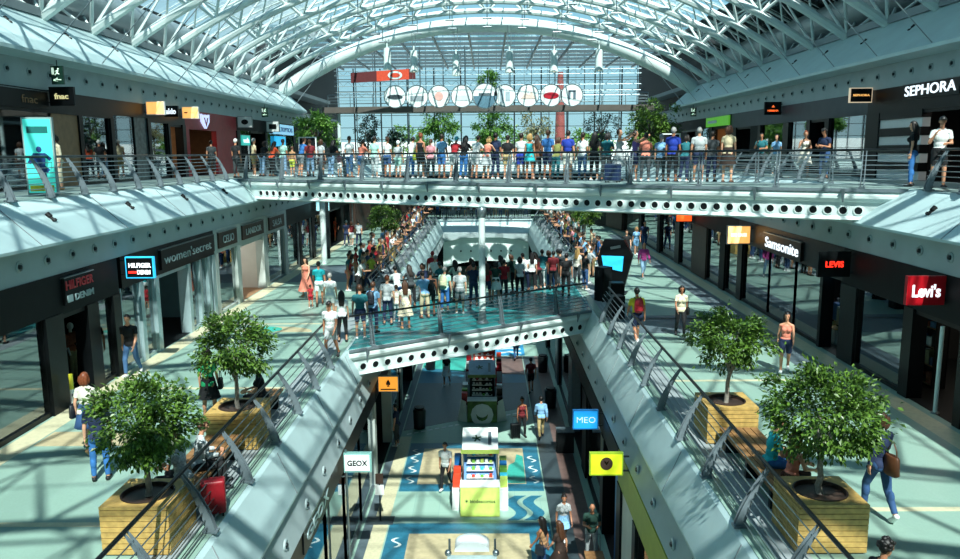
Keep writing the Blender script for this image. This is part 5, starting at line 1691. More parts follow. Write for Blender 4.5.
# arm: (upper, fore) for the right side (+x); mirrored for the left with x sign
REST = ((.14, .03, -1), (.06, .22, -1))
POSES = {
    'stand': dict(lean=2, aR=REST, aL=((.16, -.02, -1), (.05, .16, -1)), lR=((.07, .02, -1), (.02, -.05, -1)), lL=((.08, .04, -1), (.03, -.04, -1))),
    'lean': dict(lean=17, aR=((.22, .62, -.75), (-.35, .95, .08)), aL=((.22, .6, -.78), (-.3, .95, .1)), lR=((.06, -.12, -1), (.0, -.1, -1)), lL=((.1, .06, -1), (.05, -.2, -1)), head=12),
    'walk': dict(lean=4, aR=((.14, -.32, -.95), (.05, .05, -1)), aL=((.14, .3, -.95), (-.02, .62, -.8)), lR=((.03, .42, -.92), (0, .02, -1)), lL=((.03, -.22, -.98), (0, -.55, -.83)), toe=1),
    'walkb': dict(lean=4, aR=((.14, .32, -.95), (-.1, .7, -.7)), aL=((.14, -.3, -.95), (.04, .1, -1)), lR=((.03, -.22, -.98), (0, -.55, -.83)), lL=((.03, .42, -.92), (0, .02, -1)), toe=1),
    'phone': dict(lean=2, aR=((.3, .25, -.95), (-.42, .45, .95)), aL=((.2, .1, -1), (-.55, .75, .0)), lR=((.08, .02, -1), (.02, -.05, -1)), lL=((.1, .08, -1), (.04, -.06, -1)), head=4),
    'hold': dict(lean=4, aR=((.16, .1, -1), (-.35, .9, .22)), aL=((.16, .1, -1), (-.35, .9, .2)), lR=((.07, .02, -1), (.02, -.05, -1)), lL=((.08, .06, -1), (.03, -.05, -1)), head=16),
    'photo': dict(lean=0, aR=((.45, .7, .15), (-.5, .75, .6)), aL=((.45, .7, .1), (-.5, .78, .6)), lR=((.22, .04, -1), (.16, -.05, -1)), lL=((.24, -.08, -1), (.2, -.1, -1)), head=-6),
    'hips': dict(lean=2, aR=((.62, -.15, -.8), (-.7, .5, -.45)), aL=((.62, -.15, -.8), (-.7, .5, -.45)), lR=((.1, .02, -1), (.05, -.05, -1)), lL=((.12, .02, -1), (.06, -.05, -1))),
    'sit': dict(lean=7, aR=((.16, .3, -.95), (-.2, .9, -.2)), aL=((.16, .28, -.95), (-.25, .9, -.1)), lR=((.16, .98, -.06), (.05, -.05, -1)), lL=((.14, .98, -.06), (.05, .12, -1)), head=8),
}
FIGS = {}
RNG = random.Random(5)


def smooth_remesh(me, voxel, ratio, it=3):
    ob = bpy.data.objects.new('tmp', me)
    C.objects.link(ob)
    m = ob.modifiers.new('r', 'REMESH')
    m.mode = 'VOXEL'
    m.voxel_size = voxel
    m.use_smooth_shade = True
    s = ob.modifiers.new('s', 'SMOOTH')
    s.factor = .5
    s.iterations = it
    if ratio < 1:
        d = ob.modifiers.new('d', 'DECIMATE')
        d.ratio = ratio
    dg = bpy.context.evaluated_depsgraph_get()
    out = bpy.data.meshes.new_from_object(ob.evaluated_get(dg))
    bpy.data.objects.remove(ob)
    bpy.data.meshes.remove(me)
    return out


def make_figure(pose, sex, lod):
    key = (pose, sex, lod)
    if key in FIGS:
        return FIGS[key]
    P = POSES[pose]
    f = sex == 'f'
    L = math.radians(P['lean'])
    t = V((0, math.sin(L), math.cos(L)))
    fw = V((0, math.cos(L), -math.sin(L)))
    pel = V((0, 0, 0))
    nb = pel + t * .52
    sw = .165 if f else .19
    prims = []            # (tag, a, b, r1, r2)
    b = MB()

    def cap(tagn, a, c2, r1, r2, n=12):
        b.capsule(a, c2, r1, r2, n)
        prims.append((tagn, V(a), V(c2), r1, r2))

    def ell(tagn, c2, rx, ry, rz, M=None):
        b.ell(c2, rx, ry, rz, 16, 12, M)
        prims.append((tagn, V(c2) - t * rz * .45, V(c2) + t * rz * .45, (rx + ry) / 2, (rx + ry) / 2))
    R = Matrix(((1, 0, 0), (0, fw.y, t.y), (0, fw.z, t.z)))
    # torso
    ell('torso', pel + t * .0, .165 if not f else .17, .115, .13, R)
    ell('torso', pel + t * .16, .138 if not f else .118, .1 if not f else .092, .15, R)
    ell('torso', pel + t * .33, .17 if not f else .142, .118 if not f else .1, .18, R)
    cap('torso', nb - t * .07 + V((-sw + .03, 0, 0)), nb - t * .07 + V((sw - .03, 0, 0)), .062 if not f else .052, .062 if not f else .052)
    cap('torso', nb - t * .05 + V((-.09, 0, 0)), nb - t * .0 + V((-.02, 0, 0)), .05, .05)
    cap('torso', nb - t * .05 + V((.09, 0, 0)), nb - t * .0 + V((.02, 0, 0)), .05, .05)
    for sx in (-1, 1):
        if f:
            b.ell(pel + t * .34 + fw * .085 + V((sx * .065, 0, 0)), .06, .06, .06)
        b.ell(pel + t * -.04 - fw * .05 + V((sx * .075, 0, 0)), .095, .09, .1)
    # head
    hp = math.radians(P.get('head', 0)) + L * .2
    hd = V((0, math.sin(hp), math.cos(hp)))
    hf = V((0, math.cos(hp), -math.sin(hp)))
    HM = Matrix(((1, 0, 0), (0, hf.y, hd.y), (0, hf.z, hd.z)))
    hc = nb + t * .05 + hd * .16 + hf * .015
    cap('neck', nb - t * .02, hc - hd * .06, .056 if not f else .048, .05 if not f else .044)
    b.ell(hc + hd * .02, .075, .094, .1, 18, 14, HM)
    prims.append(('head', hc - hd * .04, hc + hd * .05, .08, .085))
    b.ell(hc - hd * .055 + hf * .018, .055, .066, .07, 14, 10, HM)
    b.capsule(hc - hd * .0 + hf * .088, hc - hd * .028 + hf * .108, .01, .014, 8)
    b.ell(hc - hd * .105 + hf * .055, .026, .022, .02)
    b.capsule(hc - hd * .062 + hf * .079 + V((-.018, 0, 0)), hc - hd * .062 + hf * .079 + V((.018, 0, 0)), .008, .008, 8)
    for sx in (-1, 1):
        b.ell(hc - hd * .01 - hf * .005 + V((sx * .078, 0, 0)), .012, .02, .032, 10, 8, HM)
    # arms
    hands = {}
    ua, fa = (.285, .245) if not f else (.27, .23)
    for sx, k in ((1, 'aR'), (-1, 'aL')):
        u, fo = [norm((d[0] * sx, d[1], d[2])) for d in P[k]]
        sh = nb - t * .07 + V((sx * sw, 0, 0))
        el = sh + u * ua
        wr = el + fo * fa
        cap('uarm', sh, el, .05 if not f else .042, .041 if not f else .035)
        cap('farm', el, wr, .042 if not f else .036, .028 if not f else .025)
        hdir = (fo + V((0, 0, -.12))).normalized()
        pn = V((-sx, 0, 0))
        pn = (pn - hdir * pn.dot(hdir)).normalized()
        sd = hdir.cross(pn)
        if sd.dot(V((0, 1, 0))) < 0 and abs(hdir.y) < .7:
            sd = -sd
        pc = wr + hdir * .05
        HMt = Matrix((sd, pn, hdir)).transposed()
        b.ell(pc, .042, .019, .056, 12, 8, HMt)
        prims.append(('hand', wr, wr + hdir * .15, .035, .03))
        fr = .0098 if lod == 'hi' else .011
        for q, (o, ln) in enumerate(((-.029, .066), (-.0098, .08), (.0098, .086), (.029, .076))):
            base = pc + hdir * .045 + sd * o
            k1 = base + (hdir + pn * .22 + sd * o * 3).normalized() * ln * .55
            k2 = k1 + (hdir + pn * .75).normalized() * ln * .5
            b.capsule(base - hdir * .02, k1, fr, fr * .95, 8)
            b.capsule(k1, k2, fr * .95, fr * .8, 8)
        tb = pc + sd * .032 - hdir * .02
        t1 = tb + (hdir * .5 + sd * .85 + pn * .3).normalized() * .042
        t2 = t1 + (hdir * .9 + sd * .25 + pn * .35).normalized() * .032
        b.capsule(tb, t1, fr * 1.25, fr * 1.05, 8)
        b.capsule(t1, t2, fr * 1.05, fr * .85, 8)
        hands[k] = (wr, pc, hdir)
    # legs
    th, sl = (.43, .42)
    feet = []
    knees = []
    for sx, k in ((1, 'lR'), (-1, 'lL')):
        u, s_ = [norm((d[0] * sx, d[1], d[2])) for d in P[k]]
        hp_ = pel + V((sx * .088, 0, -.04))
        kn = hp_ + u * th
        an = kn + s_ * sl
        cap('thigh', hp_, kn, .086 if not f else .088, .055)
        cap('shin', kn, an, .054, .036)
        cf = kn + s_ * .13 + V((0, -.018, 0)) * (1 if pose != 'sit' else 1)
        b.ell(cf, .05, .052, .11, 12, 8)
        fdir = V((sx * .12, 1, 0)).normalized()
        drop = -.075
        if P.get('toe') and u.y < 0:                     # trailing foot on its toes
            fdir = V((sx * .08, .75, -.66)).normalized()
        elif P.get('toe'):
            fdir = V((sx * .08, .97, .12)).normalized()
        heel = an + V((0, 0, drop + .035)) - fdir * .045
        toe = heel + fdir * .2
        toe.z = max(toe.z - .008, -9)
        cap('foot', heel, toe - fdir * .02, .037, .03)
        cap('foot', an, heel + fdir * .05, .036, .036)
        b.ell(toe - fdir * .03, .042, .05, .026)
        feet.append((heel, toe))
        knees.append(kn)
    me = b.mesh('body', SKIN)
    zmin = min(v.co.z for v in me.vertices)
    sh_ = V((0, 0, -zmin + .012))
    for v in me.vertices:
        v.co += sh_
    prims = [(g, a + sh_, c2 + sh_, r1, r2) for g, a, c2, r1, r2 in prims]
    vox, ratio = {'hi': (.0088, .75), 'mid': (.0115, .22), 'low': (.0125, .06)}[lod]
    me = smooth_remesh(me, vox, ratio)
    me.materials.clear()
    me.materials.append(SKIN)
    n = len(me.vertices)
    co = np.empty(n * 3)
    me.vertices.foreach_get('co', co)
    co = co.reshape(n, 3)
    no = np.empty(n * 3)
    me.vertices.foreach_get('normal', no)
    no = no.reshape(n, 3)
    best = np.full(n, 1e9)
    lab = np.zeros(n, int)
    tt = np.zeros(n)
    tags = []
    for g, a, c2, r1, r2 in prims:
        if g not in tags:
            tags.append(g)
        gi = tags.index(g)
        A, B = np.array(a), np.array(c2)
        d = B - A
        q = np.clip(((co - A) @ d) / max(d @ d, 1e-9), 0, 1)
        ds = np.linalg.norm(co - (A + q[:, None] * d), axis=1) - (r1 + (r2 - r1) * q)
        m_ = ds < best
        best[m_] = ds[m_]
        lab[m_] = gi
        tt[m_] = q[m_]
    polys = [tuple(p.vertices) for p in me.polygons]
    tv = np.array(t)
    sdist = (co - np.array(pel + sh_)) @ tv            # distance up the torso
    F = dict(me=me, co=co, no=no, lab=lab, tt=tt, tags=tags, polys=polys, sdist=sdist, t=t, fw=fw, hc=hc + sh_, hd=hd, hf=hf, HM=HM, pel=pel + sh_, nb=nb + sh_, knees=[k + sh_ for k in knees], hands={k: tuple(x + sh_ if i < 2 else x for i, x in enumerate(h)) for k, h in hands.items()}, sw=sw, shell={}, key=key, R=R, height=float(co[:, 2].max()))
    FIGS[key] = F
    return F


def region(F, kind):
    lab, tt, tags, s = F['lab'], F['tt'], F['tags'], F['sdist']

    def is_(g):
        return lab == tags.index(g) if g in tags else np.zeros(len(lab), bool)
    body = is_('torso')
    if kind == 'tee':
        return (body & (s > -.06)) | (is_('uarm') & (tt < .62)) | (is_('neck') & (tt < .08))
    if kind == 'tank':
        return (body & (s > -.06) & (s < .47)) | (is_('uarm') & (tt < .06) & (s < .45))
    if kind == 'long':
        return (body & (s > -.06)) | is_('uarm') | (is_('farm') & (tt < .93)) | (is_('neck') & (tt < .15))
    if kind == 'trousers':
        return (body & (s < .06)) | is_('thigh') | (is_('shin') & (tt < .95))
    if kind == 'shorts':
        return (body & (s < .06)) | (is_('thigh') & (tt < .82))
    if kind in ('shoesR', 'shoesL'):
        m_ = is_('foot') | (is_('shin') & (tt > .985))
        return m_ & ((F['co'][:, 0] > 0) if kind == 'shoesR' else (F['co'][:, 0] <= 0))
    if kind == 'shoes':
        return is_('foot') | (is_('shin') & (tt > .985))
    if kind == 'hair':
        rel = F['co'] - np.array(F['hc'])
        z = rel @ np.array(F['hd'])
        y = rel @ np.array(F['hf'])
        return is_('head') & ((z > .062) | ((z > -.01) & (y < .035)) | ((z > -.075) & (y < -.02)))
    raise KeyError(kind)


OFF = dict(tee=.016, tank=.013, long=.017, trousers=.013, shorts=.019, shoes=.011, shoesR=.011, shoesL=.011, hair=.014)


def shell(F, kind, m):
    k = (kind, m.name)
    if k in F['shell']:
        return F['shell'][k]
    mask = region(F, kind)
    fs = [p for p in F['polys'] if all(mask[i] for i in p)]
    used = sorted({i for p in fs for i in p})
    ix = {v: i for i, v in enumerate(used)}
    co = F['co'][used] + F['no'][used] * OFF[kind]
    me = bpy.data.meshes.new(kind)
    me.from_pydata([tuple(c_) for c_ in co], [], [tuple(ix[i] for i in p) for p in fs])
    me.materials.append(m)
    me.polygons.foreach_set('use_smooth', [True] * len(me.polygons))
    me.update()
    F['shell'][k] = me
    return me


def skirt_mesh(F, length, m, flare=.06):
    k = ('skirt', length, m.name)
    if k in F['shell']:
        return F['shell'][k]
    pel, t, fw = F['pel'], F['t'], F['fw']
    kn = (F['knees'][0] + F['knees'][1]) / 2
    spread = (F['knees'][0] - F['knees'][1])
    b = MB()
    rings = []
    wa = pel + t * .16
    N = 22
    K = 8
    for i in range(K + 1):
        q = i / K
        if q < .3:
            c2 = wa.lerp(pel - t * .04, q / .3)
            rx = .135 + (.19 - .135) * (q / .3) ** .7
            ry = .112 + (.15 - .112) * (q / .3) ** .7
        else:
            u = (q - .3) / .7 * length
            c2 = (pel - t * .04).lerp(kn, u)
            rx = .19 + flare * (q - .3) / .7 + abs(spread.x) * .12 * u
            ry = .15 + flare * (q - .3) / .7 + abs(spread.y) * .5 * u
        rings.append([c2 + V((rx * math.cos(a) * (1 + .02 * math.sin(9 * a) * q), ry * math.sin(a), 0)) for a in [2 * PI * j / N for j in range(N)]])
    vs = [p for r in rings for p in r]
    fs = [(i * N + j, i * N + (j + 1) % N, (i + 1) * N + (j + 1) % N, (i + 1) * N + j) for i in range(K) for j in range(N)]
    b.add(vs, fs)
    me = b.mesh('skirt', m, True)
    F['shell'][k] = me
    return me


def hair_mesh(F, style):
    k = ('hairmesh', style)
    if k in F['shell']:
        return F['shell'][k]
    base = shell(F, 'hair', HAIRM)
    b = MB()
    b.add([tuple(v.co) for v in base.vertices], [tuple(p.vertices) for p in base.polygons])
    hc, hd, hf, t, fw = F['hc'], F['hd'], F['hf'], F['t'], F['fw']
    if style == 'long':
        p = [hc + hd * .06 - hf * .05, hc - hd * .04 - hf * .085, hc - hd * .16 - hf * .09, F['nb'] - t * .12 - fw * .115, F['nb'] - t * .2 - fw * .125]
        for o in (-.05, 0, .05):
            b.tube([q + V((o, 0, -.02 * abs(o) * 10)) for q in p], [.05, .06, .055, .045, .02], 9)
        for sx in (-1, 1):
            b.tube([hc + hd * .05 + V((sx * .06, 0, 0)), hc - hd * .06 + V((sx * .085, -.01, 0)), hc - hd * .17 + V((sx * .085, -.03, 0)), F['nb'] - t * .08 + V((sx * .09, -.06, 0))], [.035, .036, .032, .015], 8)
    elif style == 'bob':
        for o in (-.055, 0, .055):
            b.tube([hc + hd * .05 - hf * .05 + V((o, 0, 0)), hc - hd * .05 - hf * .08 + V((o, 0, 0)), hc - hd * .15 - hf * .06 + V((o, 0, 0))], [.05, .058, .03], 9)
        for sx in (-1, 1):
            b.tube([hc + hd * .05 + V((sx * .06, 0, 0)), hc - hd * .05 + V((sx * .088, -.01, 0)), hc - hd * .13 + V((sx * .085, -.02, 0))], [.035, .036, .02], 8)
    elif style == 'bun':
        b.ell(hc + hd * .1 - hf * .07, .055, .055, .05)
    elif style == 'pony':
        b.tube([hc + hd * .04 - hf * .08, hc + hd * .02 - hf * .14, hc - hd * .1 - hf * .15, hc - hd * .22 - hf * .13], [.03, .035, .035, .012], 8)
    elif style == 'curly':
        rnd = random.Random(3)
        for i in range(26):
            a = rnd.uniform(0, 2 * PI)
            e = rnd.uniform(-.2, 1)
            d = V((math.cos(a) * math.sqrt(max(0, 1 - e * e)), math.sin(a) * math.sqrt(max(0, 1 - e * e)), e))
            if d.y > .3 and d.z < .35:
                continue
            b.ell(hc + hd * .02 + F['HM'] @ V((d.x * .085, d.y * .1, d.z * .105)), .032, .032, .03, 8, 6)
    elif style == 'cap':
        vs = []
        for i in range(9):
            a = PI * i / 8
            vs += [hc + hd * .065 + V((.08 * math.cos(a), 0, 0)) + hf * (.06 + .0 * math.sin(a)), hc + hd * .055 + V((.075 * math.cos(a), 0, 0)) + hf * (.09 + .085 * math.sin(a)),
                   hc + hd * .055 + V((.08 * math.cos(a), 0, 0)) + hf * (.06), hc + hd * .042 + V((.075 * math.cos(a), 0, 0)) + hf * (.09 + .085 * math.sin(a))]
        fs = []
        for i in range(8):
            a = i * 4
            fs += [(a, a + 1, a + 5, a + 4), (a + 2, a + 6, a + 7, a + 3), (a + 1, a + 3, a + 7, a + 5)]
        b.add(vs, fs)
    me = b.mesh('hair', HAIRM, True)
    me.polygons.foreach_set('use_smooth', [True] * len(me.polygons))
    F['shell'][k] = me
    return me


SKINS = ['#c99273', '#b97f5f', '#d6a283', '#a86f50', '#cf9a7c', '#8a5a40']
CN = {'white': '#dfe5e3', 'offwhite': '#d6d4c6', 'black': '#14171a', 'navy': '#1b2a4a', 'royal': '#1c3aa0', 'blue': '#2f6cab', 'lightblue': '#7fb0d6', 'jeans': '#2f527f', 'lightjeans': '#7d9fbd', 'denim': '#3f648c',
      'teal': '#1e6a72', 'turq': '#22b5bd', 'mint': '#a5d6c8', 'green': '#10905a', 'darkgreen': '#1d3f36', 'olive': '#7b7f45', 'yellow': '#e2d83a', 'yellowgreen': '#b9c84a', 'khaki': '#b09c6c', 'beige': '#c9bb98', 'tan': '#a9825c',
      'brown': '#5d3d2a', 'darkbrown': '#2f2019', 'grey': '#7b8487', 'lightgrey': '#b4bcbd', 'darkgrey': '#3b4245', 'red': '#a31e28', 'darkred': '#6d1a22', 'orange': '#d4542f', 'salmon': '#d9826c', 'pink': '#cf8c94', 'magenta': '#a83a80', 'purple': '#7a62a8', 'cream': '#ddd3b5'}
HN = {'black': '#120f0e', 'dark': '#22170f', 'brown': '#4a2e1c', 'auburn': '#7a3f22', 'blond': '#b08d55', 'grey': '#9a9a96', 'white': '#cfcfca', 'capblack': '#15181a', 'capwhite': '#dfe5e3', 'capcyan': '#58b6c4', 'capred': '#9a2028'}
WORD = {'turq': 'turquoise', 'lightblue': 'light blue', 'lightjeans': 'pale jeans blue', 'jeans': 'jeans blue', 'darkgreen': 'dark green', 'yellowgreen': 'yellow green', 'darkbrown': 'dark brown', 'lightgrey': 'light grey', 'darkgrey': 'dark grey', 'darkred': 'dark red', 'offwhite': 'off white'}
TOPN = {'tee': 'shirt', 'tank': 'sleeveless top', 'long': 'long sleeved shirt'}


def person(x, y, z, rz, pose, sex, top, bottom, hair, label, skin=0, h=1.0, lod='mid', group=None, shoes='white', tm=None):
    """top=(kind,colour) bottom=(kind,colour) hair=(style,colour); rz in degrees, 0 looks along +Y"""
    F = make_figure(pose, sex, lod)
    r = link('person', F['me'])
    r.location = (x, y, z)
    r.rotation_euler = (0, 0, math.radians(rz))
    r.scale = (h, h, h)
    r.color = lin(SKINS[skin % len(SKINS)])
    tag(r, label, 'person', group)

    def kid(nm, me, col):
        o = link(nm, me, r)
        o.color = lin(col)
        return o
    tk, tcn = top
    kid('shirt', shell(F, tk, tm or CLOTH), CN[tcn])
    bk, bc = bottom
    if bk == 'skirt':
        kid('skirt', skirt_mesh(F, .8, CLOTH), CN[bc])
    elif bk == 'dress':
        kid('dress_skirt', skirt_mesh(F, .95, tm or CLOTH, .09), CN[bc])
    elif bk == 'longdress':
        kid('dress_skirt', skirt_mesh(F, 1.5, tm or CLOTH, .12), CN[bc])
    elif bk == 'mini':
        kid('skirt', skirt_mesh(F, .45, tm or CLOTH, .04), CN[bc])
    else:
        kid(bk, shell(F, bk, CLOTH), CN[bc])
    hs, hcn = hair
    if hs != 'bald':
        kid('hair' if hs != 'cap' else 'cap', hair_mesh(F, hs), HN[hcn])
    for sd_ in ('R', 'L'):
        kid('shoe', shell(F, 'shoes' + sd_, SHOEM), CN[shoes])
    if lod == 'hi':
        k = 'eyes'
        if k not in F['shell']:
            es = []
            for sx in (-1, 1):
                b = MB().ell(F['hc'] - F['hd'] * -.008 + F['hf'] * .083 + V((sx * .03, 0, 0)), .011, .008, .008, 8, 6)
                es.append(b.mesh('eye', EYEM, True))
            F['shell'][k] = es
        for e in F['shell'][k]:
            link('eye', e, r)
    return r


def on_person(r, F, local):
    """world point of a spot given in the figure's own coordinates"""
    c_, s_ = math.cos(r.rotation_euler.z), math.sin(r.rotation_euler.z)
    k = r.scale.x
    p = V(local) * k
    return V((r.location.x + c_ * p.x - s_ * p.y, r.location.y + s_ * p.x + c_ * p.y, r.location.z + p.z))


def backpack(r, pose, sex, lod, col, label):
    F = make_figure(pose, sex, lod)
    c0 = F['pel'] + F['t'] * .3 - F['fw'] * .2
    p = on_person(r, F, c0)
    t = thing('backpack', label, 'backpack', p, r.rotation_euler.z)
    m = BAGM
    b = MB()
    b.lathe([(.1, -.24), (.155, -.2), (.16, .05), (.13, .2), (.07, .25), (1e-5, .26)], (0, 0, 0), 18, (0, 0, 1), None, 1, .62)
    pk = o = b.build('pack', m, t, True)
    o.color = lin(col)
    b = MB().lathe([(.06, -.1), (.11, -.08), (.11, .05), (.06, .07)], (0, -.08, -.08), 14, (0, 0, 1), None, 1, .5)
    o = b.build('front_pocket', m, pk, True)
    o.color = lin(col)
    for sx in (-1, 1):
        b = MB().tube([(sx * .08, .06, .2), (sx * .1, .14, .26), (sx * .11, .24, .2), (sx * .12, .26, .05)], .017, 6)
        o = b.build('strap', m, pk)
        o.color = lin('#2a2a2c')
    return t


def handbag(r, pose, sex, lod, col, label, local, size=.16, strap=None, cat='bag'):
    F = make_figure(pose, sex, lod)
    p = on_person(r, F, local)
    t = thing('handbag', label, cat, p, r.rotation_euler.z)
    b = MB().lathe([(size * .75, -size), (size, -size * .8), (size * .85, size * .6), (size * .7, size * .75), (1e-5, size * .76)], (0, 0, 0), 16, (0, 0, 1), None, .42, 1)
    o = b.build('bag_body', BAGM, t, True)
    o.color = lin(col)
    b = MB()
    s = strap or size * 1.6
    b.tube([(0, -size * .6, size * .6), (0, -size * .5, s * .8), (0, 0, s + size * .4), (0, size * .5, s * .8), (0, size * .6, size * .6)], .012, 6)
    o = b.build('bag_strap', BAGM, t)
    o.color = lin(col)
    return t


def phone(r, pose, sex, lod, label, k='aR'):
    F = make_figure(pose, sex, lod)
    wr, pc, hd_ = F['hands'][k]
    p = on_person(r, F, pc + hd_ * .05 + V((-.02 if k == 'aR' else .02, .02, .01)))
    t = thing('phone', label, 'phone', p, r.rotation_euler.z)
    MB().box(-.035, .035, -.005, .005, -.06, .08).build('phone_body', BLACK, t)
    MB().box(-.031, .031, -.007, -.005, -.055, .075).build('phone_screen', NAVY, t)
    return t


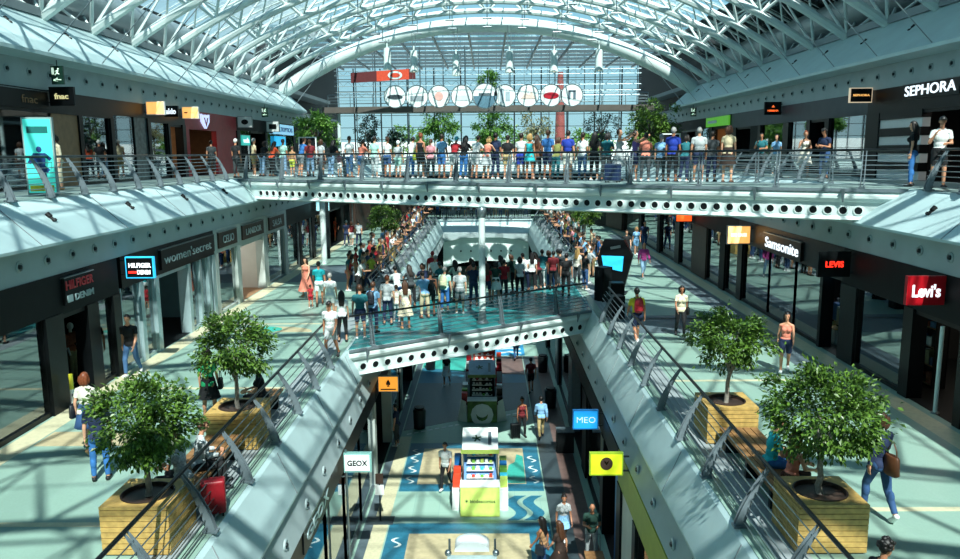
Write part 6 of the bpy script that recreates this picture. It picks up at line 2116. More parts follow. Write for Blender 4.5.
# ---- upper footbridge crowd -------------------------------------------------
# (t along the bridge 0..1 is found from x), clothes left to right in the photograph
UP = [
    ((-11.82, 39.23), 'stand', 'm', ('tee', 'beige'), ('shorts', 'khaki'), ('short', 'grey'), 1.03, -25, 'in a beige shirt and khaki shorts at the left end of the upper bridge'),
    ((-11.15, 38.41), 'lean', 'f', ('tee', 'black'), ('trousers', 'lightjeans'), ('bob', 'dark'), .97, 0, 'in black top and pale jeans behind the beige shirted man on the upper bridge'),
    ((-10.75, 38.70), 'lean', 'f', ('tee', 'orange'), ('trousers', 'black'), ('long', 'dark'), .96, 0, 'in orange red top and black trousers, third from the left of the upper bridge'),
    ((-9.98, 37.87), 'stand', 'm', ('tee', 'mint'), ('trousers', 'lightjeans'), ('short', 'dark'), 1.0, 5, 'in a pale teal patterned shirt and pale jeans on the upper bridge'),
    ((-9.53, 37.83), 'stand', 'm', ('tee', 'tan'), ('shorts', 'yellowgreen'), ('short', 'brown'), .8, 0, 'child in tan shirt and yellow green shorts on the upper bridge'),
    ((-8.90, 37.03), 'lean', 'm', ('tee', 'blue'), ('shorts', 'grey'), ('short', 'brown'), 1.04, -8, 'in a blue shirt and grey shorts next to the child in tan'),
    ((-8.54, 37.34), 'hold', 'm', ('tee', 'darkred'), ('trousers', 'lightjeans'), ('short', 'brown'), .98, 40, 'in a dark red top and pale jeans turned to the right'),
    ((-7.84, 36.55), 'stand', 'f', ('tee', 'lightgrey'), ('skirt', 'darkbrown'), ('bob', 'brown'), .97, 0, 'in a grey patterned top and dark brown skirt on the upper bridge'),
    ((-7.35, 36.49), 'lean', 'f', ('tee', 'black'), ('trousers', 'lightjeans'), ('long', 'black'), .97, 0, 'with long black hair, black top and pale jeans at left of the pink child'),
    ((-6.84, 35.76), 'stand', 'f', ('tee', 'pink'), ('shorts', 'white'), ('pony', 'brown'), .66, 0, 'small child in a pink top and white shorts on the upper bridge'),
    ((-6.42, 36.03), 'stand', 'm', ('tee', 'white'), ('trousers', 'denim'), ('short', 'brown'), 1.03, 0, 'in a white tee with a dark bag strap and blue jeans'),
    ((-5.76, 35.28), 'lean', 'f', ('tee', 'salmon'), ('shorts', 'denim'), ('pony', 'dark'), .95, 8, 'in a salmon top and denim shorts on the upper bridge'),
    ((-5.12, 35.12), 'stand', 'm', ('tee', 'mint'), ('trousers', 'lightgrey'), ('short', 'dark'), 1.01, 0, 'in a mint shirt and light grey trousers with a strap'),
    ((-4.43, 34.28), 'stand', 'f', ('tee', 'white'), ('shorts', 'jeans'), ('bun', 'brown'), .99, 0, 'in a white tee and dark denim shorts with a bun'),
    ((-3.99, 34.54), 'stand', 'm', ('tee', 'lightgrey'), ('shorts', 'mint'), ('cap', 'capwhite'), .9, 0, 'in a grey tee, mint shorts and white cap'),
    ((-3.34, 33.79), 'lean', 'f', ('tee', 'white'), ('trousers', 'blue'), ('short', 'black'), 1.0, 10, 'in a white top and bright blue jeans with a yellow green bag'),
    ((-2.92, 33.76), 'stand', 'f', ('tank', 'black'), ('shorts', 'black'), ('bun', 'auburn'), 1.06, 0, 'in a black tank top and black shorts with an auburn bun'),
    ((-2.43, 33.05), 'hold', 'f', ('tee', 'pink'), ('trousers', 'darkgrey'), ('pony', 'brown'), .93, 25, 'in a pinkish top and grey trousers beside the black tank top'),
    ((-1.98, 33.30), 'stand', 'm', ('tee', 'lightblue'), ('shorts', 'blue'), ('short', 'dark'), 1.03, 0, 'broad, in a light blue shirt and blue shorts'),
    ((-1.43, 32.62), 'lean', 'm', ('tee', 'red'), ('shorts', 'lightgrey'), ('cap', 'capcyan'), .99, 0, 'in a red shirt, light grey shorts and cyan cap'),
    ((-1.01, 32.59), 'lean', 'f', ('tee', 'black'), ('trousers', 'blue'), ('long', 'black'), 1.0, 6, 'with long black hair, black top and blue jeans next to the red shirt'),
    ((-0.52, 31.88), 'lean', 'm', ('tee', 'white'), ('shorts', 'lightgrey'), ('short', 'dark'), 1.0, -5, 'in a white tee and pale grey shorts near the middle of the upper bridge'),
    ((-0.05, 32.11), 'lean', 'f', ('tank', 'salmon'), ('skirt', 'lightgrey'), ('bob', 'blond'), .97, 0, 'blond, in a salmon top and pale skirt at the middle of the upper bridge'),
    ((0.30, 31.55), 'stand', 'm', ('tee', 'navy'), ('trousers', 'navy'), ('short', 'black'), 1.03, 0, 'all in navy, broad backed, at the middle of the upper bridge'),
    ((0.79, 31.49), 'stand', 'm', ('tee', 'black'), ('shorts', 'khaki'), ('short', 'dark'), .97, 10, 'in a black floral shirt and khaki shorts'),
    ((1.30, 30.76), 'stand', 'm', ('tee', 'white'), ('shorts', 'royal'), ('short', 'dark'), 1.01, 0, 'in a white tee and royal blue shorts'),
    ((1.66, 31.07), 'stand', 'f', ('tank', 'turq'), ('mini', 'turq'), ('bob', 'blond'), .99, 0, 'in a long turquoise top over black leggings'),
    ((1.92, 30.55), 'hold', 'f', ('tee', 'brown'), ('trousers', 'darkgrey'), ('long', 'brown'), .97, 20, 'in a brown top half hidden behind the turquoise top'),
    ((2.33, 30.53), 'stand', 'm', ('tee', 'blue'), ('shorts', 'navy'), ('short', 'brown'), 1.06, -5, 'tall, in a blue tee and navy shorts'),
    ((2.62, 29.95), 'lean', 'f', ('tee', 'olive'), ('trousers', 'teal'), ('bob', 'brown'), .93, 0, 'in an olive top between the tall blue tee and the royal blue tee'),
    ((3.08, 30.19), 'stand', 'm', ('tee', 'royal'), ('shorts', 'offwhite'), ('short', 'dark'), 1.04, 0, 'broad, in a royal blue tee and off white shorts'),
    ((3.57, 29.54), 'stand', 'f', ('tee', 'white'), ('trousers', 'denim'), ('pony', 'dark'), 1.0, 0, 'in a white tee and blue jeans right of the royal blue tee'),
    ((4.02, 29.50), 'stand', 'f', ('tee', 'black'), ('trousers', 'black'), ('long', 'black'), 1.0, 0, 'all in black with long black hair on the upper bridge'),
    ((4.38, 28.87), 'lean', 'f', ('tee', 'teal'), ('trousers', 'darkgrey'), ('bob', 'black'), 1.0, 15, 'in a dark teal top with black bobbed hair'),
    ((4.88, 29.09), 'photo', 'f', ('tank', 'lightgrey'), ('dress', 'lightgrey'), ('short', 'dark'), 1.05, -80, 'tall, in a pale grey dress raising her arms to the right'),
    ((5.35, 28.44), 'photo', 'f', ('tank', 'purple'), ('shorts', 'navy'), ('short', 'dark'), 1.02, -55, 'in a purple striped top and navy shorts taking a photo'),
    ((5.74, 28.44), 'lean', 'f', ('tee', 'salmon'), ('trousers', 'darkgrey'), ('bun', 'black'), .97, 20, 'in a salmon top behind the photographer in purple'),
    ((6.14, 27.78), 'stand', 'm', ('tee', 'lightblue'), ('trousers', 'darkgrey'), ('short', 'grey'), .93, 0, 'in a light blue patterned shirt and grey trousers right of the photographer'),
    ((6.62, 28.02), 'stand', 'm', ('tee', 'royal'), ('trousers', 'black'), ('short', 'grey'), 1.05, 0, 'broad, in a royal blue shirt and black trousers'),
    ((6.92, 27.48), 'lean', 'f', ('tee', 'teal'), ('trousers', 'navy'), ('bob', 'dark'), .93, 0, 'in a teal top between the royal blue shirt and the grey haired man'),
    ((7.39, 27.42), 'stand', 'm', ('tee', 'lightgrey'), ('shorts', 'navy'), ('short', 'grey'), 1.04, 20, 'grey haired, in a pale shirt and navy shorts'),
    ((7.68, 26.83), 'stand', 'm', ('tee', 'darkgrey'), ('trousers', 'navy'), ('short', 'dark'), .97, 0, 'in dark grey between the grey haired man and the brown skirt'),
    ((8.28, 26.99), 'stand', 'f', ('tee', 'beige'), ('skirt', 'darkbrown'), ('bob', 'brown'), 1.06, 0, 'in a beige top and brown skirt, rightmost of the upper bridge crowd'),
]
PEOPLE = [
     (-10.51, 21.83, ZM, 'walk', 'm', 'tee black', 'trousers denim', 'short black', 1.03, 180, 'hi', 'in a black printed tee and jeans walking out by the HILFIGER DENIM sign', 'white', 0),
     (-8.82, 16.05, ZM, 'walkb', 'f', 'tee offwhite', 'skirt jeans', 'bob auburn', 0.98, 5, 'hi', 'auburn haired, in off white top and denim skirt behind the nearest left tree', 'tan', 2),
     (-7.82, 14.57, ZM, 'stand', 'm', 'tee navy', 'trousers blue', 'short dark', 0.98, 20, 'hi', 'in bright blue jeans hidden behind the nearest left tree', 'black', 0),
     (-6.84, 18.01, ZM, 'stand', 'f', 'tee green', 'skirt black', 'bob dark', 1, 5, 'hi', 'in an emerald green top and black skirt by the second left planter', 'black', 0),
     (-7.25, 32.36, ZM, 'walk', 'm', 'tee turq', 'shorts white', 'short dark', 1.05, 10, 'mid', 'in a turquoise tee and white shorts walking along the left gallery', 'brown', 0),
     (-8.30, 34.48, ZM, 'walk', 'f', 'tank salmon', 'longdress salmon', 'long dark', 0.99, 170, 'mid', 'in a long salmon dress walking along the left gallery', 'tan', 0),
     (-7.54, 31.94, ZM, 'stand', 'f', 'tee red', 'shorts red', 'pony dark', 0.55, 10, 'mid', 'small child in red beside the turquoise tee', 'white', 0),
     (-6.65, 35.96, ZM, 'lean', 'f', 'tank red', 'shorts salmon', 'bob black', 0.98, -70, 'mid', 'in a red top at the left end behind the lower bridge crowd', 'white', 0),
     (-5.59, 36.19, ZM, 'hips', 'f', 'tee yellowgreen', 'trousers navy', 'bun dark', 0.97, -30, 'mid', 'in a yellow green top with hands on hips left of the lower bridge', 'white', 0),
     (-6.28, 29.90, ZM, 'stand', 'm', 'tee white', 'shorts white', 'short grey', 0.99, 0, 'mid', 'in plain white behind the man with the black cap', 'white', 2),
     (-5.01, 23.72, ZM, 'walk', 'm', 'tee white', 'shorts lightgrey', 'cap capblack', 1.03, 170, 'mid', 'in white shirt, pale patterned shorts and black cap at the left railing corner', 'black', 0),
     (-5.07, 25.95, ZM, 'stand', 'f', 'tee white', 'trousers black', 'long black', 0.99, 10, 'mid', 'with long black hair, white top and black trousers beside the black capped man', 'black', 0),
     (-4.51, 26.37, ZM, 'stand', 'm', 'tee teal', 'shorts navy', 'short brown', 1.06, 8, 'mid', 'in dark teal tee and navy shorts at the left of the lower bridge', 'white', 0),
     (-4.19, 27.28, ZM, 'stand', 'm', 'tee lightblue', 'trousers navy', 'short brown', 1.03, -20, 'mid', 'in a pale blue shirt with a black backpack on the lower bridge', 'black', 0),
     (-3.84, 28.58, ZM, 'stand', 'm', 'tee lightgrey', 'trousers navy', 'short auburn', 1.05, 0, 'mid', 'in a pale checked shirt and navy trousers on the lower bridge', 'black', 2),
     (-3.56, 29.10, ZM, 'stand', 'm', 'tee offwhite', 'trousers lightgrey', 'short brown', 0.8, 0, 'mid', 'child in off white beside the checked shirt', 'white', 2),
     (-3.09, 27.89, ZM, 'stand', 'f', 'tee offwhite', 'dress cream', 'long brown', 1, 15, 'mid', 'in a cream floral dress on the lower bridge', 'tan', 0),
     (-2.53, 29.80, ZM, 'lean', 'm', 'tee lightblue', 'trousers beige', 'short dark', 1.03, 25, 'mid', 'in a light blue shirt and beige trousers at the lower bridge', 'brown', 0),
     (-2.77, 32.22, ZM, 'stand', 'f', 'tee red', 'shorts red', 'pony dark', 0.7, 0, 'mid', 'child in red behind the black tank top on the lower bridge', 'white', 0),
     (-2.32, 30.17, ZM, 'stand', 'm', 'tank black', 'shorts black', 'short black', 1.02, 0, 'mid', 'in a black tank top and black shorts on the lower bridge', 'black', 5),
     (-1.80, 30.94, ZM, 'stand', 'm', 'tee mint', 'trousers blue', 'short grey', 1.03, -15, 'mid', 'in mint shirt with pale backpack and blue jeans on the lower bridge', 'white', 0),
     (-2.46, 34.53, ZM, 'lean', 'm', 'tee white', 'trousers lightgrey', 'short grey', 1.03, -10, 'mid', 'big, in a white tee, second row of the lower bridge crowd', 'white', 2),
     (-2.66, 36.09, ZM, 'stand', 'm', 'tee red', 'trousers darkgrey', 'cap capred', 1.02, 0, 'mid', 'in red top and red cap far left at the lower bridge rail', 'white', 0),
     (-1.17, 30.53, ZM, 'stand', 'm', 'tee lightgrey', 'shorts grey', 'short grey', 1.05, 5, 'mid', 'grey haired, pale grey tee with dark strap and grey shorts, on the lower bridge', 'white', 2),
     (-0.64, 32.16, ZM, 'stand', 'm', 'tee navy', 'trousers navy', 'short black', 1.02, 0, 'mid', 'in dark navy just left of the tall round post', 'black', 0),
     (-0.08, 32.80, ZM, 'stand', 'f', 'tee red', 'shorts navy', 'long brown', 0.95, 0, 'mid', 'in a red and white striped top just right of the tall round post', 'white', 0),
     (0.31, 33.01, ZM, 'lean', 'f', 'tee darkgreen', 'skirt white', 'bob black', 0.98, 0, 'mid', 'in a dark green top and white skirt right of the tall post', 'white', 0),
     (0.67, 33.70, ZM, 'stand', 'm', 'tee red', 'trousers darkgrey', 'short dark', 0.97, 0, 'mid', 'in a red striped shirt, second right of the tall post', 'white', 0),
     (1.40, 34.16, ZM, 'stand', 'f', 'tee white', 'trousers black', 'bob black', 1, 10, 'mid', 'in a white top and black trousers on the right half of the lower bridge', 'black', 0),
     (2.03, 35.66, ZM, 'stand', 'f', 'tee white', 'trousers black', 'long black', 1, 0, 'mid', 'with black hair, white top, just left of the teal shirt and white trousers', 'black', 0),
     (2.55, 36.45, ZM, 'stand', 'm', 'tee teal', 'trousers white', 'short black', 1.02, 0, 'mid', 'in a teal shirt and white trousers on the right of the lower bridge', 'white', 0),
     (3.04, 35.89, ZM, 'stand', 'm', 'tee darkred', 'trousers black', 'short black', 1.02, -10, 'mid', 'in a dark red shirt near the right end of the lower bridge', 'black', 5),
     (3.44, 36.70, ZM, 'stand', 'm', 'tee darkgrey', 'trousers darkgrey', 'short black', 0.99, 0, 'mid', 'in dark grey at the right end of the lower bridge', 'black', 0),
     (3.49, 34.33, ZM, 'stand', 'm', 'tee black', 'trousers black', 'short black', 1.07, -15, 'mid', 'tall, all in black at the right end of the lower bridge', 'black', 0),
     (4.32, 37.23, ZM, 'stand', 'f', 'tee offwhite', 'trousers darkgrey', 'long blond', 0.99, -40, 'mid', 'blond, in an off white top in front of the cyan screen', 'white', 2),
     (4.54, 35.83, ZM, 'stand', 'm', 'tee black', 'trousers jeans', 'short black', 1, -60, 'mid', 'in black top and blue jeans beside the black loudspeaker', 'white', 0),
     (4.93, 37.79, ZM, 'lean', 'm', 'tee lightgrey', 'trousers beige', 'short brown', 1, -60, 'mid', 'in a pale grey shirt left of the cyan screen', 'white', 0),
     (4.98, 25.44, ZM, 'walk', 'm', 'tee yellow', 'shorts navy', 'short black', 1.05, 8, 'hi', 'in a yellow tee and navy shorts walking away on the right gallery', 'white', 0),
     (6.70, 26.41, ZM, 'walkb', 'f', 'tee cream', 'trousers black', 'bob black', 1, 175, 'hi', 'in a pale lime top and black trousers walking nearer on the right gallery', 'black', 3),
     (8.63, 21.90, ZM, 'walk', 'f', 'tank salmon', 'shorts navy', 'long black', 1, 160, 'hi', 'in a salmon top and navy shorts walking beside the right shops', 'white', 0),
     (7.88, 38.90, ZM, 'walk', 'm', 'long magenta', 'trousers lightjeans', 'bald dark', 1.02, 190, 'mid', 'in a magenta pink top and pale jeans on the far right gallery', 'grey', 0),
     (8.10, 45.07, ZM, 'walk', 'm', 'tee black', 'trousers black', 'short brown', 1.03, 175, 'mid', 'all in black walking on the far right gallery', 'white', 0),
     (9.18, 47.68, ZM, 'walk', 'f', 'tee lightblue', 'shorts lightblue', 'bob blond', 1, 180, 'mid', 'in light blue on the far right gallery', 'white', 0),
     (10.27, 50.61, ZM, 'walk', 'm', 'tee navy', 'trousers jeans', 'short black', 1.03, 175, 'mid', 'in navy right of the person in light blue', 'black', 0),
     (7.34, 60.91, ZM, 'stand', 'm', 'tee blue', 'trousers navy', 'short dark', 1.03, -40, 'low', 'in a blue shirt right beside the far right tree', 'black', 0),
     (6.85, 12.88, ZM, 'walkb', 'f', 'long navy', 'trousers jeans', 'bob brown', 1.05, 10, 'hi', 'in a navy top and jeans carrying a brown bag at the near right', 'white', 0),
     (-9.90, 53.39, ZM, 'walk', 'm', 'tee navy', 'trousers navy', 'short grey', 1.02, 0, 'mid', 'in navy walking away on the far left gallery', 'white', 0),
     (-9.54, 53.37, ZM, 'walkb', 'f', 'tee darkred', 'shorts white', 'bob brown', 0.98, 0, 'mid', 'in a dark red top beside the person in navy on the far left gallery', 'white', 0),
     (-9.05, 53.34, ZM, 'walk', 'm', 'tee lightgrey', 'trousers navy', 'short dark', 1.02, 0, 'mid', 'in a light grey shirt, third of the trio on the far left gallery', 'black', 0),
     (-11.33, 57.17, ZM, 'walk', 'f', 'tee orange', 'trousers orange', 'bob auburn', 1, 180, 'mid', 'all in orange on the far left gallery', 'tan', 0),
     (-8.31, 54.48, ZM, 'stand', 'm', 'tee black', 'trousers black', 'short dark', 0.6, 0, 'mid', 'small dark dressed child on the far left gallery', 'white', 0),
     (-1.64, 27.01, ZL, 'walk', 'm', 'tee white', 'trousers black', 'short black', 1.03, 165, 'hi', 'in a long white tee and black trousers walking left of the green kiosk', 'white', 0),
     (1.42, 32.39, ZL, 'stand', 'f', 'tank darkred', 'trousers black', 'bun dark', 1, 190, 'hi', 'in dark red top and black trousers with a trolley in the lower hall', 'black', 3),
     (2.25, 32.26, ZL, 'walk', 'm', 'long lightblue', 'trousers khaki', 'short black', 1.03, 5, 'hi', 'in a light blue shirt and khaki trousers walking away in the lower hall', 'black', 0),
     (2.16, 38.68, ZL, 'walk', 'm', 'tee darkred', 'shorts black', 'short black', 1.03, 5, 'mid', 'in a dark red tee and black shorts in the far lower hall', 'black', 0),
     (-2.29, 39.97, ZL, 'walk', 'f', 'tee black', 'skirt white', 'long black', 1, 170, 'mid', 'in a black top and white skirt at the far left of the lower hall', 'white', 0),
     (-3.98, 31.40, ZL, 'stand', 'm', 'tee navy', 'trousers darkgrey', 'short black', 1.03, 80, 'mid', 'in navy standing at the dark doorway of the lower left shops', 'white', 0),
     (-4.50, 34.65, ZL, 'stand', 'f', 'tee darkbrown', 'trousers black', 'bob black', 1, 100, 'mid', 'in dark brown deeper in the lower left doorway', 'black', 0),
     (2.30, 22.73, ZL, 'walk', 'f', 'tee lightgrey', 'mini lightblue', 'bun dark', 1, 190, 'hi', 'in a white and grey patterned dress at the bottom right of the lower hall', 'white', 0),
     (1.55, 21.15, ZL, 'walk', 'f', 'tank tan', 'trousers jeans', 'long black', 1, 60, 'hi', 'with long dark hair and a tan top at the bottom of the lower hall', 'black', 3),
     (2.03, 20.88, ZL, 'walk', 'f', 'tee darkbrown', 'skirt darkbrown', 'long brown', 1, 40, 'hi', 'in dark brown at the bottom of the lower hall right of the tan top', 'black', 0),
     (3.09, 22.00, ZL, 'hold', 'm', 'tee darkgreen', 'trousers lightgrey', 'bald dark', 1.04, 180, 'hi', 'bald, in a dark green shirt pushing a cart by the lower right shops', 'black', 0),
     (1.62, 45.15, ZL, 'walk', 'f', 'tee blue', 'trousers jeans', 'bob black', 1, 5, 'mid', 'in blue under the lower bridge near the right of the red kiosk', 'black', 0),
     (-2.91, 47.14, ZL, 'stand', 'm', 'tee black', 'trousers black', 'short black', 1.02, 90, 'mid', 'in black left of the dark kiosk under the lower bridge', 'black', 0),
     (11.69, 33.51, ZU, 'phone', 'm', 'tee teal', 'trousers darkgrey', 'short dark', 1.02, 150, 'mid', 'in a dark teal tee holding a phone on the upper right gallery', 'black', 0),
     (12.28, 33.36, ZU, 'stand', 'f', 'tee lightblue', 'trousers lightgrey', 'bob black', 0.97, 140, 'mid', 'in a light blue top beside the person on the phone', 'white', 0),
     (11.59, 28.68, ZU, 'phone', 'f', 'tank offwhite', 'dress offwhite', 'bun auburn', 1, 170, 'mid', 'in a white striped dress on the upper right gallery', 'tan', 0),
     (11.50, 26.77, ZU, 'hold', 'm', 'tee navy', 'trousers jeans', 'curly black', 1.03, 120, 'mid', 'in navy with dark curly hair before the mirrored shop front', 'black', 0),
     (12.00, 22.17, ZU, 'stand', 'f', 'tee black', 'trousers blue', 'long black', 1.04, 60, 'hi', 'in a black tee and blue jeans before the perfume shop', 'black', 0),
     (11.78, 20.48, ZU, 'phone', 'm', 'tee white', 'shorts black', 'cap capblack', 1.08, 165, 'hi', 'in a white printed tee, black cap and black shorts with hand to the face', 'black', 0),
     (-11.87, 36.57, ZU, 'stand', 'm', 'tee black', 'trousers darkgrey', 'short white', 1, -30, 'mid', 'white haired, in black at the left end of the upper crowd', 'black', 0),
     (-13.99, 25.16, ZU, 'stand', 'f', 'long cream', 'trousers cream', 'bob dark', 0.98, 150, 'mid', 'in cream clothes behind the teal advertising stand', 'tan', 0),
     (-14.34, 40.34, ZU, 'stand', 'm', 'tee darkgrey', 'trousers black', 'short dark', 1, 30, 'mid', 'dim figure in dark grey before the red fronted shop', 'black', 0),
]


def named(w):
    return WORD.get(w, w)


i = -1
for (x, y), pose, sex, top, bot, hair, h, rz, lab in UP:
    base = math.degrees(math.atan2(-nU.x, nU.y))
    i += 1
    tm = CLOTHS if 'striped' in lab else CLOTHP if ('pattern' in lab or 'floral' in lab) else None
    want = 2.2 if pose == 'lean' else 2.3 + .3 * (i % 2)
    q = V((x - UA[0], y - UA[1], 0)).dot(nU)
    kk = (want - q) / nU.dot(V((x, y, 0)).normalized())
    x, y = (V((x, y, 0)) + V((x, y, 0)).normalized() * kk)[:2]
    r = person(x, y, ZU, base + rz, pose, sex, top, bot, hair, 'person ' + lab, skin=i % 5, h=h, lod='mid', group='crowd on the upper footbridge', shoes=['white', 'black', 'brown', 'white'][i % 4], tm=tm)
    if 'yellow green bag' in lab:
        handbag(r, pose, sex, 'mid', '#b9c84a', 'yellow green bag worn by the person in white top and bright blue jeans', (.2, -.05, .95))
    if 'brown top half hidden' in lab:
        handbag(r, pose, sex, 'mid', '#7a4a2a', 'brown bag on the shoulder beside the turquoise top', (.22, -.08, 1.05))
    if 'white tee with a dark bag strap' in lab:
        handbag(r, pose, sex, 'mid', '#2b3136', 'dark bag hanging at the side of the man in white tee and blue jeans', (-.24, .0, .98))

LODS = {'hi': 'hi', 'mid': 'mid', 'low': 'mid'}
BYLAB = {}
for i, (x, y, z, pose, sex, top, bot, hair, h, rz, lod, lab, sh, sk) in enumerate(PEOPLE):
    if z == ZU and 11 < x < 12.4:
        k = 12.55 / x
        x, y = x * k, y * k
    lod = LODS[lod]
    tm = CLOTHS if 'striped' in lab else CLOTHP if ('pattern' in lab or 'floral' in lab or 'speckled' in lab) else None
    tb = None
    r = person(x, y, z, rz, pose, sex, tuple(top.split()), tuple(bot.split()), tuple(hair.split()), 'person ' + lab, skin=sk or (i % 3), h=h, lod=lod,
               group='crowd on the lower footbridge' if 'lower bridge' in lab else None, shoes=sh, tm=tm)
    BYLAB[lab] = (r, pose, sex, lod)
SEATS = [(-5.62, 14.05, -60, 'f', 'long lightgrey', 'trousers black', 'curly brown', 'curly haired, in a pale patterned blouse sitting on the left bench', -.0),
         (-5.72, 13.45, 75, 'f', 'tee lightgrey', 'trousers black', 'bob auburn', 'in a grey speckled top sitting with her back turned on the left bench', 0),
         (-5.6, 18.2, 100, 'f', 'tee black', 'trousers black', 'bob dark', 'in black sitting behind the second left planter', 0),
         (5.4, 14.1, -95, 'm', 'tee turq', 'trousers blue', 'short dark', 'in turquoise sitting on the right bench', 0),
         (5.08, 9.42, -80, 'f', 'long black', 'trousers darkgrey', 'curly black', 'with curly black hair sitting at the bottom edge before the nearest right planter', 0),
         (5.5, 13.35, -80, 'f', 'tank salmon', 'trousers darkbrown', 'long auburn', 'auburn haired, in a salmon top sitting right behind the nearest right planter', 0)]
t = thing('bench', 'short oak bench behind the second left planter', 'bench', (-5.75, 18.3, ZM), 0, 'oak benches')
b = MB()
for k in range(5):
    b.box(-6.15 + k * .165, -6.005 + k * .165, 17.5, 19.2, ZM + .4, ZM + .45)
part(b, 'seat_slats', WOODD, t)
for yy in (17.8, 18.9):
    part(MB().box(-6.1, -5.4, yy - .05, yy + .05, ZM, ZM + .4), 'leg', DSTEEL, t)
t = thing('bench', 'oak bench in front of the nearest right planter at the bottom edge', 'bench', (5.35, 9.1, ZM), 0, 'oak benches')
b = MB()
for k in range(5):
    b.box(4.95 + k * .165, 5.095 + k * .165, 8.4, 9.85, ZM + .4, ZM + .45)
part(b, 'seat_slats', WOODD, t)
for yy in (8.6, 9.6):
    part(MB().box(5.05, 5.75, yy - .05, yy + .05, ZM, ZM + .4), 'leg', DSTEEL, t)
for i, (x, y, rz, sex, top, bot, hair, lab, dz) in enumerate(SEATS):
    tm = CLOTHP if 'pattern' in lab or 'speckled' in lab else None
    F = make_figure('sit', sex, 'hi')
    person(x, y, ZM + max(0.0, .455 - (F['pel'].z - .125)), rz, 'sit', sex, tuple(top.split()), tuple(bot.split()), tuple(hair.split()), 'person ' + lab, skin=i % 3, lod='hi', shoes='black', tm=tm)


def lab_of(s):
    return next(k for k in BYLAB if s in k)


r, po, sx, ld = BYLAB[lab_of('yellow tee')]
backpack(r, po, sx, ld, '#a01c2c', 'red backpack worn by the person in the yellow tee')
r, po, sx, ld = BYLAB[lab_of('with a black backpack')]
backpack(r, po, sx, ld, '#1a1e28', 'black backpack worn by the person in the pale blue shirt')
r, po, sx, ld = BYLAB[lab_of('mint shirt with pale')]
backpack(r, po, sx, ld, '#c9cda8', 'pale backpack worn by the person in the mint shirt')
r, po, sx, ld = BYLAB[lab_of('carrying a brown bag')]
handbag(r, po, sx, ld, '#5f3a22', 'large brown leather bag carried by the person in navy top at the near right', (.02, -.24, 1.05), .2, .32)
r, po, sx, ld = BYLAB[lab_of('off white top and denim skirt')]
handbag(r, po, sx, ld, '#1c2026', 'dark shoulder bag of the auburn haired person by the nearest left tree', (-.27, 0, 1.0), .17, .3)
r, po, sx, ld = BYLAB[lab_of('emerald green')]
handbag(r, po, sx, ld, '#14171a', 'black bag at the side of the person in emerald green', (.27, .08, .95), .15, .28)
r, po, sx, ld = BYLAB[lab_of('long white tee')]
handbag(r, po, sx, ld, '#4b5a63', 'grey shopping bag carried left of the green kiosk', (-.28, .05, .62), .16, .25)
r, po, sx, ld = BYLAB[lab_of('pale lime')]
handbag(r, po, sx, ld, '#15181a', 'black shoulder bag of the person in the pale lime top', (-.24, -.05, .95), .15, .3)
r, po, sx, ld = BYLAB[lab_of('tan top at the bottom')]
handbag(r, po, sx, ld, '#1d2b38', 'dark blue bag of the person with the tan top at the bottom', (-.26, -.02, .95), .17, .3)
r, po, sx, ld = BYLAB[lab_of('dark strap and grey shorts')]
handbag(r, po, sx, ld, '#23282c', 'small dark shoulder bag of the grey haired person on the lower bridge', (-.23, .02, .95), .12, .3)
for s, k in (('salmon top and navy', 'aR'), ('teal tee holding', 'aR'), ('white striped dress', 'aR')):
    r, po, sx, ld = BYLAB[lab_of(s)]
    phone(r, po, sx, ld, 'dark phone held by the ' + {'salmon top and navy': 'person in the salmon top by the right shops', 'teal tee holding': 'person in teal on the upper right gallery', 'white striped dress': 'person in the white striped dress'}[s], k)
# luggage trolley and cart
suitcase(1.12, 32.25, ZL, .2, BLACK, 'black trolley case beside the person in the dark red top in the lower hall')
r, po, sx, ld = BYLAB[lab_of('pushing a cart')]
t = thing('hand_cart', 'brown wooden hand cart pushed by the bald person in dark green', 'cart', (r.location.x, r.location.y - .75, 0))
MB().box(-.28, .28, -.35, .3, .25, .55).build('crate', WOODD, t)
for k in range(3):
    MB().box(-.3, .3, -.37, -.35, .28 + k * .1, .34 + k * .1).build('slat', TAN, t)
MB().tube([(-.22, .3, .5), (-.22, .5, .98), (.22, .5, .98), (.22, .3, .5)], .016, 6).build('handle', STEEL, t)
for sx_ in (-.26, .26):
    for sy_ in (-.25, .22):
        MB().lathe([(.1, -.02), (.1, .02)], (sx_, sy_, .1), 12, (1, 0, 0)).build('wheel', BLACK, t)
        MB().box(sx_ - .02, sx_ + .02, sy_ - .02, sy_ + .02, .1, .26).build('fork', DSTEEL, t)

# ---- dense crowd lining the far part of the middle level ---------------------
CSK = mat('crowd_skin', '#b98666', .55, 0, .08, 8)
CB = [mat('crowd_jeans', '#2c476c', .9, 0, .12, 8), mat('crowd_black', '#15181b', .9, 0, .12, 8), mat('crowd_khaki', '#9c8a60', .9, 0, .12, 8), mat('crowd_grey', '#5c6468', .9, 0, .12, 8)]
CH = [mat('crowd_hair_black', '#14100f', .6, 0, .2, 20), mat('crowd_hair_brown', '#3d281a', .6, 0, .2, 20), mat('crowd_hair_grey', '#80796f', .6, 0, .2, 20)]
CROWD = {}


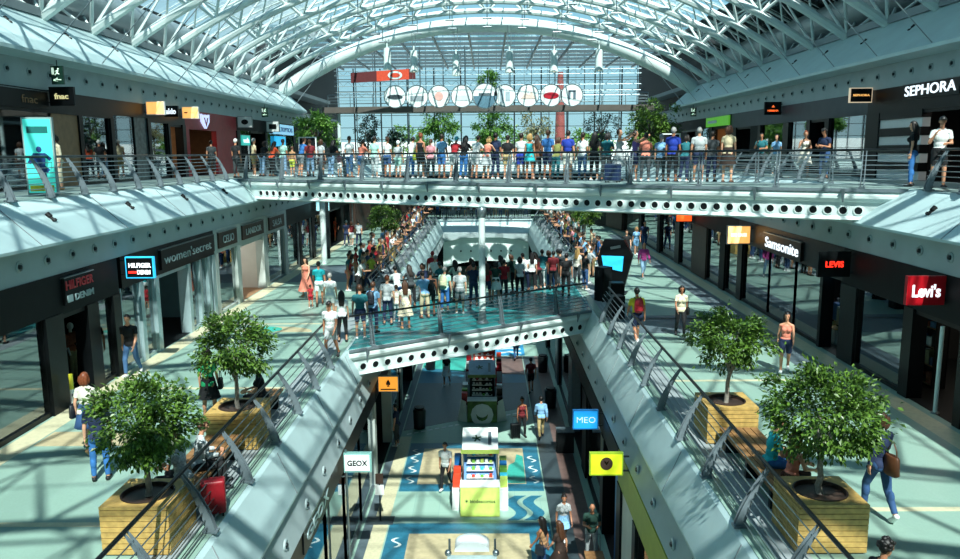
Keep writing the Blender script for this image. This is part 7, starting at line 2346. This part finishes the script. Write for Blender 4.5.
def crowd_mesh(pose, sex, bi, hi):
    k = (pose, sex, bi, hi)
    if k in CROWD:
        return CROWD[k]
    F = make_figure(pose, sex, 'low')
    regs = [('tee', 1), ('shorts' if bi == 2 else 'trousers', 2), ('hair', 3), ('shoes', 4)]
    slot = np.zeros(len(F['lab']), int)
    co = F['co'].copy()
    for kind, s_ in regs:
        m_ = region(F, kind) & (slot == 0)
        slot[m_] = s_
        co[m_] += F['no'][m_] * OFF[kind]
    me = bpy.data.meshes.new('person')
    me.from_pydata([tuple(c_) for c_ in co], [], F['polys'])
    for m in (CSK, CLOTH, CB[bi], CH[hi], BLACK if bi != 0 else PLASTW):
        me.materials.append(m)
    mi = []
    for p in F['polys']:
        ss = [slot[i] for i in p]
        mi.append(max(set(ss), key=ss.count))
    me.polygons.foreach_set('material_index', mi)
    me.polygons.foreach_set('use_smooth', [True] * len(mi))
    me.update()
    CROWD[k] = me
    return me


CCOL = ['white', 'black', 'lightgrey', 'navy', 'red', 'white', 'darkgrey', 'lightblue', 'offwhite', 'black', 'teal', 'salmon', 'white', 'blue', 'beige', 'black', 'pink', 'olive', 'white', 'darkred']
BN = ['jeans', 'black trousers', 'khaki shorts', 'grey trousers']
crng = random.Random(99)
rows = []
y = 34.6
n = 0
while y < 74:
    rows.append((CX - 5.62 - crng.uniform(0, .1), y, -90, 'left rail of the far middle gallery', 1))
    y += crng.uniform(.72, .98)
y = 36
while y < 74:
    if abs(y - 46.5) > 1.1:
        rows.append((CX - 6.3 - crng.uniform(0, .25), y, -90, 'left rail of the far middle gallery', 2))
    y += crng.uniform(1.0, 1.5)
y = 39.6
while y < 74:
    rows.append((CX + 5.62 + crng.uniform(0, .1), y, 90, 'right rail of the far middle gallery', 1))
    y += crng.uniform(.75, 1.0)
y = 41
while y < 74:
    if abs(y - 48.5) > 1.1:
        rows.append((CX + 6.3 + crng.uniform(0, .25), y, 90, 'right rail of the far middle gallery', 2))
    y += crng.uniform(1.1, 1.6)
x = CX - 4.4
while x < CX + 4.5:
    rows.append((x, 76.25 + crng.uniform(0, .1), 180, 'rail across the far end', 1))
    x += crng.uniform(.52, .7)
x = CX - 4.8
while x < CX + 4.9:
    rows.append((x, 76.95 + crng.uniform(0, .3), 180, 'rail across the far end', 2))
    x += crng.uniform(.6, .85)
ORD = {}
for i, (x, y, rz, where, row) in enumerate(rows):
    ORD[(where, row)] = k = ORD.get((where, row), 0) + 1
    col = CCOL[(i * 7 + crng.randrange(3)) % len(CCOL)]
    bi, hi = crng.choice([0, 0, 1, 1, 2, 3]), crng.choice([0, 0, 1, 1, 2])
    sex = crng.choice('mf')
    pose = 'lean' if row == 1 and crng.random() < .35 else 'stand'
    o = link('person', crowd_mesh(pose, sex, bi, hi))
    o.location = (x, y, ZM)
    s = crng.uniform(.92, 1.07) * (1.0 if sex == 'm' else .95)
    o.scale = (s, s, s)
    o.rotation_euler = (0, 0, math.radians(rz + crng.uniform(-18, 18)))
    o.color = lin(CN[col])
    wh = {'left rail of the far middle gallery': 'left far rail', 'right rail of the far middle gallery': 'right far rail', 'rail across the far end': 'end rail'}[where]
    tag(o, 'person in %s top and %s, %s in %s row, %s' % (named(col), BN[bi].replace('grey ', 'grey '), nth(k), ['front', 'second'][row - 1], wh), 'person', 'crowd at the ' + where)
# second row on the lower footbridge, seen between the others
extra = [(.1, 'white', 'jeans'), (.16, 'darkgrey', 'black'), (.22, 'navy', 'jeans'), (.3, 'teal', 'khaki'), (.37, 'offwhite', 'black'), (.45, 'salmon', 'jeans'), (.52, 'black', 'black'), (.6, 'lightgrey', 'jeans'), (.66, 'darkgreen', 'black'), (.72, 'white', 'navy'), (.79, 'darkred', 'black'), (.86, 'black', 'jeans'), (.92, 'navy', 'darkgrey')]
base = math.degrees(math.atan2(-nM.x, nM.y))
for i, (f, tc_, bc_) in enumerate(extra):
    p = V((MA[0], MA[1], 0)) + dM * (LM * f) + V((0, 6.1, 0))
    person(p.x, p.y, ZM, base + crng.uniform(-15, 15), 'lean', 'mf'[i % 2], ('tee', tc_), ('trousers', bc_), (['short', 'long', 'bob'][i % 3], ['black', 'dark', 'brown'][i % 3]),
           'person in %s top, %s along the back rail of the lower bridge' % (named(tc_), nth(i + 1)), skin=i % 4, lod='mid', group='crowd on the lower footbridge', shoes='black')
# ------------------------------------------------------------------ light, sky and camera
w = bpy.data.worlds.new('World')
bpy.context.scene.world = w
w.use_nodes = True
nt = w.node_tree
nt.nodes.clear()
out = nt.nodes.new('ShaderNodeOutputWorld')
bg = nt.nodes.new('ShaderNodeBackground')
# clear summer sky: pale cyan near the horizon, deeper blue overhead
tc = nt.nodes.new('ShaderNodeTexCoord')
sx = nt.nodes.new('ShaderNodeSeparateXYZ')
nt.links.new(tc.outputs['Generated'], sx.inputs[0])
mr = nt.nodes.new('ShaderNodeMapRange')
mr.inputs['From Min'].default_value = -.1
mr.inputs['From Max'].default_value = 1
nt.links.new(sx.outputs['Z'], mr.inputs['Value'])
cr = nt.nodes.new('ShaderNodeValToRGB')
E_ = cr.color_ramp.elements
E_[0].position, E_[0].color = 0, (.50, .66, .66, 1)
E_[1].position, E_[1].color = 1, (.14, .36, .62, 1)
for p_, c_ in ((.09, (.52, .92, 1.0, 1)), (.25, (.36, .78, 1.0, 1)), (.55, (.24, .55, .80, 1))):
    e = E_.new(p_)
    e.color = c_
nt.links.new(mr.outputs[0], cr.inputs[0])
# soft bright clouds
nz = nt.nodes.new('ShaderNodeTexNoise')
nz.inputs['Scale'].default_value = 3.2
nz.inputs['Detail'].default_value = 6
nt.links.new(tc.outputs['Generated'], nz.inputs['Vector'])
c2 = nt.nodes.new('ShaderNodeMapRange')
c2.inputs['From Min'].default_value = .52
c2.inputs['From Max'].default_value = .72
c2.inputs['To Max'].default_value = .75
nt.links.new(nz.outputs['Fac'], c2.inputs['Value'])
mx = nt.nodes.new('ShaderNodeMix')
mx.data_type = 'RGBA'
mx.inputs['B'].default_value = (.85, 1.0, 1.0, 1)
nt.links.new(c2.outputs[0], mx.inputs['Factor'])
nt.links.new(cr.outputs[0], mx.inputs['A'])
nt.links.new(mx.outputs['Result'], bg.inputs['Color'])
bg.inputs['Strength'].default_value = .78
nt.links.new(bg.outputs[0], out.inputs[0])

sd = bpy.data.lights.new('sun', 'SUN')
sd.energy = 7.8
sd.angle = math.radians(.6)
sd.color = (1.0, 1.0, .93)
so = bpy.data.objects.new('sun', sd)
C.objects.link(so)
dirv = Vector((-.14, .66, -.86)).normalized()
so.rotation_euler = dirv.to_track_quat('-Z', 'Y').to_euler()
so.location = (10, -10, 40)

# fill lights added inside the shops to brighten them, without fittings
def shop_fill(x, y, z, e, col, sx=1.2, sy=1.2):
    l = bpy.data.lights.new('shop_fill_light', 'AREA')
    l.energy = e
    l.color = col
    l.shape = 'RECTANGLE'
    l.size = sx
    l.size_y = sy
    o = bpy.data.objects.new('shop_fill_light', l)
    C.objects.link(o)
    o.location = (x, y, z)


for x, y, z, e, col in [(-17.2, 36.4, Z(1.9), 60, (1, .72, .42)), (-17, 41.2, Z(1.9), 50, (1, .75, .5)), (-17, 33, Z(1.9), 30, (1, .8, .6)), (17, 25, Z(1.9), 40, (1, .85, .75)), (17, 50.5, Z(1.9), 60, (1, .7, .35)),
                        (-13, 35.2, Z(-3.2), 60, (1, .95, .9)), (-13, 31.8, Z(-3.2), 25, (1, .85, .55)), (13, 18.8, Z(-3.2), 25, (1, .8, .6)), (13, 27.5, Z(-3.2), 30, (.9, .95, 1)), (-13, 26.2, Z(-3.2), 20, (1, .9, .85)), (13, 21.3, Z(-3.2), 25, (1, .85, .7)), (-16.8, 25, Z(1.9), 15, (.8, .9, 1)), (-5.8, 17, Z(-8.7), 25, (1, .95, .9)), (-5.8, 23, Z(-8.7), 25, (1, .95, .9)), (5.4, 26, Z(-8.7), 20, (.8, .9, 1))]:
    shop_fill(x, y, z, e, col)

# camera
F_PX, HOR, VPX, ROLL = 770.0, 152.4, 489.0, .0083
th = math.atan((279.5 - HOR) / F_PX)
psi = math.atan(((VPX - 480) / F_PX) * math.cos(th))
fw = Vector((-math.sin(psi) * math.cos(th), math.cos(psi) * math.cos(th), -math.sin(th)))
rt = Vector((math.cos(psi), math.sin(psi), 0))
up = rt.cross(fw)
c_, s_ = math.cos(ROLL), math.sin(ROLL)
rt, up = rt * c_ - up * s_, rt * s_ + up * c_
M = Matrix((rt, up, -fw)).transposed().to_4x4()
M.translation = (0, 0, EYE)
cd = bpy.data.cameras.new('camera')
cd.sensor_width = 36
cd.lens = F_PX / 960 * 36
cd.clip_end = 600
co = bpy.data.objects.new('camera', cd)
C.objects.link(co)
co.matrix_world = M
sc = bpy.context.scene
sc.camera = co
sc.view_settings.view_transform = 'Standard'
sc.view_settings.look = 'None'
sc.view_settings.exposure = 0.08
sc.view_settings.gamma = 1.0
sc.cycles.max_bounces = 8
sc.cycles.diffuse_bounces = 4
sc.cycles.glossy_bounces = 3
sc.cycles.transparent_max_bounces = 12
sc.cycles.caustics_reflective = False
sc.cycles.caustics_refractive = False
sc.cycles.sample_clamp_indirect = 6
sc.cycles.use_denoising = True
